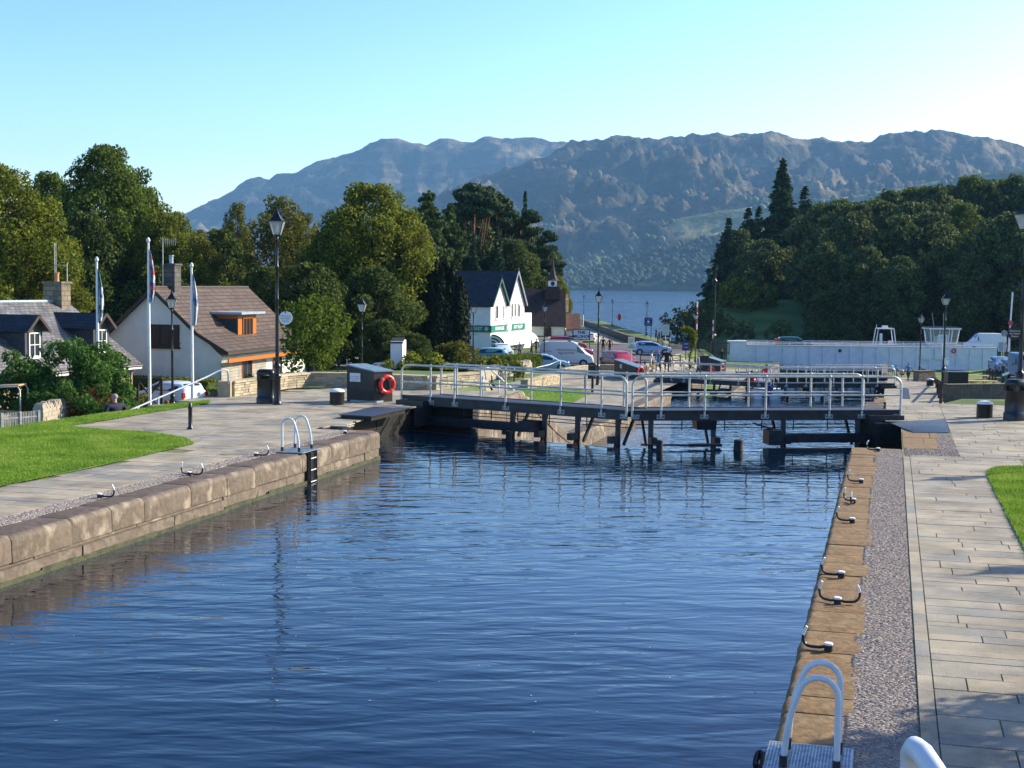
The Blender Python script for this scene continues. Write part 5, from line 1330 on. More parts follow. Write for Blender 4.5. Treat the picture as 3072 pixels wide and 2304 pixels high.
mb = MB(); x0 = qc(Wd + .12, .1, 2.1); x1 = qc(Wd + w5 + .2, .1, 2.1); x2 = qc(Wd + w5 + .2, 3, 4.0); x3 = qc(Wd + .12, 3, 4.0); nn = (x1 - x0).cross(x3 - x0).normalized(); nn = nn if nn.z > 0 else -nn
mb.slabpoly([x0 + nn * .1, x1 + nn * .1, x2 + nn * .1, x3 + nn * .1], nn, .1); r_ = mb.build('annexe_roof', mat('rusty_roof', (.13, .06, .04), .8, var=.3, vs=3), an)
mb = MB(); mb.beam(qc(Wd + .15, .36, 1.35), qc(Wd + w5, .36, 1.35), .05, .12); mb.build('annexe_timber', MT['darkwood'], an)
chimney(chp, qc(Wd + .3, 5.5, 4.2), .6, .6, 1.6, MT['rubble'], uc, 1)
# other white bits of cottages glimpsed between the trees
mb = MB(); c = PG(1196, 92, 0)
wc = empty('white_cottage', (c.x, c.y, -3.0), 0, 'sliver of a white cottage wall between the dark trees and the yew', 'cottage')
mb.box((0, 0, 1.55), (.8, 3, 2.9), (VR, VF, UP)); mb.build('wall', MT['render'], wc)
mb = MB(); mb.slabpoly([VR * -.42 + VF * -1.6 + UP * 2.95, VR * .42 + VF * -1.6 + UP * 2.95, VR * .42 + UP * 3.2, VR * -.42 + UP * 3.2], (VF * -.6 + UP), .1)
r_ = mb.build('roof', MT['darkslate'], wc); uvbox(r_)
0 and window(wc, VR * -.1 + VF * -1.53 + UP * 1.6, VR, UP, -VF, .3, .9, MT['white'], (1, 2))
# ================================================================== SWING BRIDGE
bl_ = PG(2236, 165, 0); br_ = PG(2998, 165, 0)
ub = (br_ - bl_); LB = ub.length; ub.normalize(); vb = VF
zb0, zb1 = -5.95, -3.25
bridge = empty('swing_bridge', (bl_.x, bl_.y, zb0), 0, 'long white swing bridge with solid plate sides across the canal', 'bridge')
def qb(a, b, z): return ub * a + vb * b + UP * z
MT['bridgewhite'] = mat('bridge_white', (.68, .7, .7), .5, var=.06, vs=1.5)
HB = zb1 - zb0
for b in (0, 6.5):
    mb = MB(); mb.add([qb(0, b, .2), qb(1.2, b, -.25), qb(LB, b, -.1), qb(LB, b, HB - .05), qb(0, b, HB)] + [qb(0, b + .12, .2), qb(1.2, b + .12, -.25), qb(LB, b + .12, -.1), qb(LB, b + .12, HB - .05), qb(0, b + .12, HB)],
                      [(0, 1, 2, 3, 4), (9, 8, 7, 6, 5), (0, 4, 9, 5), (3, 2, 7, 8), (0, 5, 6, 1), (1, 6, 7, 2)])
    mb.build('girder', MT['bridgewhite'], bridge)
    mb = MB(); mb.beam(qb(0, b + .06, HB + .03), qb(LB, b + .06, HB - .02), .42, .06)
    if b == 0: mb.beam(qb(3, -.03, -.1), qb(LB, -.03, .05), .3, .07)
    mb.build('flange', MT['bridgewhite'], bridge)
n_ = 19
for k in range(1, n_):
    a = LB * k / n_; mb = MB(); mb.beam(qb(a, -.08, -.1), qb(a, -.08, HB - .03), .09, .22, up=ub) ; mb.build('stiffener', MT['bridgewhite'], bridge)
mb = MB(); mb.beam(qb(0, 3.3, HB - .75), qb(LB, 3.3, HB - .75), 6.3, .3); mb.build('road_deck', MT['asphalt'], bridge)
for b in (1.1, 5.6):
    mb = MB()
    for zz in (HB + .38, HB + .2): mb.tube([qb(-.2, b, zz), qb(LB, b, zz - .02)], .04, 6)
    k = 0
    while k < LB: mb.beam(qb(k, b, HB - .6), qb(k, b, HB + .38), .06, .06); k += 1.9
    mb.build('parapet_rail', MT['white'], bridge)
mb = MB(); mb.box(qb(-.75, .6, 1.05), (2.1, 1.6, 4.1), (ub, vb, UP)); mb.box(qb(-.75, .6, 3.15), (2.25, 1.75, .12), (ub, vb, UP)); mb.build('end_pier', MT['bridgewhite'], bridge)
for a, w_ in ((22.0, 1.2), (24.0, 1.8)):
    mb = MB(); mb.box(qb(a, -.12, HB - .85), (w_, .05, 1.35), (ub, vb, UP)); mb.build('access_panel', MT['bridgewhite'], bridge)
mb = MB(); 
vs = []
mb.box(qb(11.6, -.1, HB - .55), (.35, .12, .35), (ub, vb, UP)); mb.build('inlet', MT['black'], bridge)
lifering('', Vector(bridge.location) + qb(25.4, -.12, HB - .45), -vb, .22, 'small dark lifebuoy hung on the white bridge side').children
tubes = MB(); tubes.beam(qb(-9, .2, .55), qb(-1.8, .2, .55), .3, .75); tubes.build('approach_wall', MT['bridgewhite'], bridge)
# control cabin
cc = PG(2829, 172, 0); cab = empty('control_cabin', (cc.x, cc.y, -3.25), 0, 'flared glass control cabin standing above the white bridge', 'control cabin')
w0, w1_, hh = 2.15, 2.45, 2.3
ab = [(-w0, -1.5, .2), (w0, -1.5, .2), (w0, 1.5, .2), (-w0, 1.5, .2), (-w1_, -1.8, hh), (w1_, -1.8, hh), (w1_, 1.8, hh), (-w1_, 1.8, hh)]
ab = [VR * x + VF * y + UP * z for x, y, z in ab]
cabg = bpy.data.materials.new('cabin_glass'); cabg.use_nodes = True; n = cabg.node_tree.nodes; l = cabg.node_tree.links; b = n['Principled BSDF']; b.inputs['Base Color'].default_value = (.25, .35, .33, 1); b.inputs['Roughness'].default_value = .06
tr = n.new('ShaderNodeBsdfTransparent'); ms = n.new('ShaderNodeMixShader'); ms.inputs[0].default_value = .45; l.new(tr.outputs[0], ms.inputs[1]); l.new(b.outputs[0], ms.inputs[2]); l.new(ms.outputs[0], n['Material Output'].inputs[0])
mb = MB(); mb.add(ab, [(0, 1, 5, 4), (1, 2, 6, 5), (2, 3, 7, 6), (3, 0, 4, 7)]); mb.build('cabin_glazing', cabg, cab)
mb = MB()
for i in range(4): mb.beam(ab[i], ab[i + 4], .14, .14); mb.beam(ab[i], ab[(i + 1) % 4], .12, .12)
for t in (.33, .66): mb.beam(ab[0].lerp(ab[1], t), ab[4].lerp(ab[5], t), .1, .1); mb.beam(ab[3].lerp(ab[2], t), ab[7].lerp(ab[6], t), .1, .1)
mb.build('cabin_frame', MT['white'], cab)
mb = MB(); mb.box(UP * (hh + .1), (5.5, 4.2, .22), (VR, VF, UP)); mb.build('cabin_roof', MT['white'], cab)
mb = MB(); mb.box(UP * (hh + .25), (5.5, 4.2, .1), (VR, VF, UP)); mb.build('roof_edge', MT['black'], cab)
mb = MB(); mb.box(UP * (-1.6) , (4.1, 2.8, 3.6), (VR, VF, UP)); mb.box(VR * -.6 + UP * .7, (.9, 1.0, 1.0), (VR, VF, UP)); mb.build('cabin_base', MT['bridgewhite'], cab)
for dx, hgt_, tl in ((-1.3, 4.3, -.4), (.3, 4.2, -.05)):
    mb = MB(); mb.tube([VR * dx + UP * (hh + .2), VR * (dx + tl) + UP * (hh + hgt_ * .55)], .035, 5); mb.build('whip_aerial', MT['galv'], cab)
cab.scale = (.74, .74, .86)
# moored cruiser behind the bridge
cb_ = PG(2658, 184, 0); bt = empty('moored_boat', (cb_.x, cb_.y, WB), 0, 'blue hulled boat with a white radar arch behind the bridge', 'boat')
def qv(x, y, z): return VR * x + VF * y + UP * z
mb = MB(); secs = [(-4.5, 1.0), (-3.5, 1.55), (0, 1.75), (3.5, 1.55), (5, .9), (6, .15)]; vs = []
for x, hw in secs: vs += [qv(x, -hw, 4.45), qv(x, -hw * .9, .0), qv(x, hw * .9, .0), qv(x, hw, 4.45)]
mb.add(vs, [(i * 4 + j, i * 4 + (j + 1) % 4, (i + 1) * 4 + (j + 1) % 4, (i + 1) * 4 + j) for i in range(5) for j in range(4)] + [(0, 1, 2, 3), (20, 21, 22, 23)]); mb.build('hull', MT['navy'], bt)
mb = MB()
for s in (-1, 1): mb.tube([qv(-1.75, s * .9, 4.5), qv(-1.3, s * .9, 6.9), qv(1.3, s * .9, 6.9), qv(1.75, s * .9, 4.5)], .1, 8)
mb.tube([qv(-1.4, 0, 6.9), qv(-1.4, 0, 7.5)], .03, 5); mb.box(qv(0, 0, 7.15), (.9, .7, .3), (VR, VF, UP)); mb.build('radar_arch', MT['white'], bt)
mb = MB(); mb.box(qv(-.6, 0, 5.4), (.25, .8, 1.6), (VR, VF, UP)); mb.box(qv(1.1, 0, 4.8), (.7, .8, .8), (VR, VF, UP)); mb.build('helm_seat', MT['white'], bt); bt.scale = (.8, .8, .98)
# ================================================================== FOLIAGE
def leafcloud(name, pts, out, size, m, parent, asp=1.5, outw=.55, droop=0.0):
    """one quad per point; out = outward direction"""
    n = len(pts); nr = out * outw + rng.normal(0, .55, (n, 3)); nr /= np.linalg.norm(nr, axis=1)[:, None] + 1e-9
    t = rng.normal(0, 1, (n, 3)); t[:, 2] -= droop; t -= nr * (t * nr).sum(1)[:, None]; t /= np.linalg.norm(t, axis=1)[:, None] + 1e-9
    b = np.cross(nr, t); s = (size * rng.uniform(.6, 1.35, n))[:, None]
    v = np.stack([pts - t * s * asp * .5, pts - b * s * .5 + nr * s * .12, pts + t * s * asp * .5, pts + b * s * .5 + nr * s * .12], 1).reshape(-1, 3)
    return npmesh(name, v, np.arange(n * 4).reshape(-1, 4), m, parent)
def clumpcrown(clumps, dens, flat=1.0):
    """clumps: list (centre, radius); returns points and outward directions"""
    P_, O_ = [], []
    for c, r in clumps:
        n = int(dens * r * r); d = rng.normal(0, 1, (n, 3)); d /= np.linalg.norm(d, axis=1)[:, None]
        rr = r * (rng.uniform(.35, 1.12, n) ** .6); p = d * rr[:, None] * np.array([1, 1, flat]) + np.array(c)
        P_.append(p); O_.append(d)
    return np.concatenate(P_), np.concatenate(O_)
def trunkmesh(h, r, limbs, parent, lean=0, m=None, base=(0, 0, 0)):
    mb = MB(); pts = [(base[0] + lean * k / 5 + random.uniform(-.05, .05) * k, base[1] + random.uniform(-.05, .05) * k, base[2] + h * k / 5) for k in range(6)]
    mb.tube(pts, [r * 1.25, r, r * .85, r * .65, r * .45, r * .2], 8)
    for c in limbs:
        k = random.randint(1, 3); a = Vector(pts[k]); b = Vector(c); mid = a.lerp(b, .5) + Vector((0, 0, -.2)); mb.tube([a, mid, b], [r * .4, r * .25, r * .08], 6)
    return mb.build('trunk', m or MT['bark'], parent, smooth='full')
def broad(name, h, w, m, label=None, n=34, dens=380, ls=.3, bot=.16, top=1.0, cl=(.11, .2), group=None, asym=0, cat='tree'):
    rt = empty(name, (0, 0, 0), 0, label, cat, group)
    cls = []; W = w / 2
    for i in range(n):
        t = bot + (1 - bot) * ((i + .5) / n); z = h * t
        k = math.sin(math.pi * min(1, (t - bot) / (1 - bot) * .82 + .16)) ** .7
        a = i * 2.399 + random.uniform(-.4, .4); rr = W * k * math.sqrt(random.uniform(.15, .95)) * .8
        r = h * random.uniform(*cl) * .62 + w * .05
        if t > .85: r *= .6
        if i % 3 == 0: rr *= 1.22; r *= .72
        cls.append(((rr * math.cos(a) + asym * t, rr * math.sin(a), min(z, h - r * .7)), r))
    cls.append(((asym, 0, h * .52), W * .36))
    p, o = clumpcrown(cls, dens / 3, .85)
    tw = leafcloud('crown', p, o, ls, m, rt)
    trunkmesh(h * .85, max(.12, h * .02), [c for c, r in cls[::2]], rt)
    return rt
def conifer(name, h, w, m, label=None, whorls=26, dens=1.0, ls=.3, power=1.0, bot=.06, droop=.35, group=None, irregular=.15):
    rt = empty(name, (0, 0, 0), 0, label, 'tree', group); P_, O_ = [], []; mb = MB()
    for i in range(whorls):
        t = bot + (1 - bot) * (i / whorls) ; z = h * t; L = (w / 2) * max(.03, (1 - (t - bot) / (1 - bot))) ** power
        nb = max(4, int(9 * (L / (w / 2)) + 4))
        for k in range(nb):
            a = random.uniform(0, 6.283); l_ = L * random.uniform(1 - irregular * 2, 1 + irregular); c, s = math.cos(a), math.sin(a)
            n = max(6, int(dens * 24 * l_)); u = rng.uniform(.12, 1, n) ** .75; spread = .16 * l_ * (1 - u * .5) + .1
            x = u * l_; lat = rng.normal(0, 1, n) * spread; zz = z - droop * l_ * u * u + .12 * l_ * u + rng.normal(0, .06 + .04 * l_, n) - abs(lat) * .25
            P_.append(np.stack([x * c - lat * s, x * s + lat * c, zz], 1)); O_.append(np.tile([c * .5, s * .5, .7], (n, 1)))
            if i % 2 == 0 and k % 2 == 0: mb.tube([(0, 0, z), (c * l_ * .5, s * l_ * .5, z - droop * l_ * .2), (c * l_ * .85, s * l_ * .85, z - droop * l_ * .7)], [.05, .03, .01], 4)
    P_.append(np.stack([rng.normal(0, .05, 30), rng.normal(0, .05, 30), rng.uniform(h * .93, h * 1.0, 30)], 1)); O_.append(np.tile([0, 0, 1.], (30, 1)))
    p = np.concatenate(P_); o = np.concatenate(O_)
    leafcloud('crown', p, o, ls, m, rt, asp=2.0, outw=.5, droop=.6)
    mb.tube([(0, 0, 0), (0, 0, h * .5), (0, 0, h * .97)], [h * .018, h * .01, .02], 8); mb.build('trunk', MT['bark'], rt, smooth='full')
    return rt
def place(o, sx, dist, Z, s=1.0, rz=None, sz=None, label=None):
    p = PG(sx, dist, Z); o.location = p; o.rotation_euler = (0, 0, random.uniform(0, 6.28) if rz is None else rz); o.scale = (s, s, sz or s)
    if label: o['label'] = label
    return o
GT = 'trees standing behind the village houses'
pA_ = broad('broadleaf_tree', 14, 10.5, MT['leaf'], n=90, ls=.155, dens=1300, cl=(.05, .13))
pB_ = broad('broadleaf_tree', 14, 11.5, MT['leafY'], n=90, ls=.155, dens=1300, cl=(.05, .13))
pC_ = broad('broadleaf_tree', 14, 9, MT['leafO'], n=70, ls=.155, dens=1000, cl=(.04, .1))
pD2 = broad('broadleaf_tree', 14, 10, MT['leafD'], n=50, ls=.26, dens=560, cl=(.08, .18))
pW1 = broad('broadleaf_tree', 14, 10.5, MT['leafW'], n=66, ls=.3, dens=560, cl=(.06, .15))
pW2 = broad('broadleaf_tree', 14, 9.5, MT['leafW'], n=50, ls=.3, dens=500, cl=(.06, .17))
usedT = set()
def T(proto, kind, sx, ytop, dist, zg, wscale=1.0, label=None, group=GT, cat='tree'):
    """tree whose top reaches source row ytop"""
    if id(proto) in usedT: o = copytree(proto)
    else: o = proto; usedT.add(id(proto))
    zt = PD(sx, ytop, dist).z; H0 = kind; s = (zt - zg) / H0
    place(o, sx, dist, zg, 1.0); o.scale = (s * wscale, s * wscale, s); o['label'] = label; o['category'] = cat
    if group: o['group'] = group
    return o
T(pB_, 14, -20, 500, 98, -3, 1.0, 'yellow green tree cut by the left edge of the photo')
T(pB_, 14, 120, 745, 105, -3, 1.15, 'lower yellow green tree mass above the slate cottage ridge')
T(pA_, 14, 150, 520, 128, -3, .75, 'dark tree left of the tallest tree, thin against the sky')
T(pA_, 14, 325, 440, 122, -3, .88, 'tallest broad tree on the left, rising above the white gable')
T(pD2, 14, 260, 640, 112, -3, .9, 'dark lower tree behind the slate cottage chimney')
T(pA_, 14, 430, 560, 126, -3, .7, 'right hand shoulder tree beside the tallest left tree')
T(pB_, 14, 500, 640, 116, -3, .9, 'olive tree behind the first flagpoles and the bungalow ridge')
T(pC_, 14, 590, 690, 118, -3, .9, 'bronze green tree above the bungalow chimney')
T(pD2, 14, 660, 690, 128, -3, .9, 'shaded tree filling the gap behind the bungalow roof')
T(pC_, 14, 712, 610, 132, -3, .62, 'slender bluish tree left of the tall lamp lantern')
T(pC_, 14, 845, 590, 118, -3, .95, 'tree with gaps in its crown directly behind the tall lamp lantern')
T(pC_, 14, 915, 640, 122, -3, .7, 'yellowish sparse tree just right of the tall lamp')
T(pD2, 14, 800, 800, 100, -3, 1.1, 'dark undergrowth tree behind the bungalow dormer')
T(pD2, 14, 930, 790, 98, -3, 1.1, 'dark shaded tree above the small leafy tree')
T(pB_, 14, 1120, 555, 112, -3, 1.0, 'broad rounded tree turning yellow in the middle of the left wood')
T(pA_, 14, 1030, 640, 114, -3, .8, 'left side of the rounded yellowing tree, dark green')
T(pC_, 14, 1215, 640, 112, -3, .75, 'orange tinted tree leaning against the dark yew')
T(pD2, 14, 1120, 800, 102, -3, 1.2, 'deep shaded tree behind the second lamp')
T(pD2, 14, 1240, 760, 118, -3, 1.0, 'dark tree between the yew and the rounded tree')
T(pD2, 14, 480, 800, 104, -3, 1.2, 'shaded tree right behind the white gable peak')
T(pB_, 14, 690, 850, 100, -3, .8, 'bright low tree touching the bungalow ridge')
# larch, pines and spruces around the shop
lar = conifer('larch', 18, 9, MT['conifG'], whorls=30, ls=.32, power=.55, droop=.1, irregular=.3, dens=1.1)
T(lar, 18, 1285, 572, 176, -3.5, .95, 'soft green larch left of the tall pines')
T(lar, 18, 1350, 610, 182, -3.5, .8, 'second soft green larch behind the shop roof')
def pine(name, h, w, m):
    rt = empty(name, (0, 0, 0), 0, 'x', 'tree'); cls = []
    for i in range(46):
        t = random.uniform(.3, 1); z = h * t; k = math.sin(math.pi * min(1, (t - .3) / .7 * .7 + .25)) ** .6; a = random.uniform(0, 6.283); rr = w / 2 * k * math.sqrt(random.uniform(.1, 1)) * .85
        cls.append(((rr * math.cos(a), rr * math.sin(a), z), random.uniform(.9, 1.6) * h / 18))
    p, o = clumpcrown(cls, 230, .42); leafcloud('crown', p, o, .3, m, rt, asp=2.0)
    trunkmesh(h * .92, h * .016, [c for c, r in cls[::2]], rt, m=mat('pine_bark', (.16, .08, .045), .9, var=.3)); return rt
pn_ = pine('pine', 18, 11, MT['conif'])
T(pn_, 18, 1420, 560, 188, -3.6, 1.0, 'tall dark pine with level branches behind the shop', GT)
T(pn_, 18, 1480, 575, 194, -3.6, .9, 'second dark pine with brown limbs behind the shop', GT)
T(pn_, 18, 1560, 640, 198, -3.6, .95, 'dark pine right of the shop gables', GT)
T(pn_, 18, 1620, 700, 205, -4, .9, 'lower pine above the chapel roof', GT)
T(pn_, 18, 1650, 780, 205, -4, .8, 'shaggy pine on the loch side of the chapel spire', GT)
spr = conifer('spruce', 16, 7, MT['conif'], whorls=30, ls=.32)
T(spr, 16, 1490, 680, 182, -3.6, 1.0, 'dark green spruce against the pines above the shop ridge', GT)
T(spr, 16, 1420, 700, 180, -3.6, .9, 'second spruce above the shop ridge, further left', GT)
T(spr, 16, 1573, 575, 205, -4, .62, 'slim pointed spruce standing out against the hill', GT)
T(spr, 16, 1380, 800, 172, -3.6, 1.0, 'low bushy spruce behind the shop ridge', GT)
T(pB_, 14, 1672, 830, 192, -4, .6, 'bright green tree right of the chapel spire')
T(pD2, 14, 1540, 720, 186, -3.6, 1.0, 'dark broad tree behind the twin gables')
for i_, (sx_, yt_) in enumerate(((1150, 960), (1240, 1000))): T(pD2, 14, sx_, yt_, 96, -3, 1.4, ('dark low tree left of the white cottage sliver', 'dark low tree between the white cottage sliver and the yew')[i_])
for i_, (sx_, yt_, d_) in enumerate(((1385, 640, 190), (1440, 620, 200), (1500, 630, 204), (1565, 680, 208), (1610, 730, 210))): T(pW1, 14, sx_, yt_, d_, -4, .9, 'dark leafy tree filling the gap behind the pines, ' + ('leftmost', 'second from the left', 'middle', 'second from the right', 'rightmost')[i_])
# the yew
def yewtree():
    rt = empty('yew_tree', (0, 0, 0), 0, 'huge almost black upright yew beside the white shop', 'tree'); P_, O_ = [], []
    for i in range(70):
        a = random.uniform(0, 6.283); r = 2.75 * math.sqrt(random.uniform(0, 1)); hh = 8.9 * (1 - .34 * (r / 2.75) ** 2.2) * random.uniform(.86, 1.0); x, y = r * math.cos(a), r * math.sin(a)
        n = 700; t = rng.uniform(0, 1, n); wd = .55 * np.minimum(1, (1 - t) * 3.2 + .04); an = rng.uniform(0, 6.283, n); rr = wd * rng.uniform(.6, 1.1, n)
        P_.append(np.stack([x * (1 + .15 * t * 0) + rr * np.cos(an), y + rr * np.sin(an), .3 + t * hh], 1)); O_.append(np.stack([np.cos(an), np.sin(an), np.full(n, .4)], 1))
    leafcloud('crown', np.concatenate(P_), np.concatenate(O_), .17, MT['yew'], rt, asp=2.4, outw=.8, droop=-1.4)
    mb = MB(); mb.tube([(0, 0, 0), (0, 0, 4)], [.5, .25], 8); mb.build('trunk', MT['bark'], rt); return rt
yw = yewtree(); place(yw, 1306, 112, -3.0, 1.0); s_ = (PD(1306, 760, 112).z + 3.0) / 9.0; yw.scale = (s_ * .92, s_ * .92, s_)
# small trees and shrubs close by
sm = broad('small_tree', 4.6, 4.4, MT['leafB'], 'small bright leafy tree behind the curved low wall', n=30, dens=900, ls=.14, bot=.2, cl=(.12, .2)); place(sm, 935, 62, -.7); s_ = (PD(935, 882, 62).z + .7) / 4.6; sm.scale = (s_ * .98, s_ * .98, s_)
def bush(name, w, d, h, m, label, sx, dist, Z, ls=.1, n=22, dens=1300, m2=None, rz=0, cat='bush', asp=1.6):
    rt = empty(name, (0, 0, 0), 0, label, cat); cls = []
    for i in range(n):
        x = random.uniform(-.5, .5) * w; y = random.uniform(-.5, .5) * d; k = 1 - .55 * (abs(x) / (w / 2)) ** 2.5; z = random.uniform(.12, .9) * h * k; cls.append(((x, y, z), min(w, h, d) * random.uniform(.2, .3)))
    p, o = clumpcrown(cls, dens, .95); p[:, 2] = np.maximum(p[:, 2], .02); leafcloud('foliage', p, o, ls, m, rt, asp=asp)
    if m2:
        low = [((random.uniform(-.45, .45) * w, -d * .4 + random.uniform(-.2, .2), random.uniform(.15, .35) * h), h * .14) for _ in range(8)]
        p, o = clumpcrown(low, dens); leafcloud('russet_foliage', p, o, ls, m2, rt)
    mb = MB()
    for i in range(5): mb.tube([(0, 0, 0), (random.uniform(-.3, .3) * w, random.uniform(-.3, .3) * d, h * .6)], [.06, .015], 5)
    mb.build('stems', MT['bark'], rt)
    place(rt, sx, dist, Z, 1.0, math.atan2(VR.y, VR.x) + rz); return rt
bush('conifer_bush', 3.6, 2.2, 4.3, MT['bushG'], 'big feathery green bush in front of the slate cottage', 215, 63, -2.9, ls=.1, n=44, dens=900, m2=MT['bushR'], asp=2.2)
bush('conifer_bush', 5.0, 1.6, 2.3, MT['bushG'], 'low front row of the green bushes just above the rubble wall', 215, 61, -2.7, ls=.09, n=46, dens=1100, m2=MT['bushR'], asp=2.2)
bush('conifer_bush', 2.6, 2.0, 3.9, MT['bushG'], 'left part of the green bushes before the slate cottage, beside the arch frame', 90, 62, -2.9, ls=.1, n=26, dens=900, asp=2.2)
bush('conifer_bush', 2.4, 2.0, 4.0, MT['bushG'], 'green bush top nearest the second dormer window', 300, 64.5, -2.9, ls=.1, n=26, dens=900, m2=MT['bushR'], asp=2.2)
bush('shrub', 2.4, 2, 1.7, MT['leafY'], 'green shrub half covering the white cottage sliver', 1183, 88, -2.9, ls=.12, n=18, dens=700)
bush('shrub', 3.2, 3, 2.3, MT['leafY'], 'yellow green shrub at the foot of the yew, left', 1275, 90, -2.9, ls=.14, n=20, dens=600)
bush('shrub', 4, 3, 2.6, MT['leafO'], 'rusty green shrub at the right foot of the yew', 1378, 100, -3.0, ls=.15, n=20, dens=600)
bush('shrub', 6.5, 2.5, 1.55, MT['leafY'], 'loose hedge bush in front of the turquoise car', 1445, 99, -2.9, ls=.14, n=30, dens=600)
bush('hedge_plant', 1.3, 1.0, .9, MT['leafY'], 'clipped yellow green box hedge by the slate cottage corner', 405, 70, -2.75, ls=.06, n=20, dens=2400, cat='hedge')
bush('shrub', 9, 2, 1.5, MT['leafD'], 'dark shrubs under the small leafy tree', 900, 72, -2.3, ls=.14, n=26, dens=600)
def hedge(a, b, w_, h, m, label, ls=.09, dens=260):
    a = Vector(a); b = Vector(b); d = (b - a); L = d.length; d.normalize(); n_ = Vector((-d.y, d.x, 0)).normalized()
    rt = empty('clipped_hedge', a, 0, label, 'hedge'); area = L * h * 2 + L * w_; n = int(area * dens)
    u = rng.uniform(0, L, n); face = rng.integers(0, 3, n); t = rng.uniform(0, 1, n); j = rng.normal(0, .05, n)
    off = np.where(face == 0, -w_ / 2 + j, np.where(face == 1, w_ / 2 + j, (t - .5) * w_)); z = np.where(face < 2, t * h, h + j)
    D = np.array(d); N = np.array(n_); p = u[:, None] * D + off[:, None] * N + z[:, None] * np.array([0, 0, 1.]); o = np.where((face == 2)[:, None], [[0, 0, 1.]], np.sign(off)[:, None] * N)
    leafcloud('foliage', p, o, ls, m, rt); mb = MB(); mb.box(d * L / 2 + UP * h * .48, (L * .98, w_ * .82, h * .92), (d, n_, UP)); mb.build('inner_twigs', MT['leafD'], rt); return rt
hedge(PG(1505, 106, -3), PG(1602, 112, -3.1), 1.6, 1.2, MT['leaf'], 'neatly clipped green hedge above the rubble garden wall')
hedge(PG(330, 80, -2.9), PG(640, 77, -2.9), 1.0, 1.15, MT['leafY'], 'low hedge along the foot of the white gable wall', ls=.08)
# right bank wood
GW = 'trees of the shaded wood beyond the bridge'
wood = [(2215, 690, 262, 'leafD'), (2290, 720, 255, 'o'), (2370, 740, 262, 'd'), (2440, 640, 285, 'a'), (2515, 600, 280, 'b'), (2560, 640, 262, 'd'), (2620, 600, 275, 'b'), (2665, 575, 288, 'a'), (2730, 565, 290, 'b'),
        (2790, 560, 285, 'a'), (2700, 650, 258, 'd'), (2790, 640, 262, 'o'), (2850, 560, 298, 'd'), (2900, 530, 300, 'b'), (2950, 545, 298, 'a'), (2880, 610, 268, 'b'), (3000, 540, 305, 'b'), (3050, 530, 300, 'a'), (3100, 540, 290, 'd'),
        (3030, 640, 245, 'o'), (2960, 660, 255, 'd'), (2480, 730, 255, 'd'), (2600, 740, 248, 'a'), (2350, 840, 250, 'd'), (2830, 720, 246, 'd'), (2700, 770, 242, 'a'), (2900, 760, 240, 'd'), (3090, 700, 238, 'o'), (2240, 790, 250, 'a'), (3160, 600, 260, 'a')]
wl = ['at the loch end, lowest at the left', 'with a few lit leaves, second from the loch', 'dark, right of the tall wellingtonia', 'behind the small spruces', 'with sunlit top twigs, left part of the wood', 'dark in front of the skyline trees, left part', 'skyline tree with bright tips, left of centre',
      'skyline tree at the first rise of the wood', 'skyline tree above the cabin aerials, left one', 'skyline tree above the cabin aerials, right one', 'dark middle tree behind the radar arch', 'brownish tree in the middle of the wood', 'deep green skyline tree right of centre',
      'flat topped golden skyline tree', 'skyline tree right of the golden one', 'middle tree with yellow upper edge', 'skyline tree near the right edge, bright', 'skyline tree near the right edge, taller', 'skyline tree at the very right edge', 'nearer orange tinged tree by the right edge',
      'dark hollow tree left of the orange tinged one', 'dark filling tree in the left half of the wood', 'low tree above the green bank, middle', 'low dark tree above the green bank, left', 'dark tree directly above the cabin roof', 'low tree behind the white radar arch', 'low dark tree above the white van', 'low tree behind the raised barrier pole', 'low tree under the tall wellingtonia', 'wood tree just outside the right edge']
pm = {'a': pW1, 'b': pA_, 'd': pW2, 'o': pW1, 'leafD': pW2}
for (sx_, yt, dd, k), lb in zip(wood, wl):
    if dd < 265 and sx_ > 2470: dd -= 34
    T(pm[k], 14, sx_, yt, dd, -4 if dd < 256 else -1, 1.0 if dd < 256 else .9, 'wood tree ' + lb, GW)
wel = conifer('wellingtonia', 30, 11, MT['conif'], whorls=52, ls=.5, power=.85, irregular=.28, dens=1.0, droop=.5)
T(wel, 30, 2341, 478, 272, 0, 1.35, 'very tall pointed wellingtonia above the right wood', GW)
T(spr, 16, 2408, 560, 285, 0, 1.5, 'pointed spruce right of the wellingtonia', GW)
T(spr, 16, 2240, 625, 270, 0, 1.7, 'pointed spruce left of the wellingtonia', GW)
T(spr, 16, 2182, 655, 262, -1, 1.7, 'outermost spruce of the wood, over the loch', GW)
T(spr, 16, 2272, 620, 278, 0, 1.4, 'narrow spruce squeezed beside the wellingtonia', GW)
T(spr, 16, 2452, 605, 300, 0, .7, 'tiny spruce tip behind the wood edge', GW)
GB_ = 'round bushes on the green bank'
bb_ = broad('bank_bush', 5, 6, MT['leafD'], n=22, ls=.22, dens=500, bot=.08, cat='bush')
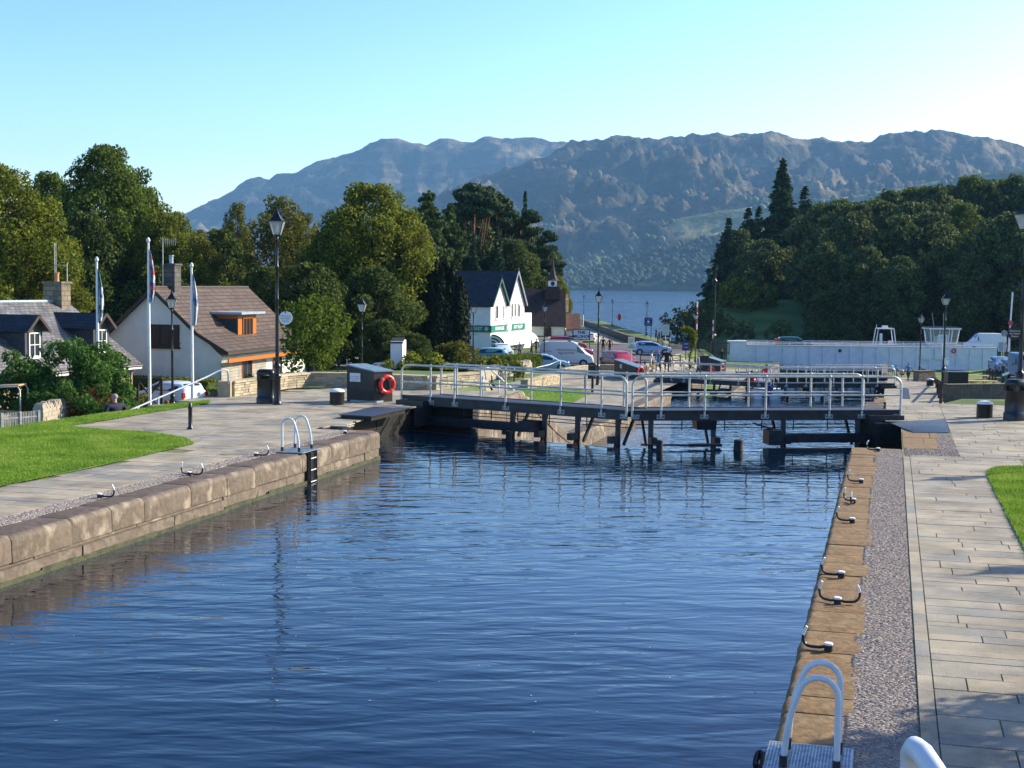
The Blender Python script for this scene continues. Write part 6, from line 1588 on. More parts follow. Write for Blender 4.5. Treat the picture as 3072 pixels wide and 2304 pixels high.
for (sx_, yt, dd, z, lb, ws) in [(2035, 925, 222, -6.5, 'round dark bush at the loch edge left of the tall thin lamp', 1.0), (2090, 905, 228, -6, 'dark bush behind the short lamp at the loch edge', .8), (2120, 905, 225, -6, 'dark bush by the red and white barrier pole', .8),
                                (2160, 930, 215, -5.5, 'low bush on the bank just right of the tall thin lamp', .9), (2230, 960, 208, -5, 'low bush on the bank above the white bridge end', 1.1), (2345, 960, 205, -5, 'bush on the bank above the red tractor hood', 1.1), (2450, 965, 205, -5, 'wide low bush in the shade behind the bridge middle', 1.3),
                                (2560, 955, 205, -5, 'bush behind the bridge left of the radar arch', 1.3), (2155, 870, 240, -4, 'small bush on the shoulder above the bank', .8), (2690, 950, 205, -5, 'bush behind the moored boat', 1.3), (2800, 950, 206, -5, 'bush behind the control cabin', 1.3), (2930, 960, 204, -5, 'bush behind the white van roof', 1.3), (3050, 940, 206, -5, 'bush behind the barrier at the right', 1.3)]:
    T(bb_, 5, sx_, yt, dd, z, ws, lb, GB_, 'bush')
by_ = broad('lit_bush', 5, 7, MT['leafY'], n=22, ls=.25, dens=500, bot=.08, cat='bush')
T(by_, 5, 2215, 835, 232, -2.5, 1.0, 'sunlit yellowish rounded bush above the green bank', None, 'bush')
T(by_, 5, 2305, 850, 234, -2.5, .6, 'small sunlit bush right of the larger yellowish one', None, 'bush')
for i, (sx_, yt, dd) in enumerate([(3230, 560, 215), (3420, 500, 225), (3600, 480, 215), (3330, 470, 250), (3800, 440, 235), (3520, 460, 265), (3700, 440, 280)]):
    T(pW1 if i % 2 else pW2, 14, sx_, yt, dd, -3, 1.1, 'wood tree beyond the right edge of the photo, number ' + ['one', 'two', 'three', 'four', 'five', 'six', 'seven'][i], GW)
for i, (sx_, dd) in enumerate([(2520, 214), (2600, 216), (2680, 213), (2760, 216), (2850, 214), (2950, 215), (3040, 214)]):
    T(pW1 if i % 2 else pW2, 14, sx_, 850 - 10 * (i % 3), dd, -5.5, 1.5, 'low thicket tree directly behind the bridge, ' + ['first', 'second', 'third', 'fourth', 'fifth', 'sixth', 'seventh'][i] + ' from the radar arch side', GW)
for sx_, dd, nm_ in ((2560, 238, 'left'), (2640, 241, 'middle'), (2730, 236, 'right'), (2480, 246, 'outer left')):
    T(pW1, 14, sx_, 610, dd, -3, 1.0, 'tall shaded wood tree standing inside the wood, ' + nm_ + ' one', GW)
# laburnum-like curved shrub by the posts
rt = empty('curved_shrub', PG(2075, 118, -3.3), 0, 'thin curved yellow green shrub leaning over by the signs', 'shrub')
crv = [Vector((0, 0, 0)), VR * -.08 + UP * .8, VR * .1 + UP * 1.7, VR * .3 + UP * 2.5, VR * .2 + UP * 3.1, VR * -.2 + UP * 3.4, VR * -.7 + UP * 3.45]
mb = MB(); mb.tube(crv, [.1, .08, .06, .05, .03, .02, .01], 6); mb.build('stem', MT['bark'], rt, smooth='full')
pp_ = []; 
for i in range(len(crv) - 1):
    for _ in range(380 if i > 1 else 60): pp_.append(np.array(crv[i].lerp(crv[i + 1], random.random())) + rng.normal(0, .13, 3))
leafcloud('foliage', np.array(pp_), rng.normal(0, 1, (len(pp_), 3)), .1, MT['leafY'], rt)
# ================================================================== HILLS
def ridge(name, sky_, shore_d, ridge_d, base_z, m, amp=60, ncol=260, nrow=90, x0=-900, x1=3900, back=900, seed=0, prof=.85, ns=900.):
    xs = np.linspace(x0, x1, ncol); ys = np.interp(xs, [s[0] for s in sky_], [s[1] for s in sky_]); vs = []
    for j in range(nrow):
        t = j / (nrow - 1) * 1.35
        for i in range(ncol):
            D = shore_d + (ridge_d - shore_d) * t; p = PD(xs[i], ys[i], ridge_d); H = p.z - base_z; g = PD(xs[i], 860, D)
            if t <= 1: k = t ** prof * (1 - .18 * math.sin(math.pi * t))
            else: k = 1 - (t - 1) * 1.6
            ss = (xs[i] - 1536) / F * D; ww = D
            q = Vector(((ss - ww * .75) / ns, ww * .55 / ns, seed))
            nz = (noise.ridged_multi_fractal(q, 1.0, 2.0, 4, 1.0, 2.0) - 1.1) * .6 + noise.fractal(q * .5, 1.0, 2.0, 2) * 1.1
            q = Vector((g.x / ns, g.y / ns, seed)); nz2 = noise.fractal(q * 5, .75, 2.1, 6)
            e = math.sin(math.pi * min(1, t)) ** .8 if t < 1 else 0
            z = base_z + H * k + e * (nz * amp + nz2 * amp * .5) + (nz2 * amp * (.1 + .07 * min(1, t)) if t > .05 else 0)
            if j == 0: z = base_z - 30
            vs.append((g.x, g.y, max(z, base_z - 30)))
    fs = [(j * ncol + i, j * ncol + i + 1, (j + 1) * ncol + i + 1, (j + 1) * ncol + i) for j in range(nrow - 1) for i in range(ncol - 1)]
    mb = MB(); mb.v = vs; mb.f = fs; mb.mi = [0] * len(fs); o = mb.build(name, m, smooth='full', fix=False); return struct(o)
def hillmat(name, cols, sc_=.004, rock=None):
    m = bpy.data.materials.new(name); m.use_nodes = True; n = m.node_tree.nodes; l = m.node_tree.links; b = n['Principled BSDF']; b.inputs['Roughness'].default_value = .95; b.inputs['Specular IOR Level'].default_value = .1
    tc = n.new('ShaderNodeTexCoord'); mp = n.new('ShaderNodeMapping'); mp.inputs['Scale'].default_value = (1, .6, 2.5); l.new(tc.outputs['Object'], mp.inputs[0])
    t = n.new('ShaderNodeTexNoise'); t.inputs['Scale'].default_value = sc_; t.inputs['Detail'].default_value = 12; t.inputs['Roughness'].default_value = .68; l.new(mp.outputs[0], t.inputs[0])
    r = n.new('ShaderNodeValToRGB'); l.new(t.outputs[0], r.inputs[0]); e = r.color_ramp.elements
    while len(e) < len(cols): e.new(.5)
    for i, c in enumerate(cols): e[i].position = .38 + .24 * i / (len(cols) - 1); e[i].color = (*c, 1)
    l.new(r.outputs[0], b.inputs['Base Color'])
    bp = n.new('ShaderNodeBump'); bp.inputs['Strength'].default_value = 1.0; bp.inputs['Distance'].default_value = 45
    t2 = n.new('ShaderNodeTexNoise'); t2.inputs['Scale'].default_value = .006; t2.inputs['Detail'].default_value = 10; t2.inputs['Roughness'].default_value = .62; l.new(tc.outputs['Object'], t2.inputs[0])
    l.new(t2.outputs[0], bp.inputs['Height']); l.new(bp.outputs[0], b.inputs['Normal']); return m
HM = hillmat('heather_hill', [(.016, .024, .012), (.035, .036, .02), (.08, .062, .035), (.18, .15, .08)])
HM2 = hillmat('green_hill', [(.03, .045, .015), (.07, .09, .028), (.17, .17, .06), (.28, .25, .11)], .006)
HM3 = hillmat('wooded_hill', [(.02, .035, .012), (.03, .05, .015), (.045, .07, .02)], .02)
d2 = lambda L: [(x * 1.3888, y * 1.3888) for x, y in L]
SK1 = [(-800, 760), (300, 700)] + [(x * .694, 350 + y * .694) for x, y in ((735, 425), (770, 405), (800, 408), (870, 385), (930, 355), (1000, 330), (1040, 290), (1080, 275), (1170, 268), (1200, 250), (1250, 245), (1330, 215), (1400, 200), (1440, 180), (1540, 152), (1560, 145), (1600, 115), (1650, 97), (1700, 100), (1780, 112), (1815, 103), (1850, 115), (1900, 100), (1990, 105), (2080, 90), (2212, 95))] + [(1600, 415), (1690, 428), (2000, 445), (4000, 560)]
SK2 = d2([(-600, 640), (700, 560), (880, 470), (960, 412), (1060, 375), (1150, 345)]) + [(1300 + x * .801, 350 + y * .801) for x, y in ((480, 110), (500, 97), (550, 97), (600, 85), (640, 75), (690, 66), (740, 75), (800, 85), (850, 80), (930, 78), (965, 67), (1030, 66), (1080, 75), (1200, 70), (1290, 70), (1370, 85), (1450, 92), (1540, 103), (1580, 98), (1630, 95), (1650, 75), (1690, 60), (1750, 56), (1850, 62), (1950, 75), (2050, 78), (2130, 92), (2212, 115))] + [(3300, 500), (4000, 600)]
ridge('far_hill', SK1, 5200, 6900, WB, HM, amp=120, seed=3.1, x1=2400, ncol=420, nrow=90, ns=800)
ridge('heather_hills', SK2, 3500, 5000, WB, HM, amp=125, seed=9.7, ncol=560, nrow=140, x0=500, prof=.72, ns=620)
SK3 = [(1300, 850), (1560, 800), (1660, 770), (1760, 735), (1900, 690), (2050, 650), (2150, 632), (2300, 612), (2450, 600), (2700, 560), (2900, 520), (3072, 500), (3900, 460)]
SK4 = [(1300, 848), (1500, 845), (1640, 836), (1750, 815), (1850, 785), (1950, 750), (2050, 722), (2150, 705), (2300, 690), (2600, 680), (3072, 660), (3900, 650)]
h3 = ridge('green_foothill', SK3, 3300, 3750, WB, HM2, amp=14, seed=5.2, ncol=240, nrow=50, x0=1200, prof=.9, ns=300)
h4 = ridge('wooded_spur', SK4, 3000, 3260, WB, HM3, amp=8, seed=6.4, ncol=240, nrow=40, x0=1200, prof=.75, ns=200)
def woods(name, hill, n, m, rr, cond, ncol, nrow, seed=1):
    """far-off wood clothing a hillside: one mass of lumpy crowns"""
    random.seed(seed); me = hill.data; vs = [v.co for v in me.vertices]; out_v = []; out_f = []
    bm = bmesh.new(); bmesh.ops.create_icosphere(bm, subdivisions=1, radius=1); bm.verts.ensure_lookup_table(); bv = np.array([v.co[:] for v in bm.verts]); bf = np.array([[v.index for v in f.verts] for f in bm.faces]); bm.free()
    V, Fc = [], []; cnt = 0; tries = 0
    while cnt < n and tries < n * 30:
        tries += 1; i = random.randint(0, ncol - 2); j = random.randint(1, int((nrow - 1) / 1.35)); a = vs[j * ncol + i]; b = vs[(j + 1) * ncol + i + 1]; p = a.lerp(b, random.random())
        if not cond(i / ncol, j / nrow * 1.35, p): continue
        r = random.uniform(*rr); w_ = bv * (1 + rng.normal(0, .16, bv.shape)) * np.array([r, r, r * random.uniform(.9, 1.3)]) + np.array([p.x, p.y, p.z + r * .5])
        V.append(w_); Fc.append(bf + cnt * len(bv)); cnt += 1
    o = npmesh(name, np.concatenate(V), np.concatenate(Fc), m, smooth=True); o['kind'] = 'stuff'; return o
WDm = isl('far_wood_crown', [(.02, .035, .012), (.04, .06, .018), (.065, .09, .028), (.1, .12, .04)], .9)
WDd = isl('far_conifer_crown', [(.018, .03, .012), (.03, .045, .016), (.035, .055, .018)], .9)
woods('distant_woodland', h3, 1500, WDm, (6, 14), lambda u, t, p: noise.noise(p * .006) > -.02 and t < .95 and not (u > .28 and .62 < t < .9), 240, 50)
woods('distant_conifers', h4, 2600, WDd, (4, 8), lambda u, t, p: True, 240, 40, 2)
woods('hillside_birches', bpy.data.objects['heather_hills'], 700, WDm, (6, 12), lambda u, t, p: t < .42 and noise.noise(p * .0035) > .05, 560, 140, 3)
# ================================================================== HAZE
hm = bpy.data.materials.new('haze_air'); hm.use_nodes = True; n = hm.node_tree.nodes; n.clear(); l = hm.node_tree.links
pv = n.new('ShaderNodeVolumePrincipled'); mo = n.new('ShaderNodeOutputMaterial'); pv.inputs['Color'].default_value = (.3, .62, 1.0, 1); pv.inputs['Density'].default_value = HAZE
pv.inputs['Anisotropy'].default_value = .0
l.new(pv.outputs[0], mo.inputs['Volume'])
mb = MB(); mb.bx(-5200, 4200, -700, 7600, -45, 830); hz = mb.build('haze', hm, fix=False); hz['kind'] = 'stuff'
# ================================================================== VEHICLES
def paint(n, c): return mat(n, c, .22, spec=.6)
MT['winglass'] = mat('car_glass', (.012, .02, .026), .04, spec=.8)
MT['lampred'] = mat('tail_lamp_red', (.5, .01, .01), .2); MT['lampclear'] = mat('headlamp', (.75, .78, .8), .1, spec=.8); MT['numw'] = mat('number_plate', (.7, .7, .65), .5)
CARP = {  # stations: x from rear (0) to front (1): (belt z, roof z or None)
 'hatch': dict(L=4.2, W=1.74, st=[(0, .55, .62, None), (.015, .3, .95, None), (.05, .28, 1.0, 1.12), (.13, .22, 1.0, 1.42), (.3, .18, .98, 1.49), (.5, .18, .96, 1.47), (.62, .18, .95, 1.33), (.76, .18, .95, .97), (.88, .2, .87, None), (.97, .26, .72, None), (1, .4, .55, None)], wheels=(.17, .82), wr=.31),
 'estate': dict(L=4.5, W=1.76, st=[(0, .5, .7, None), (.012, .3, .98, None), (.03, .28, 1.0, 1.2), (.09, .22, 1.0, 1.45), (.3, .18, .98, 1.5), (.52, .18, .96, 1.48), (.63, .18, .95, 1.33), (.76, .18, .95, .97), (.88, .2, .86, None), (.97, .26, .72, None), (1, .4, .55, None)], wheels=(.17, .82), wr=.31),
 'suv': dict(L=4.4, W=1.8, st=[(0, .5, .8, None), (.012, .35, 1.1, None), (.03, .32, 1.12, 1.3), (.07, .3, 1.12, 1.72), (.3, .28, 1.1, 1.78), (.55, .28, 1.08, 1.76), (.66, .28, 1.07, 1.55), (.76, .28, 1.07, 1.1), (.9, .3, 1.0, None), (.98, .35, .85, None), (1, .45, .7, None)], wheels=(.18, .82), wr=.36),
 'van': dict(L=5.0, W=1.95, st=[(0, .5, .9, None), (.006, .4, 1.25, None), (.01, .35, 1.3, 2.0), (.04, .3, 1.3, 2.3), (.2, .28, 1.3, 2.36), (.6, .28, 1.3, 2.36), (.7, .28, 1.3, 2.2), (.86, .28, 1.26, 1.36), (.93, .3, 1.12, None), (.985, .34, .9, None), (1, .45, .7, None)], wheels=(.2, .83), wr=.34)}
def vehicle(kind, p, head, colm, label, cat='car', panel=False, group=None, roofbars=False):
    S = CARP[kind]; L, W = S['L'], S['W']; rt = empty('parked_' + ('van' if kind == 'van' else 'car'), p, math.atan2(head.y, head.x), label, cat, group)
    st = S['st']; vs = []; fs = []; n = 10
    for (x, zb, zt, zr) in st:
        X = (x - .5) * L; e = abs(x - .5) * 2; hw = W / 2 * (1 - .16 * max(0, e - .75) / .25); zr_ = zr if zr else zt + .02; rw = hw * (.8 if zr and zr > zt + .1 else .93) if not (kind == 'van' and zr) else hw * .9
        row = [(-hw * .86, zb), (-hw, zb + .12), (-hw * 1.0, (zb + zt) / 2 + .05), (-hw * .97, zt), (-rw, zr_ - .06 if zr else zt + .012), (-rw * .8, zr_), (rw * .8, zr_), (rw, zr_ - .06 if zr else zt + .012), (hw * .97, zt), (hw, (zb + zt) / 2 + .05), (hw, zb + .12), (hw * .86, zb)]
        n = len(row); vs += [(X, y, z) for y, z in row]
    for i in range(len(st) - 1):
        for k in range(n): fs.append((i * n + k, i * n + (k + 1) % n, (i + 1) * n + (k + 1) % n, (i + 1) * n + k))
    fs += [tuple(range(n))[::-1], tuple((len(st) - 1) * n + k for k in range(n))]
    mb = MB(); mb.add(vs, fs); bd = mb.build('body', colm, rt, smooth=True)
    # glazing a few mm proud of the body
    gi = [i for i, s in enumerate(st) if s[3] and s[3] > s[2] + .05]
    def pt(i, k, o=.012):
        X, y, z = vs[i * n + k]; return Vector((X, y, z))
    for s in (-1, 1):
        a, b = (3, 4) if s < 0 else (8, 7); rng_ = gi if not panel else [i for i in gi if st[i][0] > .6]
        pairs = [(rng_[j], rng_[j + 1]) for j in range(len(rng_) - 1)]
        if not panel: pairs = pairs[1:] if kind != 'van' else pairs
        if not pairs: continue
        lo = []; hi = []
        seq = [pairs[0][0]] + [q_[1] for q_ in pairs]
        for j, i in enumerate(seq):
            A = pt(i, a); B = pt(i, b); f0, f1 = .1, .86
            lo.append(A.lerp(B, f0)); hi.append(A.lerp(B, f1))
        if kind != 'van': lo.append(pt(gi[-1], a).lerp(pt(gi[-1] + 1, a), .72) + Vector((0, 0, .03)))
        if panel:
            x0 = lo[0].lerp(lo[-1], .0); 
        o_ = Vector((0, s * .012, .002)); poly = [q_ + o_ for q_ in lo] + [q_ + o_ for q_ in reversed(hi)]
        cen = sum(poly, Vector()) / len(poly); poly = [cen + (q_ - cen) * .94 for q_ in poly]
        mb = MB(); mb.add(poly, [tuple(range(len(poly)))]); mb.build('side_window', MT['winglass'], rt, fix=False)
    if kind != 'van':
        g0, g1, g2 = gi[-2], gi[-1], gi[-1] + 1
        rows = [(pt(g0, 5).lerp(pt(g1, 5), .45), pt(g0, 6).lerp(pt(g1, 6), .45)), (pt(g1, 4).lerp(pt(g1, 5), .3), pt(g1, 7).lerp(pt(g1, 6), .3)), (pt(g1, 4).lerp(pt(g2, 4), .88), pt(g1, 7).lerp(pt(g2, 7), .88))]
        vv = []
        for a_, b_ in rows: c_ = (a_ + b_) / 2; vv += [c_ + (a_ - c_) * .9 + Vector((.012, 0, .02)), c_ + (b_ - c_) * .9 + Vector((.012, 0, .02))]
        mb = MB(); mb.add(vv, [(0, 1, 3, 2), (2, 3, 5, 4)]); mb.build('windscreen', MT['winglass'], rt, fix=False)
        mb = MB(); mb.box(((.985 - .5) * L, 0, .66 if kind != 'suv' else .82), (.06, W * .55, .14)); mb.build('grille', MT['black'], rt)
    for (i0, i1, nm) in (((gi[-2], gi[-1], 'windscreen'),) if kind == 'van' else ()) + ((gi[0], gi[1], 'rear_window'),):
        if nm == 'rear_window' and panel: continue
        i1 = i1 if nm == 'windscreen' else i1
        A, B, C_, D = pt(i0, 5), pt(i0, 6), pt(i1, 7), pt(i1, 4)
        if nm == 'rear_window': A, B, C_, D = pt(i1, 5), pt(i1, 6), pt(i0, 7), pt(i0, 4)
        cen = (A + B + C_ + D) / 4; nn = (B - A).cross(D - A).normalized(); 
        if nn.z < 0: nn = -nn
        mb = MB(); mb.add([cen + (q_ - cen) * .9 + nn * .02 for q_ in (A, B, C_, D)], [(0, 1, 2, 3)]); mb.build(nm, MT['winglass'], rt, fix=False)
    for wx in S['wheels']:
        for s in (-1, 1):
            wr = S['wr']; X = (wx - .5) * L
            mb = MB(); mb.tube([(X, s * (W / 2 - .2), wr), (X, s * (W / 2 + .012), wr)], wr, 20); wh = mb.build('wheel', MT['rubber'], rt, smooth=True)
            mb = MB(); mb.tube([(X, s * (W / 2 + .005), wr), (X, s * (W / 2 + .025), wr)], [wr * .66, wr * .6], 14)
            for k in range(5):
                a = k * 1.2566; mb.beam((X, s * (W / 2 + .028), wr), (X + wr * .58 * math.cos(a), s * (W / 2 + .028), wr + wr * .58 * math.sin(a)), .05, .012, up=Vector((0, 1, 0)))
            mb.build('rim', MT['rim'], wh)
            mb = MB(); nseg = 12; rr = wr * 1.2
            poly = [(X + rr * math.cos(math.pi * k / nseg), s * (W / 2 + .004), max(.2, wr + rr * math.sin(math.pi * k / nseg))) for k in range(nseg + 1)]
            mb.add(poly, [tuple(range(nseg + 1))]); mb.build('wheel_arch', MT['black'], rt, fix=False)
    for s in (-1, 1):
        zt = st[-3][2]; mb = MB(); mb.ball(((.965 - .5) * L, s * W * .36, zt - .12), .14, n=5, sq=(.6, 1, .7)); mb.build('headlight', MT['lampclear'], rt, smooth=True)
        mb = MB(); mb.box(((.012 - .5) * L, s * W * .41, st[1][2] - .12), (.1, .16, .3)); mb.build('tail_light', MT['lampred'], rt)
        mb = MB(); mb.ball(((.66 - .5) * L, s * (W / 2 + .1), st[5][2] + .1), .1, n=5, sq=(.7, 1, .8)); mb.build('wing_mirror', colm, rt, smooth=True)
        mb = MB(); mb.box(((.42 - .5) * L, s * (W / 2 + .01), st[4][2] - .12), (.14, .03, .04)); mb.build('door_handle', MT['black'], rt)
    for x_, m_ in ((.995, MT['black']), (.004, MT['black'])):
        mb = MB(); mb.box(((x_ - .5) * L, 0, .42), (.1, W * .88, .2)); mb.build('bumper', m_, rt, bevel=.03)
    mb = MB(); mb.box(((1.0 - .5) * L + .055, 0, .45), (.012, .5, .11)); mb.build('number_plate', MT['numw'], rt)
    mb = MB(); mb.box(((.0 - .5) * L - .055, 0, .55), (.012, .5, .11)); mb.build('number_plate', MT['numw'], rt)
    return rt
GV = 'vehicles parked or driving in the village'
van = vehicle('van', PG(1702, 127, -3.76), (VR * 1 + VF * -.12).normalized(), paint('van_white', (.68, .68, .66)), 'white high roofed van with poles on its roof and red lettering', 'van', panel=True, group=GV)
for x_, s, sz in ((.05, 'MACDONALD', .24), (.05, 'MACINTYRE', .24), (-1.75, 'TEL 01320', .17)):
    z_ = 1.58 if s == 'MACDONALD' else (1.3 if s == 'MACINTYRE' else 1.42); o = text('lettering', s, sz, (x_, -.985, z_), (1, 0, 0), (0, 0, 1), MT['redink'], None, .002, sx=1.15); o.parent = van
mb = MB()
for x_ in (-2.1, .35): mb.beam((x_, -.8, 2.42), (x_, .8, 2.42), .08, .16)
rk = mb.build('roof_rack', MT['black'], van)
mb = MB(); mb.beam((-2.9, -.7, 2.5), (2.3, -.62, 2.42), .12, .05); mb.beam((-2.6, -.3, 2.5), (2.0, -.3, 2.46), .12, .05); o = mb.build('timber_poles', MT['benchwood']); o.location = van.location; o.rotation_euler = van.rotation_euler; tag(o, 'long pale timber poles tied on the white van roof', 'poles')
vehicle('hatch', PG(1640, 118, -3.62), (VR + VF * -.05).normalized(), paint('car_silver_blue', (.25, .38, .52)), 'silver blue hatchback parked in front of the white van', group=GV)
vehicle('hatch', PG(1958, 148, -3.66), (VR + VF * .02).normalized(), paint('car_pale_blue', (.27, .4, .55)), 'pale blue three door hatchback crossing before the loch', group=GV)
vehicle('estate', PG(1455, 128, -3.6), (VR * -1 + VF * .1).normalized(), paint('car_turquoise', (.2, .42, .42)), 'turquoise car roof showing above the loose hedge', group=GV)
vehicle('hatch', PG(1508, 137, -3.6), (VF * -1 + VR * .2).normalized(), paint('car_white2', (.6, .65, .66)), 'pale car at the shop door under the awning', group=GV)
vehicle('hatch', PG(1722, 141, -3.66), (VR + VF * -.1).normalized(), paint('car_red', (.5, .02, .04)), 'bright red hatchback nose showing past the white van', group=GV)
vehicle('suv', PG(1700, 152, -3.66), (VR + VF * .2).normalized(), paint('car_dark_red', (.25, .015, .02)), 'dark red car roof above the white van', group=GV)
vehicle('estate', PG(1778, 178, -3.9), (VF + VR * .25).normalized(), paint('car_silver', (.5, .52, .53)), 'silver estate car seen from behind beside the shop sign', group=GV)
vehicle('suv', PG(1862, 119, -3.66), (VF * -1 + VR * .45).normalized(), paint('suv_red', (.4, .03, .04)), 'red off roader behind the second black cabinet', group=GV)
vehicle('estate', PG(505, 72, -2.9), (VF * .75 + VR * -.9).normalized(), paint('car_white', (.6, .66, .7)), 'white estate car behind the sloping white hand rail', group=GV)
vehicle('hatch', PG(1196, 92, -2.95), (VR + VF * -.6).normalized(), paint('car_white3', (.66, .7, .72)), 'white car half hidden behind the nearest black cabinet', group=GV)
vehicle('van', PG(2960, 171, -4.05), (VR * -1).normalized(), paint('van_white2', (.62, .66, .7)), 'white van crossing the right end of the swing bridge', 'van', panel=True, group=GV)
vehicle('suv', PG(2388, 168.3, -4.05), VR.copy(), paint('car_green', (.02, .09, .07)), 'dark green vehicle on the swing bridge, only its cab showing', group=GV)
mb = MB(); c = PG(2352, 168.3, -2.75); mb.box(c, (1.8, 1.2, .45), (VR, VF, UP)); mb.box(c + VR * .5 + UP * .25, (.5, 1, .25), (VR, VF, UP)); tag(mb.build('red_crate', MT['red'], bevel=.06), 'red load behind the green cab on the bridge', 'crate')
for sx_, d_, k, c, lab in ((3012, 132, 'hatch', (.2, .3, .42), 'slate blue car facing us in the right car park, leftmost'), (3030, 146, 'estate', (.3, .42, .52), 'pale blue car behind the leftmost parked car at right'),
                         (3046, 128, 'hatch', (.25, .33, .4), 'grey car between the slate blue car and the van at right'), (3078, 122, 'van', (.12, .2, .3), 'dark blue van facing us at the right edge')):
    vehicle(k, PG(sx_, d_, hgt(*PG(sx_, d_, 0).xy) + .02), (VF * -1 + VR * -.12).normalized(), paint('paint_' + k + str(sx_), c), lab, 'van' if k == 'van' else 'car', panel=(k == 'van'), group=GV)
# ================================================================== PEOPLE
MT['hairg'] = mat('grey_hair', (.3, .28, .26), .8); MT['hairb'] = mat('dark_hair', (.03, .02, .015), .8); MT['hairy'] = mat('blonde_hair', (.5, .36, .14), .8); MT['hairr'] = mat('auburn_hair', (.16, .05, .02), .8)
MT['shoe'] = mat('shoe', (.03, .025, .02), .7)
def person(p, face, H, top, legs, hair, label, stride=.12, armL=(.1, .05), armR=(.1, -.05), bulk=1.0, lean=0.0, sit=False, coat=.86, sleeve=True, group=None):
    """face = direction looked at; figure built as one skinned surface"""
    rt = empty('person', p, math.atan2(face.y, face.x) - math.pi / 2, label, 'person', group); k = H / 1.72
    J = []; E = []; Rd = []
    def j(x, y, z, r, par=None):
        J.append((x * k, y * k, z * k)); Rd.append(r * k); i = len(J) - 1
        if par is not None: E.append((par, i))
        return i
    b = bulk; zz = -.45 if sit else 0
    pel = j(0, 0, .94 + zz, .135 * b); wai = j(0, .01 + lean * .2, 1.08 + zz, .125 * b, pel); che = j(0, .015 + lean * .6, 1.28 + zz, .145 * b, wai); nk0 = j(0, lean * .85, 1.43 + zz, .07, che); nk = j(0, .01 + lean, 1.5 + zz, .052, nk0)
    hd = j(0, .03 + lean * 1.1, 1.58 + zz, .088, nk); ht = j(0, .02 + lean * 1.1, 1.66 + zz, .078, hd); hn = j(0, .115 + lean * 1.1, 1.575 + zz, .016, hd)
    for s, ar in ((-1, armL), (1, armR)):
        sh = j(s * .185 * b, lean * .8, 1.39 + zz, .062 * b, che); el = j(s * (.235 * b + ar[0] * .5), ar[1] + lean * .6, 1.12 + zz, .045 * b, sh)
        wr = j(s * (.24 * b + ar[0]), ar[1] * 2 + .06 + lean * .6, .88 + zz + ar[0] * .3, .028, el); pm_ = j(s * (.245 * b + ar[0]), ar[1] * 2 + .085 + lean * .6, .81 + zz + ar[0] * .35, .03, wr)
        for f in range(4):
            q_ = j(s * (.243 * b + ar[0] - .006), ar[1] * 2 + .06 + .019 * f + lean * .6, .745 + zz + ar[0] * .35 - (.012 if f in (1, 2) else 0), .0085, pm_); j(s * (.235 * b + ar[0] - .02), ar[1] * 2 + .064 + .018 * f + lean * .6, .70 + zz + ar[0] * .35 - (.012 if f in (1, 2) else 0), .0075, q_)
        j(s * (.23 * b + ar[0] - .02), ar[1] * 2 + .14 + lean * .6, .79 + zz + ar[0] * .35, .009, pm_)
    for s in (-1, 1):
        st_ = s * stride
        if sit: hp = j(s * .1, .05, .92 + zz, .1 * b, pel); kn = j(s * .12, .46, .9 + zz, .065, hp); an = j(s * .12, .48, .5 + zz, .045, kn); j(s * .12, .6, .46 + zz, .035, an)
        else: hp = j(s * .095 * b, 0, .84, .098 * b, pel); kn = j(s * .1 * b, st_ * .6 + .03, .48, .062 * b, hp); an = j(s * .1 * b, st_ - .03 + (0), .09, .04, kn); j(s * .11 * b, st_ + .11, .035, .034, an)
    me = bpy.data.meshes.new('body'); me.from_pydata(J, E, []); o = bpy.data.objects.new('body', me); COL.objects.link(o)
    sk = o.modifiers.new('skin', 'SKIN'); sk.use_smooth_shade = True
    for i, v in enumerate(me.skin_vertices[0].data): v.radius = (Rd[i], Rd[i] * (.72 if i in (0, 1, 2) else .9)); v.use_root = (i == 0)
    sb = o.modifiers.new('sub', 'SUBSURF'); sb.levels = 1; sb.render_levels = 1
    dg = bpy.context.evaluated_depsgraph_get(); ev = o.evaluated_get(dg); nm = bpy.data.meshes.new_from_object(ev); bpy.data.objects.remove(o)
    for m_ in (MT['skin'], top, legs, MT['shoe']): nm.materials.append(m_)
    for f in nm.polygons:
        c = f.center / k; z = c.z - zz; ax = abs(c.x)
        if z > 1.475: mi = 0
        elif ax > .2 * b and z < (.9 if sleeve else 1.1) and z > .6: mi = 0
        elif z > coat: mi = 1
        elif c.z < .075: mi = 3
        else: mi = 2
        f.material_index = mi; f.use_smooth = True
    nm.name = 'body'; bo = bpy.data.objects.new('body', nm); COL.objects.link(bo); bo.parent = rt
    mb = MB(); mb.ball((0, (.01 + lean * 1.1) * k, (1.645 + zz) * k), .1 * k, n=8, sq=(.86, .98, .88)); 
    hm_ = mb.build('hair', hair, rt, smooth='full'); bm = bmesh.new(); bm.from_mesh(hm_.data)
    bmesh.ops.delete(bm, geom=[v for v in bm.verts if v.co.y > (.045 + lean * 1.1) * k and v.co.z < (1.68 + zz) * k or v.co.z < (1.59 + zz) * k], context='VERTS'); bm.to_mesh(hm_.data); bm.free()
    for s in (-1, 1):
        mb = MB(); mb.ball((s * .032 * k, (.103 + lean * 1.1) * k, (1.6 + zz) * k), .011 * k, n=4); mb.build('eye', MT['ink'], bo)
        mb = MB(); mb.ball((s * .082 * k, (.025 + lean * 1.1) * k, (1.585 + zz) * k), .024 * k, n=4, sq=(.4, .7, 1.2)); mb.build('ear', MT['skin'], bo)
    mb = MB(); mb.box((0, (.108 + lean * 1.1) * k, (1.535 + zz) * k), (.04 * k, .01 * k, .009 * k)); mb.build('mouth', MT['redink'], bo)
    return rt
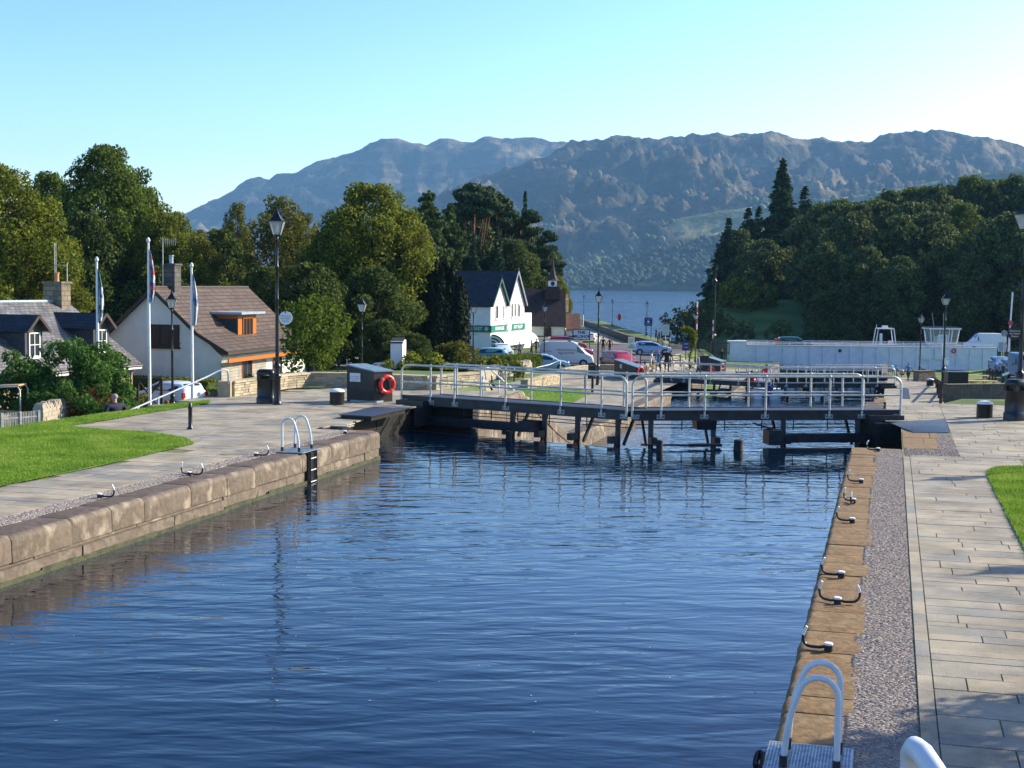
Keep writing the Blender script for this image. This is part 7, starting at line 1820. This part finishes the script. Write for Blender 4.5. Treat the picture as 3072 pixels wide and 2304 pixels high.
def cl(n, c): return mat('cloth_' + n, c, .85, var=.12, vs=12)
navy, black_, blue, white_, tan, jean, redc, maroon, grey = cl('navy', (.012, .016, .035)), cl('black', (.012, .012, .014)), cl('blue', (.06, .16, .34)), cl('white', (.62, .62, .6)), cl('tan', (.55, .42, .22)), cl('denim', (.035, .05, .09)), cl('red', (.5, .02, .03)), cl('maroon', (.13, .02, .025)), cl('grey', (.16, .18, .22))
person(PD(347, 1356, 42.3), VF * -.2 + VR * -1 + VF * .9, 1.8, navy, black_, MT['hairg'], 'balding man in a dark navy sweater walking down the steps by the lawn', stride=.15, bulk=1.5, armL=(.12, -.02))
c = PD(500, 1199, 46); person(Vector((c.x, c.y, c.z - 1.74)), VF, 1.72, white_, jean, MT['hairr'], 'auburn haired person on the steps, only the head above the grass', stride=.1)
GP = 'visitors standing about the canal'
zl = lambda sx_, d_: hgt(*PG(sx_, d_, 0).xy) + .02
person(PG(1955, 104, zl(1955, 104)), VR + VF * -.2, 1.62, white_, tan, MT['hairb'], 'woman in a white top and dark short coat leaning on the left railing', lean=.12, stride=.16, armR=(-.02, .15), group=GP)
person(PG(1979, 103, zl(1979, 103)), VF * -1 + VR * -.8, 1.66, blue, black_, MT['hairy'], 'blonde woman in a long blue jacket beside the railing', coat=.68, group=GP)
person(PG(2005, 102.5, zl(2005, 102)), VF, 1.76, black_, jean, MT['hairb'], 'broad man in a dark jacket and jeans seen from behind', bulk=1.35, coat=.8, group=GP)
person(PG(1812, 150, -3.64), VF + VR * .1, 1.8, black_, black_, MT['hairb'], 'man in a black shirt with white printing, walking away by the shop sign', group=GP)
person(PG(1832, 150, -3.64), VF + VR * -.4, 1.74, maroon, black_, MT['hairb'], 'man in a maroon jacket walking beside the man in black', group=GP)
person(PG(1971, 196, -3.95), VR * -1 + VF * -.3, 1.72, navy, navy, MT['hairb'], 'person in navy standing on the loch side grass, left of the notice board', group=GP)
person(PG(1597, 143, -3.64), VR * -1, 1.7, maroon, black_, MT['hairb'], 'person in dark red under the shop awning', group=GP)
person(PG(1611, 145, -3.64), VR * -1 + VF, 1.76, black_, black_, MT['hairb'], 'person in black beside the one in dark red at the shop', group=GP)
person(PG(1561, 139, -3.64), VF * -1, 1.66, grey, black_, MT['hairg'], 'grey haired person at the shop door, seen over the hedge', group=GP)
person(PG(2696, 129, -5.12), VF * -1 + VR * -.2, 1.66, grey, jean, MT['hairb'], 'man in a grey blue shirt walking towards us on the right towpath', stride=.2, group=GP)
person(PG(2733, 131, -5.12), VF * -1 + VR * .3, 1.8, blue, black_, MT['hairg'], 'taller man in an open blue jacket walking on the right towpath', stride=.2, bulk=1.2, armL=(.2, .02), armR=(.18, 0), group=GP)
person(PG(2138, 128, -5.12), VF * -1, 1.7, redc, black_, MT['hairb'], 'person in a bright red top near the farthest black cabinet', group=GP)
cc_ = Vector(gl.location) + Vector((2.9, DY - 1.0 + .55, 0)); person(Vector((cc_.x, cc_.y, -2.27)), VR + VF * -.2, 1.72, grey, jean, MT['hairg'], 'grey haired person crossing the left leaf of the second gate', stride=.2, group=GP)
person(PG(2171, 157, zl(2171, 157)), VF * -1 + VR * .2, 1.74, black_, black_, MT['hairg'], 'person in black carrying a white bag by the bridge end', group=GP)
# ================================================================== BOAT IN THE SECOND CHAMBER
bp0 = PG(2296, 88.5, WL[1]); bo_ = empty('motor_boat', bp0, 0, 'small white motor boat lying before the second gate', 'boat')
mb = MB(); vs = []; secs = [(-1.9, 1.0), (-1, 1.1), (.6, 1.1), (1.8, .8), (2.6, .08)]
for y_, hw in secs: vs += [VR * -hw + VF * y_ + UP * .55, VR * (-hw * .8) + VF * y_ + UP * -.1, VR * (hw * .8) + VF * y_ + UP * -.1, VR * hw + VF * y_ + UP * .55]
mb.add(vs, [(i * 4 + j, i * 4 + (j + 1) % 4, (i + 1) * 4 + (j + 1) % 4, (i + 1) * 4 + j) for i in range(4) for j in range(3)] + [(0, 1, 2, 3)]); mb.build('hull', MT['white'], bo_)
mb = MB(); mb.box(VF * .9 + UP * .8, (1.4, 1.4, .5), (VR, VF, UP), taper=.75); mb.box(VF * -.4 + UP * .5, (1.9, 2.6, .06), (VR, VF, UP)); mb.build('cuddy', MT['white'], bo_, bevel=.05)
mb = MB(); mb.box(VF * -2.05 + UP * .55, (.35, .3, .6), (VR, VF, UP)); mb.box(VF * -2.05 + UP * .0, (.1, .15, .8), (VR, VF, UP)); mb.build('outboard_motor', MT['navy'], bo_, bevel=.04)
person(PG(2262, 88.4, WL[1] + .42), VF, 1.7, redc, navy, MT['hairb'], 'crew member in a red jacket sitting at the left of the white boat', sit=True, bulk=1.2)
person(PG(2306, 89.2, WL[1] + .78), VF, 1.7, redc, navy, MT['hairb'], 'crew member in a red jacket sitting higher at the right of the boat', sit=True, bulk=1.2)
# ================================================================== SIGNS AND FURNITURE
def board(c, w_, h, m, label, posts, fm=None, name='sign', depth=.06, zb=None, right=None, cat='sign'):
    right = right or VR; nrm = Vector((right.y, -right.x, 0)); rt = empty(name, Vector((c.x, c.y, zb)), 0, label, cat); z = c.z - zb
    mb = MB(); mb.box(UP * z, (w_, depth, h), (right, -nrm, UP)); mb.build('sign_board', m, rt)
    if fm:
        mb = MB(); t = .07
        for s in (-1, 1): mb.box(UP * z + right * s * (w_ / 2 + t / 2), (t, depth + .03, h + 2 * t), (right, -nrm, UP)); mb.box(UP * (z + s * (h / 2 + t / 2)), (w_, depth + .03, t), (right, -nrm, UP))
        mb.build('sign_frame', fm, rt)
    for p_ in posts:
        mb = MB(); mb.tube([right * p_ - nrm * .05, right * p_ - nrm * .05 + UP * (z + h / 2)], .045, 8); mb.build('post', fm or MT['galv'], rt)
    return rt, (lambda x, y: UP * (z + y) + right * x + nrm * (depth / 2 + .008)), right
def bt_(B, s, size, x, y, m, sx=1.0, bold=0): o = text('sign_text', s, size, B[1](x, y), B[2], UP, m, None, .002, sx=sx, bold=bold); o.parent = B[0]
B = board(PD(1744, 1003.5, 152), 1.75, 1.0, MT['signwhite'], 'white THE MILLSHOP board with black frame above the parked cars', (-.95, .95), MT['ink'], zb=-3.7)
bt_(B, 'THE', .42, 0, .22, MT['ink'], 1.15, .015); bt_(B, 'MILLSHOP', .42, 0, -.22, MT['ink'], 1.0, .012)
B = board(PD(1895, 1039, 112), .58, .38, MT['signgreen'], 'small pale NO PARKING sign on a pole behind the second cabinet', (0,), MT['galv'], zb=-3.3); bt_(B, 'NO', .14, 0, .09, MT['ink'], 1, .004); bt_(B, 'PARKING', .13, 0, -.08, MT['ink'], 1, .004)
B = board(PD(1894, 1021, 112.1), .4, .42, MT['signgreen'], 'square pale notice fixed above the no parking sign', (0,), MT['galv'], zb=-3.3); bt_(B, 'ACCESS', .09, 0, .06, MT['ink']); bt_(B, 'ONLY', .09, 0, -.08, MT['ink'])
B = board(PD(1945, 965, 196), 1.0, 1.05, MT['navy'], 'dark blue board with a white emblem on tall legs by the loch', (-.42, .42), MT['navy'], zb=-4.3)
mb = MB(); mb.lathe((0, 0, 0), [(.16, 0), (.16, .02)], 16); o = mb.build('emblem', MT['signwhite'], B[0]); o.location = B[1](0, 0); o.rotation_euler = (math.pi / 2, 0, math.atan2(VR.y, VR.x)); bt_(B, 'LOCH CRUISES', .11, 0, .38, MT['signwhite']); bt_(B, 'BOAT TRIPS', .13, 0, -.36, MT['signwhite'])
B = board(PD(1997, 1003, 172), 1.25, .8, MT['ink'], 'black notice board in a pale frame beside the loch shore', (-.55, .6), MT['white'], zb=-4.2)
B = board(PD(2058, 1038, 140), .62, .8, MT['navy'], 'small purple blue sign on a post left of the curved shrub', (0,), MT['iron'], zb=-3.7); bt_(B, 'CAFE', .2, 0, .2, MT['signwhite']); bt_(B, 'OPEN', .14, 0, -.15, MT['signwhite'])
B = board(PD(1997, 990, 158), .7, 1.1, MT['signgreen'], 'grey finger post with stacked pale plates in front of the notice board', (0,), MT['galv'], zb=-3.8, name='finger_post')
B = board(PD(1981, 1028, 150), .5, 1.0, MT['benchwood'], 'orange brown panel on a dark frame by the crossing car', (-.3, .3), MT['darkwood'], zb=-3.7)
B = board(PD(2828, 1016, 160), .95, .75, MT['signwhite'], 'pale board standing behind the bridge under the glass cabin', (0,), MT['white'], zb=-4); bt_(B, 'SWING BRIDGE', .1, 0, .15, MT['ink'])
B = board(PD(2840, 1084, 77), .24, .34, MT['white'], 'small white notice strapped to the right lamp post', (), None, zb=-1.2); bt_(B, 'NOTICE', .05, 0, .1, MT['ink'])
B = board(PD(3006, 1040, 150), .75, .95, mat('grey_sign_back', (.3, .33, .36), .5), 'grey backed square road sign near the right barrier', (0,), MT['galv'], zb=-5.0)
def roundsign(c, r, m, m2, label, zb):
    rt = empty('road_sign', Vector((c.x, c.y, zb)), 0, label, 'road sign'); z = c.z - zb
    def W_(x, y, o=0): return VR * x + UP * (y + z) - VF * o
    n_ = 22; mb = MB(); mb.slabpoly([W_(r * math.cos(2 * math.pi * k / n_), r * math.sin(2 * math.pi * k / n_), .03) for k in range(n_)], -VF, .04); mb.build('sign_disc', m, rt)
    if m2:
        mb = MB(); mb.slabpoly([W_(r * .6 * math.cos(2 * math.pi * k / n_), r * .6 * math.sin(2 * math.pi * k / n_), .045) for k in range(n_)], -VF, .01); mb.build('sign_face', m2, rt)
        mb = MB(); mb.box(W_(0, 0, .06), (.1, .01, r * .6), (VR, VF, UP)); mb.build('sign_symbol', MT['ink'], rt)
    mb = MB(); mb.tube([W_(0, -z), W_(0, r)], .04, 8); mb.build('post', MT['galv'], rt)
roundsign(PD(3032, 969, 150), .3, MT['red'], mat('pink_face', (.5, .12, .12), .5), 'small round red road sign on the leaning barrier pole', -5.0)
roundsign(PD(3013, 1000, 146), .35, mat('sign_back', (.22, .25, .25), .5), None, 'grey back of a round road sign near the right barrier', -5.0)
def barrier(sx0, y0, sx1, y1, dist, label, zb):
    a = PD(sx1, y1, dist); b = PD(sx0, y0, dist); rt = empty('barrier_pole', Vector((a.x, a.y, zb)), 0, label, 'barrier'); o = Vector((a.x, a.y, zb)); n_ = 6
    for k in range(n_):
        mb = MB(); mb.tube([a.lerp(b, k / n_) - o, a.lerp(b, (k + 1) / n_) - o], .09, 8); mb.build('red_band' if k % 2 == 0 and k < 5 and sx0 < 2500 else 'white_band', MT['red'] if k % 2 == 0 and k < 5 and sx0 < 2500 else MT['white'], rt)
    mb = MB(); mb.box(UP * .6, (.5, .5, 1.3), (VR, VF, UP)); mb.box(UP * ((a.z - zb) * .6), (.16, .16, (a.z - zb) * 1.2), (VR, VF, UP)); mb.build('barrier_post', MT['black'], rt)
barrier(2092, 905, 2089, 1005, 164, 'raised red and white barrier pole rising behind the short lamp', -4.2)
barrier(2140, 960, 2139, 1025, 168, 'shorter red and white barrier pole under the tall thin lamp', -4.2)
barrier(3038, 877, 3024, 1064, 152, 'tall raised white barrier pole at the right, leaning slightly', -5.0)
tl = empty('tall_lamp', PG(2146, 160, -4.2), 0, 'very tall thin black lamp post against the wood edge', 'street lamp'); mb = MB(); mb.tube([(0, 0, 0), (0, 0, 8.3), (.05, 0, 9.9)], [.11, .07, .04], 8); mb.build('post', MT['black'], tl)
mb = MB(); mb.tube([VR * -.5 + UP * 8.5, VR * .7 + UP * 8.5], .04, 6); mb.lathe(VR * -.1 + UP * 8.1, [(.12, 0), (.28, .5), (.34, .55), (.15, .8), (.03, 1.1)], 8); mb.ball(VR * .1 + UP * 10, .12, n=5); mb.build('lantern', MT['black'], tl)
mb = MB(); mb.lathe((0, 0, 0), [(.05, 0), (.05, 3.0)], 8); gp = mb.build('post', MT['black']); rt = empty('globe_light', PG(2148, 150, -4.6), 0, 'thin black post with a small white globe beside the bridge', 'light post'); gp.parent = rt
mb = MB(); mb.ball((0, 0, 3.1), .13, n=6); mb.build('globe', MT['white'], rt, smooth='full')
rt = empty('lifebuoy_post', PG(1859, 250, -4.0), 0, 'red lifebuoy housing on a post beside the loch', 'lifebuoy post'); mb = MB(); mb.tube([(0, 0, 0), (0, 0, 1.6)], .06, 6); mb.build('post', MT['white'], rt); mb = MB(); mb.ball((0, 0, 2.0), .42, n=8, sq=(.85, .3, 1.5)); mb.build('housing', MT['red'], rt, smooth='full')
# dark kiosk bin by posts
mb = MB(); mb.box(UP * .75, (.95, .8, 1.5), (VR, VF, UP)); mb.box(UP * 1.56, (1.05, .9, .14), (VR, VF, UP)); o = mb.build('grit_bin', MT['black'], bevel=.04); o.location = PG(2115, 136, -4.7); tag(o, 'black box bin between the short lamp and the bridge end', 'bin')
# ---- fences
def fence(a, b, n_, h, pm, rows, label, name='fence', pw=.1, rw=.05, zf=None, pickets=0, group=None):
    a = Vector(a); b = Vector(b); rt = empty(name, a, 0, label, 'fence', group); d = b - a; dn = Vector((d.x, d.y, 0)).normalized()
    for k in range(n_):
        p_ = d * (k / (n_ - 1)); 
        if zf: p_.z = zf(k / (n_ - 1)) - a.z
        mb = MB(); mb.box(p_ + UP * h / 2, (pw, pw, h), (dn, Vector((-dn.y, dn.x, 0)), UP)); mb.build('fence_post', pm, rt)
    for r_ in rows:
        mb = MB(); mb.beam(UP * r_, d + UP * r_, rw, rw * 1.6); mb.build('fence_rail', pm, rt)
    if pickets:
        mb = MB(); L = d.length
        for k in range(pickets): mb.box(d * ((k + .5) / pickets) + UP * h * .5, (L / pickets * .45 if pw > .04 else .02, .02, h * .98), (dn, Vector((-dn.y, dn.x, 0)), UP))
        mb.build('pickets', pm, rt)
    return rt
f0, f1 = PG(2833, 76, -2.62), PG(2797, 121, -4.4); d_ = f1 - f0
fence(f0, Vector((f1.x, f1.y, hgt(f1.x, f1.y))), 12, 1.3, MT['fencewood'], (.5, 1.15), 'brown post and rail fence running along the right towpath', pw=.16, rw=.06)
fence(PG(1893, 116, -3.55), PG(2010, 112, -3.4), 6, 1.0, MT['black'], (.9,), 'black post and rail fence in front of the crossing car', pw=.09)
fence(PG(1925, 127, -3.7), PG(2045, 127, -3.7), 5, 1.15, MT['black'], (.6, 1.05), 'second black rail fence nearer the road edge', pw=.08)
fence(PG(2010, 162, -4.2), PG(2192, 160, -4.2), 9, 1.5, MT['iron'], (.3, 1.35), 'black iron railings between the road and the loch mouth', 'iron_railing', pw=.06, rw=.04, pickets=60)
fence(PG(2960, 118, hgt(*PG(2960, 118, 0).xy)), PG(2996, 118, hgt(*PG(2996, 118, 0).xy)), 5, 1.1, MT['fencewood'], (.9,), 'short brown fence before the right car park', pw=.12)
fence(PG(3018, 165, -5), PG(3120, 160, -4.6), 4, 1.6, MT['iron'], (.7, 1.3), 'dark rails on the road ramp at the right edge', pw=.06)
fence(PG(1711, 205, -2.2), PG(1751, 203, -2.2), 4, 1.6, MT['white'], (.2, 1.45), 'white railing on the terrace beside the chapel', 'white_railing', pw=.1, pickets=14)
mb = MB(); mb.box(UP * -1.2, (2.4, 2.5, 3.6), (VR, VF, UP)); o = mb.build('terrace_wall', MT['drystone']); o.location = PG(1730, 207, -2.4) - UP * .6; tag(o, 'stone terrace base under the white railing by the loch', 'wall')
fence(PG(-60, 55, -2.95), PG(110, 57, -2.95), 4, 1.35, MT['palewood'], (.25, 1.1), 'white picket fence at the left edge below the lawn', 'picket_fence', pw=.1, rw=.04, pickets=34)
fence(PG(556, 58, -2.4), PG(708, 51, -1.0), 4, 1.05, MT['darkwood'], (.5, .98), 'dark timber fence rising beside the white hand rail', pw=.12, rw=.06)
# timber gate frame and garden arch
rt = empty('braced_gate', PG(446, 68, -2.9), 0, 'dark braced timber gate behind the tallest flagpole', 'gate')
mb = MB(); mb.box(VR * -.6 + UP * .95, (.12, .12, 1.9), (VR, VF, UP)); mb.box(VR * .6 + UP * .95, (.12, .12, 1.9), (VR, VF, UP)); mb.beam(VR * -.6 + UP * 1.85, VR * .6 + UP * 1.85, .1, .12); mb.build('gate_frame', MT['darkwood'], rt)
mb = MB(); mb.beam(VR * -.55 + UP * .3, VR * .55 + UP * 1.75, .06, .08); mb.beam(VR * .55 + UP * .3, VR * -.55 + UP * 1.75, .05, .07); mb.build('brace', MT['darkwood'], rt)
rt = empty('garden_swing', PG(20, 60, -2.9), 0, 'pale tubular garden frame at the left edge among the bushes', 'garden frame')
mb = MB(); A_ = [VR * -1 + UP * 0, VR * -.9 + UP * 1.8, VR * -.7 + UP * 2.0, VR * .4 + UP * 2.05, VR * .5 + UP * 1.9, VR * .55]; mb.tube(A_, .035, 7); mb.tube([p_ + VF * 1.0 for p_ in A_], .035, 7); mb.build('tube_frame', MT['galv'], rt, smooth='full')
mb = MB(); mb.beam(VR * -.9 + VF * .5 + UP * 2.04, VR * .45 + VF * .5 + UP * 2.1, 1.0, .06); mb.beam(VR * -.8 + VF * .5 + UP * .9, VR * .4 + VF * .5 + UP * .9, .5, .06); mb.build('canopy', MT['benchwood'], rt)
# white trough with flowers
rt = empty('flower_trough', PG(388, 62, -2.9), 0, 'white wooden flower trough in front of the yellow green box hedge', 'planter'); mb = MB(); mb.box(UP * .75, (.62, .4, .5), (VR, VF, UP), taper=1.08); mb.box(UP * 1.0, (.72, .5, .06), (VR, VF, UP)); mb.box(UP * .3, (.5, .3, .6), (VR, VF, UP)); mb.build('trough', MT['white'], rt)
leafcloud('flowers', rng.uniform(-.25, .25, (260, 3)) * np.array([1, 1, .3]) + np.array([0, 0, 1.1]), rng.normal(0, 1, (260, 3)), .06, MT['leafB'], rt)
# ---- flagpoles
def flagpole(sx_, dist, ytop, zb, cols, label, group='flagpoles on the left', droop=1.0):
    rt = empty('flagpole', PG(sx_, dist, zb), 0, label, 'flagpole', group); h = PD(sx_, ytop, dist).z - zb
    mb = MB(); mb.tube([(0, 0, 0), (0, 0, h * .5), (0, 0, h)], [.085, .07, .05], 12); mb.build('pole', MT['white'], rt, smooth=True)
    mb = MB(); mb.lathe((0, 0, h), [(.04, 0), (.09, .06), (.1, .12), (.06, .2), (.02, .26)], 12); mb.build('finial', MT['whitetube'], rt, smooth=True)
    # hanging cloth gathered in folds beside the pole
    mb = MB(); n_, m_ = 14, 12; L = 2.6 * droop; vs = []
    for i in range(n_):
        t = i / (n_ - 1)
        for jx in range(m_):
            s = jx / (m_ - 1); fold = math.sin(s * 13 + t * 2.2) * .09 * (.3 + t); x_ = .05 + s * (.08 + .17 * math.sin(t * 2.8) * .8 + .06 * t); z_ = h - .25 - t * L - s * .25 * (1 - t)
            v_ = VR * x_ + VF * fold; vs.append((v_.x, v_.y, z_))
    for i in range(n_ - 1):
        for jx in range(m_ - 1): mb.f.append((i * m_ + jx, i * m_ + jx + 1, (i + 1) * m_ + jx + 1, (i + 1) * m_ + jx)); mb.mi.append(cols[1][min(len(cols[1]) - 1, int((i / n_ + (jx % 4) * .04) * len(cols[1])))])
    mb.v = vs; mb.build('flag', cols[0], rt, smooth='full', fix=False); return rt
FB, FW, FR_, FG = cl('flag_blue', (.1, .18, .36)), cl('flag_white', (.5, .53, .56)), cl('flag_red', (.45, .06, .06)), cl('flag_green', (.06, .15, .14))
flagpole(291, 66, 786, -2.9, ([FB, FG, FW], [1, 1, 1, 2, 0, 2, 2, 1, 2, 2]), 'shorter white flagpole with limp blue and pale flag, leftmost')
flagpole(446, 66, 728, -2.9, ([FB, FR_, FW], [0, 1, 2, 0, 1, 2, 0, 1, 2, 0, 2]), 'tallest white flagpole with a limp red, white and blue flag')
flagpole(575, 68, 803, -2.9, ([FB, FW, FW], [0, 1, 1, 0, 1, 1, 2]), 'rightmost white flagpole with a limp white flag')
# ---- picnic tables
def picnic():
    rt = empty('picnic_table', (0, 0, 0), 0, 'x', 'picnic table', 'pale picnic tables on the lawn')
    mb = MB()
    for k in range(5): mb.box((0, -.3 + .15 * k, .74), (1.9, .13, .045))
    mb.build('table_top', MT['benchwood'], rt)
    for s in (-1, 1):
        mb = MB()
        for k in (0, 1): mb.box((0, s * (.68 + .14 * k), .45), (1.9, .12, .045))
        mb.build('bench_seat', MT['benchwood'], rt)
    for s in (-1, 1):
        mb = MB(); mb.beam((s * .7, -.62, 0), (s * .7, -.2, .72), .09, .05); mb.beam((s * .7, .62, 0), (s * .7, .2, .72), .09, .05); mb.beam((s * .7, -.82, .4), (s * .7, .82, .4), .05, .09); mb.build('leg_frame', MT['benchwood'], rt)
    return rt
pt_ = picnic(); firstp = True
for sx_, d_, rz, lab in ((2905, 99, 12, 'picnic table nearest the right lamp post'), (2932, 93, 5, 'picnic table lower down, closest to the grey retaining wall'), (2958, 89, 8, 'low picnic table by the wall, right of the others'), (2880, 108, 20, 'picnic table behind the first one, near the white bridge'),
                    (2790, 132, 10, 'farther picnic table seen beside the black stone by the bridge'), (2735, 138, 0, 'farthest picnic table behind the walking couple')):
    o = pt_ if firstp else copytree(pt_); firstp = False; p_ = PG(sx_, d_, 0); o.location = (p_.x, p_.y, hgt(p_.x, p_.y)); o.rotation_euler = (0, 0, R(rz)); o['label'] = lab
rt = empty('info_lectern', PG(3018, 101, hgt(*PG(3018, 101, 0).xy)), 0, 'dark post with a tilted pale plaque on the right lawn', 'information post'); mb = MB(); mb.box(UP * .85, (.2, .2, 1.7), (VR, VF, UP)); mb.build('post', MT['black'], rt); mb = MB(); mb.beam(VR * -.1 + UP * 1.0 - VF * .15, VR * .4 + UP * 1.2 - VF * .15, .04, .18); mb.build('plaque', MT['signwhite'], rt)
mb = MB(); mb.ball((0, 0, .5), .75, n=7, sq=(1.2, .6, .9)); o = mb.build('dark_boulder', MT['iron'], smooth='full'); o.location = PG(2778, 134, -5.2); tag(o, 'dark rounded disc like stone in front of the white bridge', 'stone')
mb = MB(); mb.box(UP * .5, (1.25, .9, 1.0), (VR, VF, UP)); mb.box(UP * 1.02, (1.35, 1.0, .08), (VR, VF, UP)); o = mb.build('storage_box', MT['black'], bevel=.02); o.location = PG(2877, 84, -2.3); tag(o, 'black storage box between the brown fence and the picnic tables', 'box')
# lamps out of frame at the right whose shadows cross the paving
for p_, lab in ((Vector((8.6, 29.5, 0)), 'street lamp just outside the right edge, casting the long shadow over the lawn corner'), (Vector((9.0, 23.5, 0)), 'street lamp outside the right edge, casting the near shadow on the slabs')):
    pass
for (tx, ty) in (((P(2722, 1446)).x, (P(2722, 1446)).y), ((P(2850, 1733)).x, (P(2850, 1733)).y)):
    Lsh = 6.3 / math.tan(SUN_EL); o = copytree(lamps[0]); [bpy.data.objects.remove(c_) for c_ in []]
    o.location = (tx + math.sin(SUN_AZ) * Lsh, ty + math.cos(SUN_AZ) * Lsh, 0); o['label'] = 'street lamp outside the right edge whose shadow crosses the paving, ' + ('farther one' if ty > 22 else 'nearer one')
st2 = copytree(pC_); st2['label'] = 'tree outside the right edge whose shadow falls on the near slabs'; st2['category'] = 'tree'; st2['group'] = 'trees beside the right towpath'
q_ = P(3020, 2180); hh_ = 5.5; st2.scale = (.5, .5, .5); st2.location = (q_.x + 1.5 + math.sin(SUN_AZ) * 3.4 / math.tan(SUN_EL), q_.y + math.cos(SUN_AZ) * 3.4 / math.tan(SUN_EL), 0)
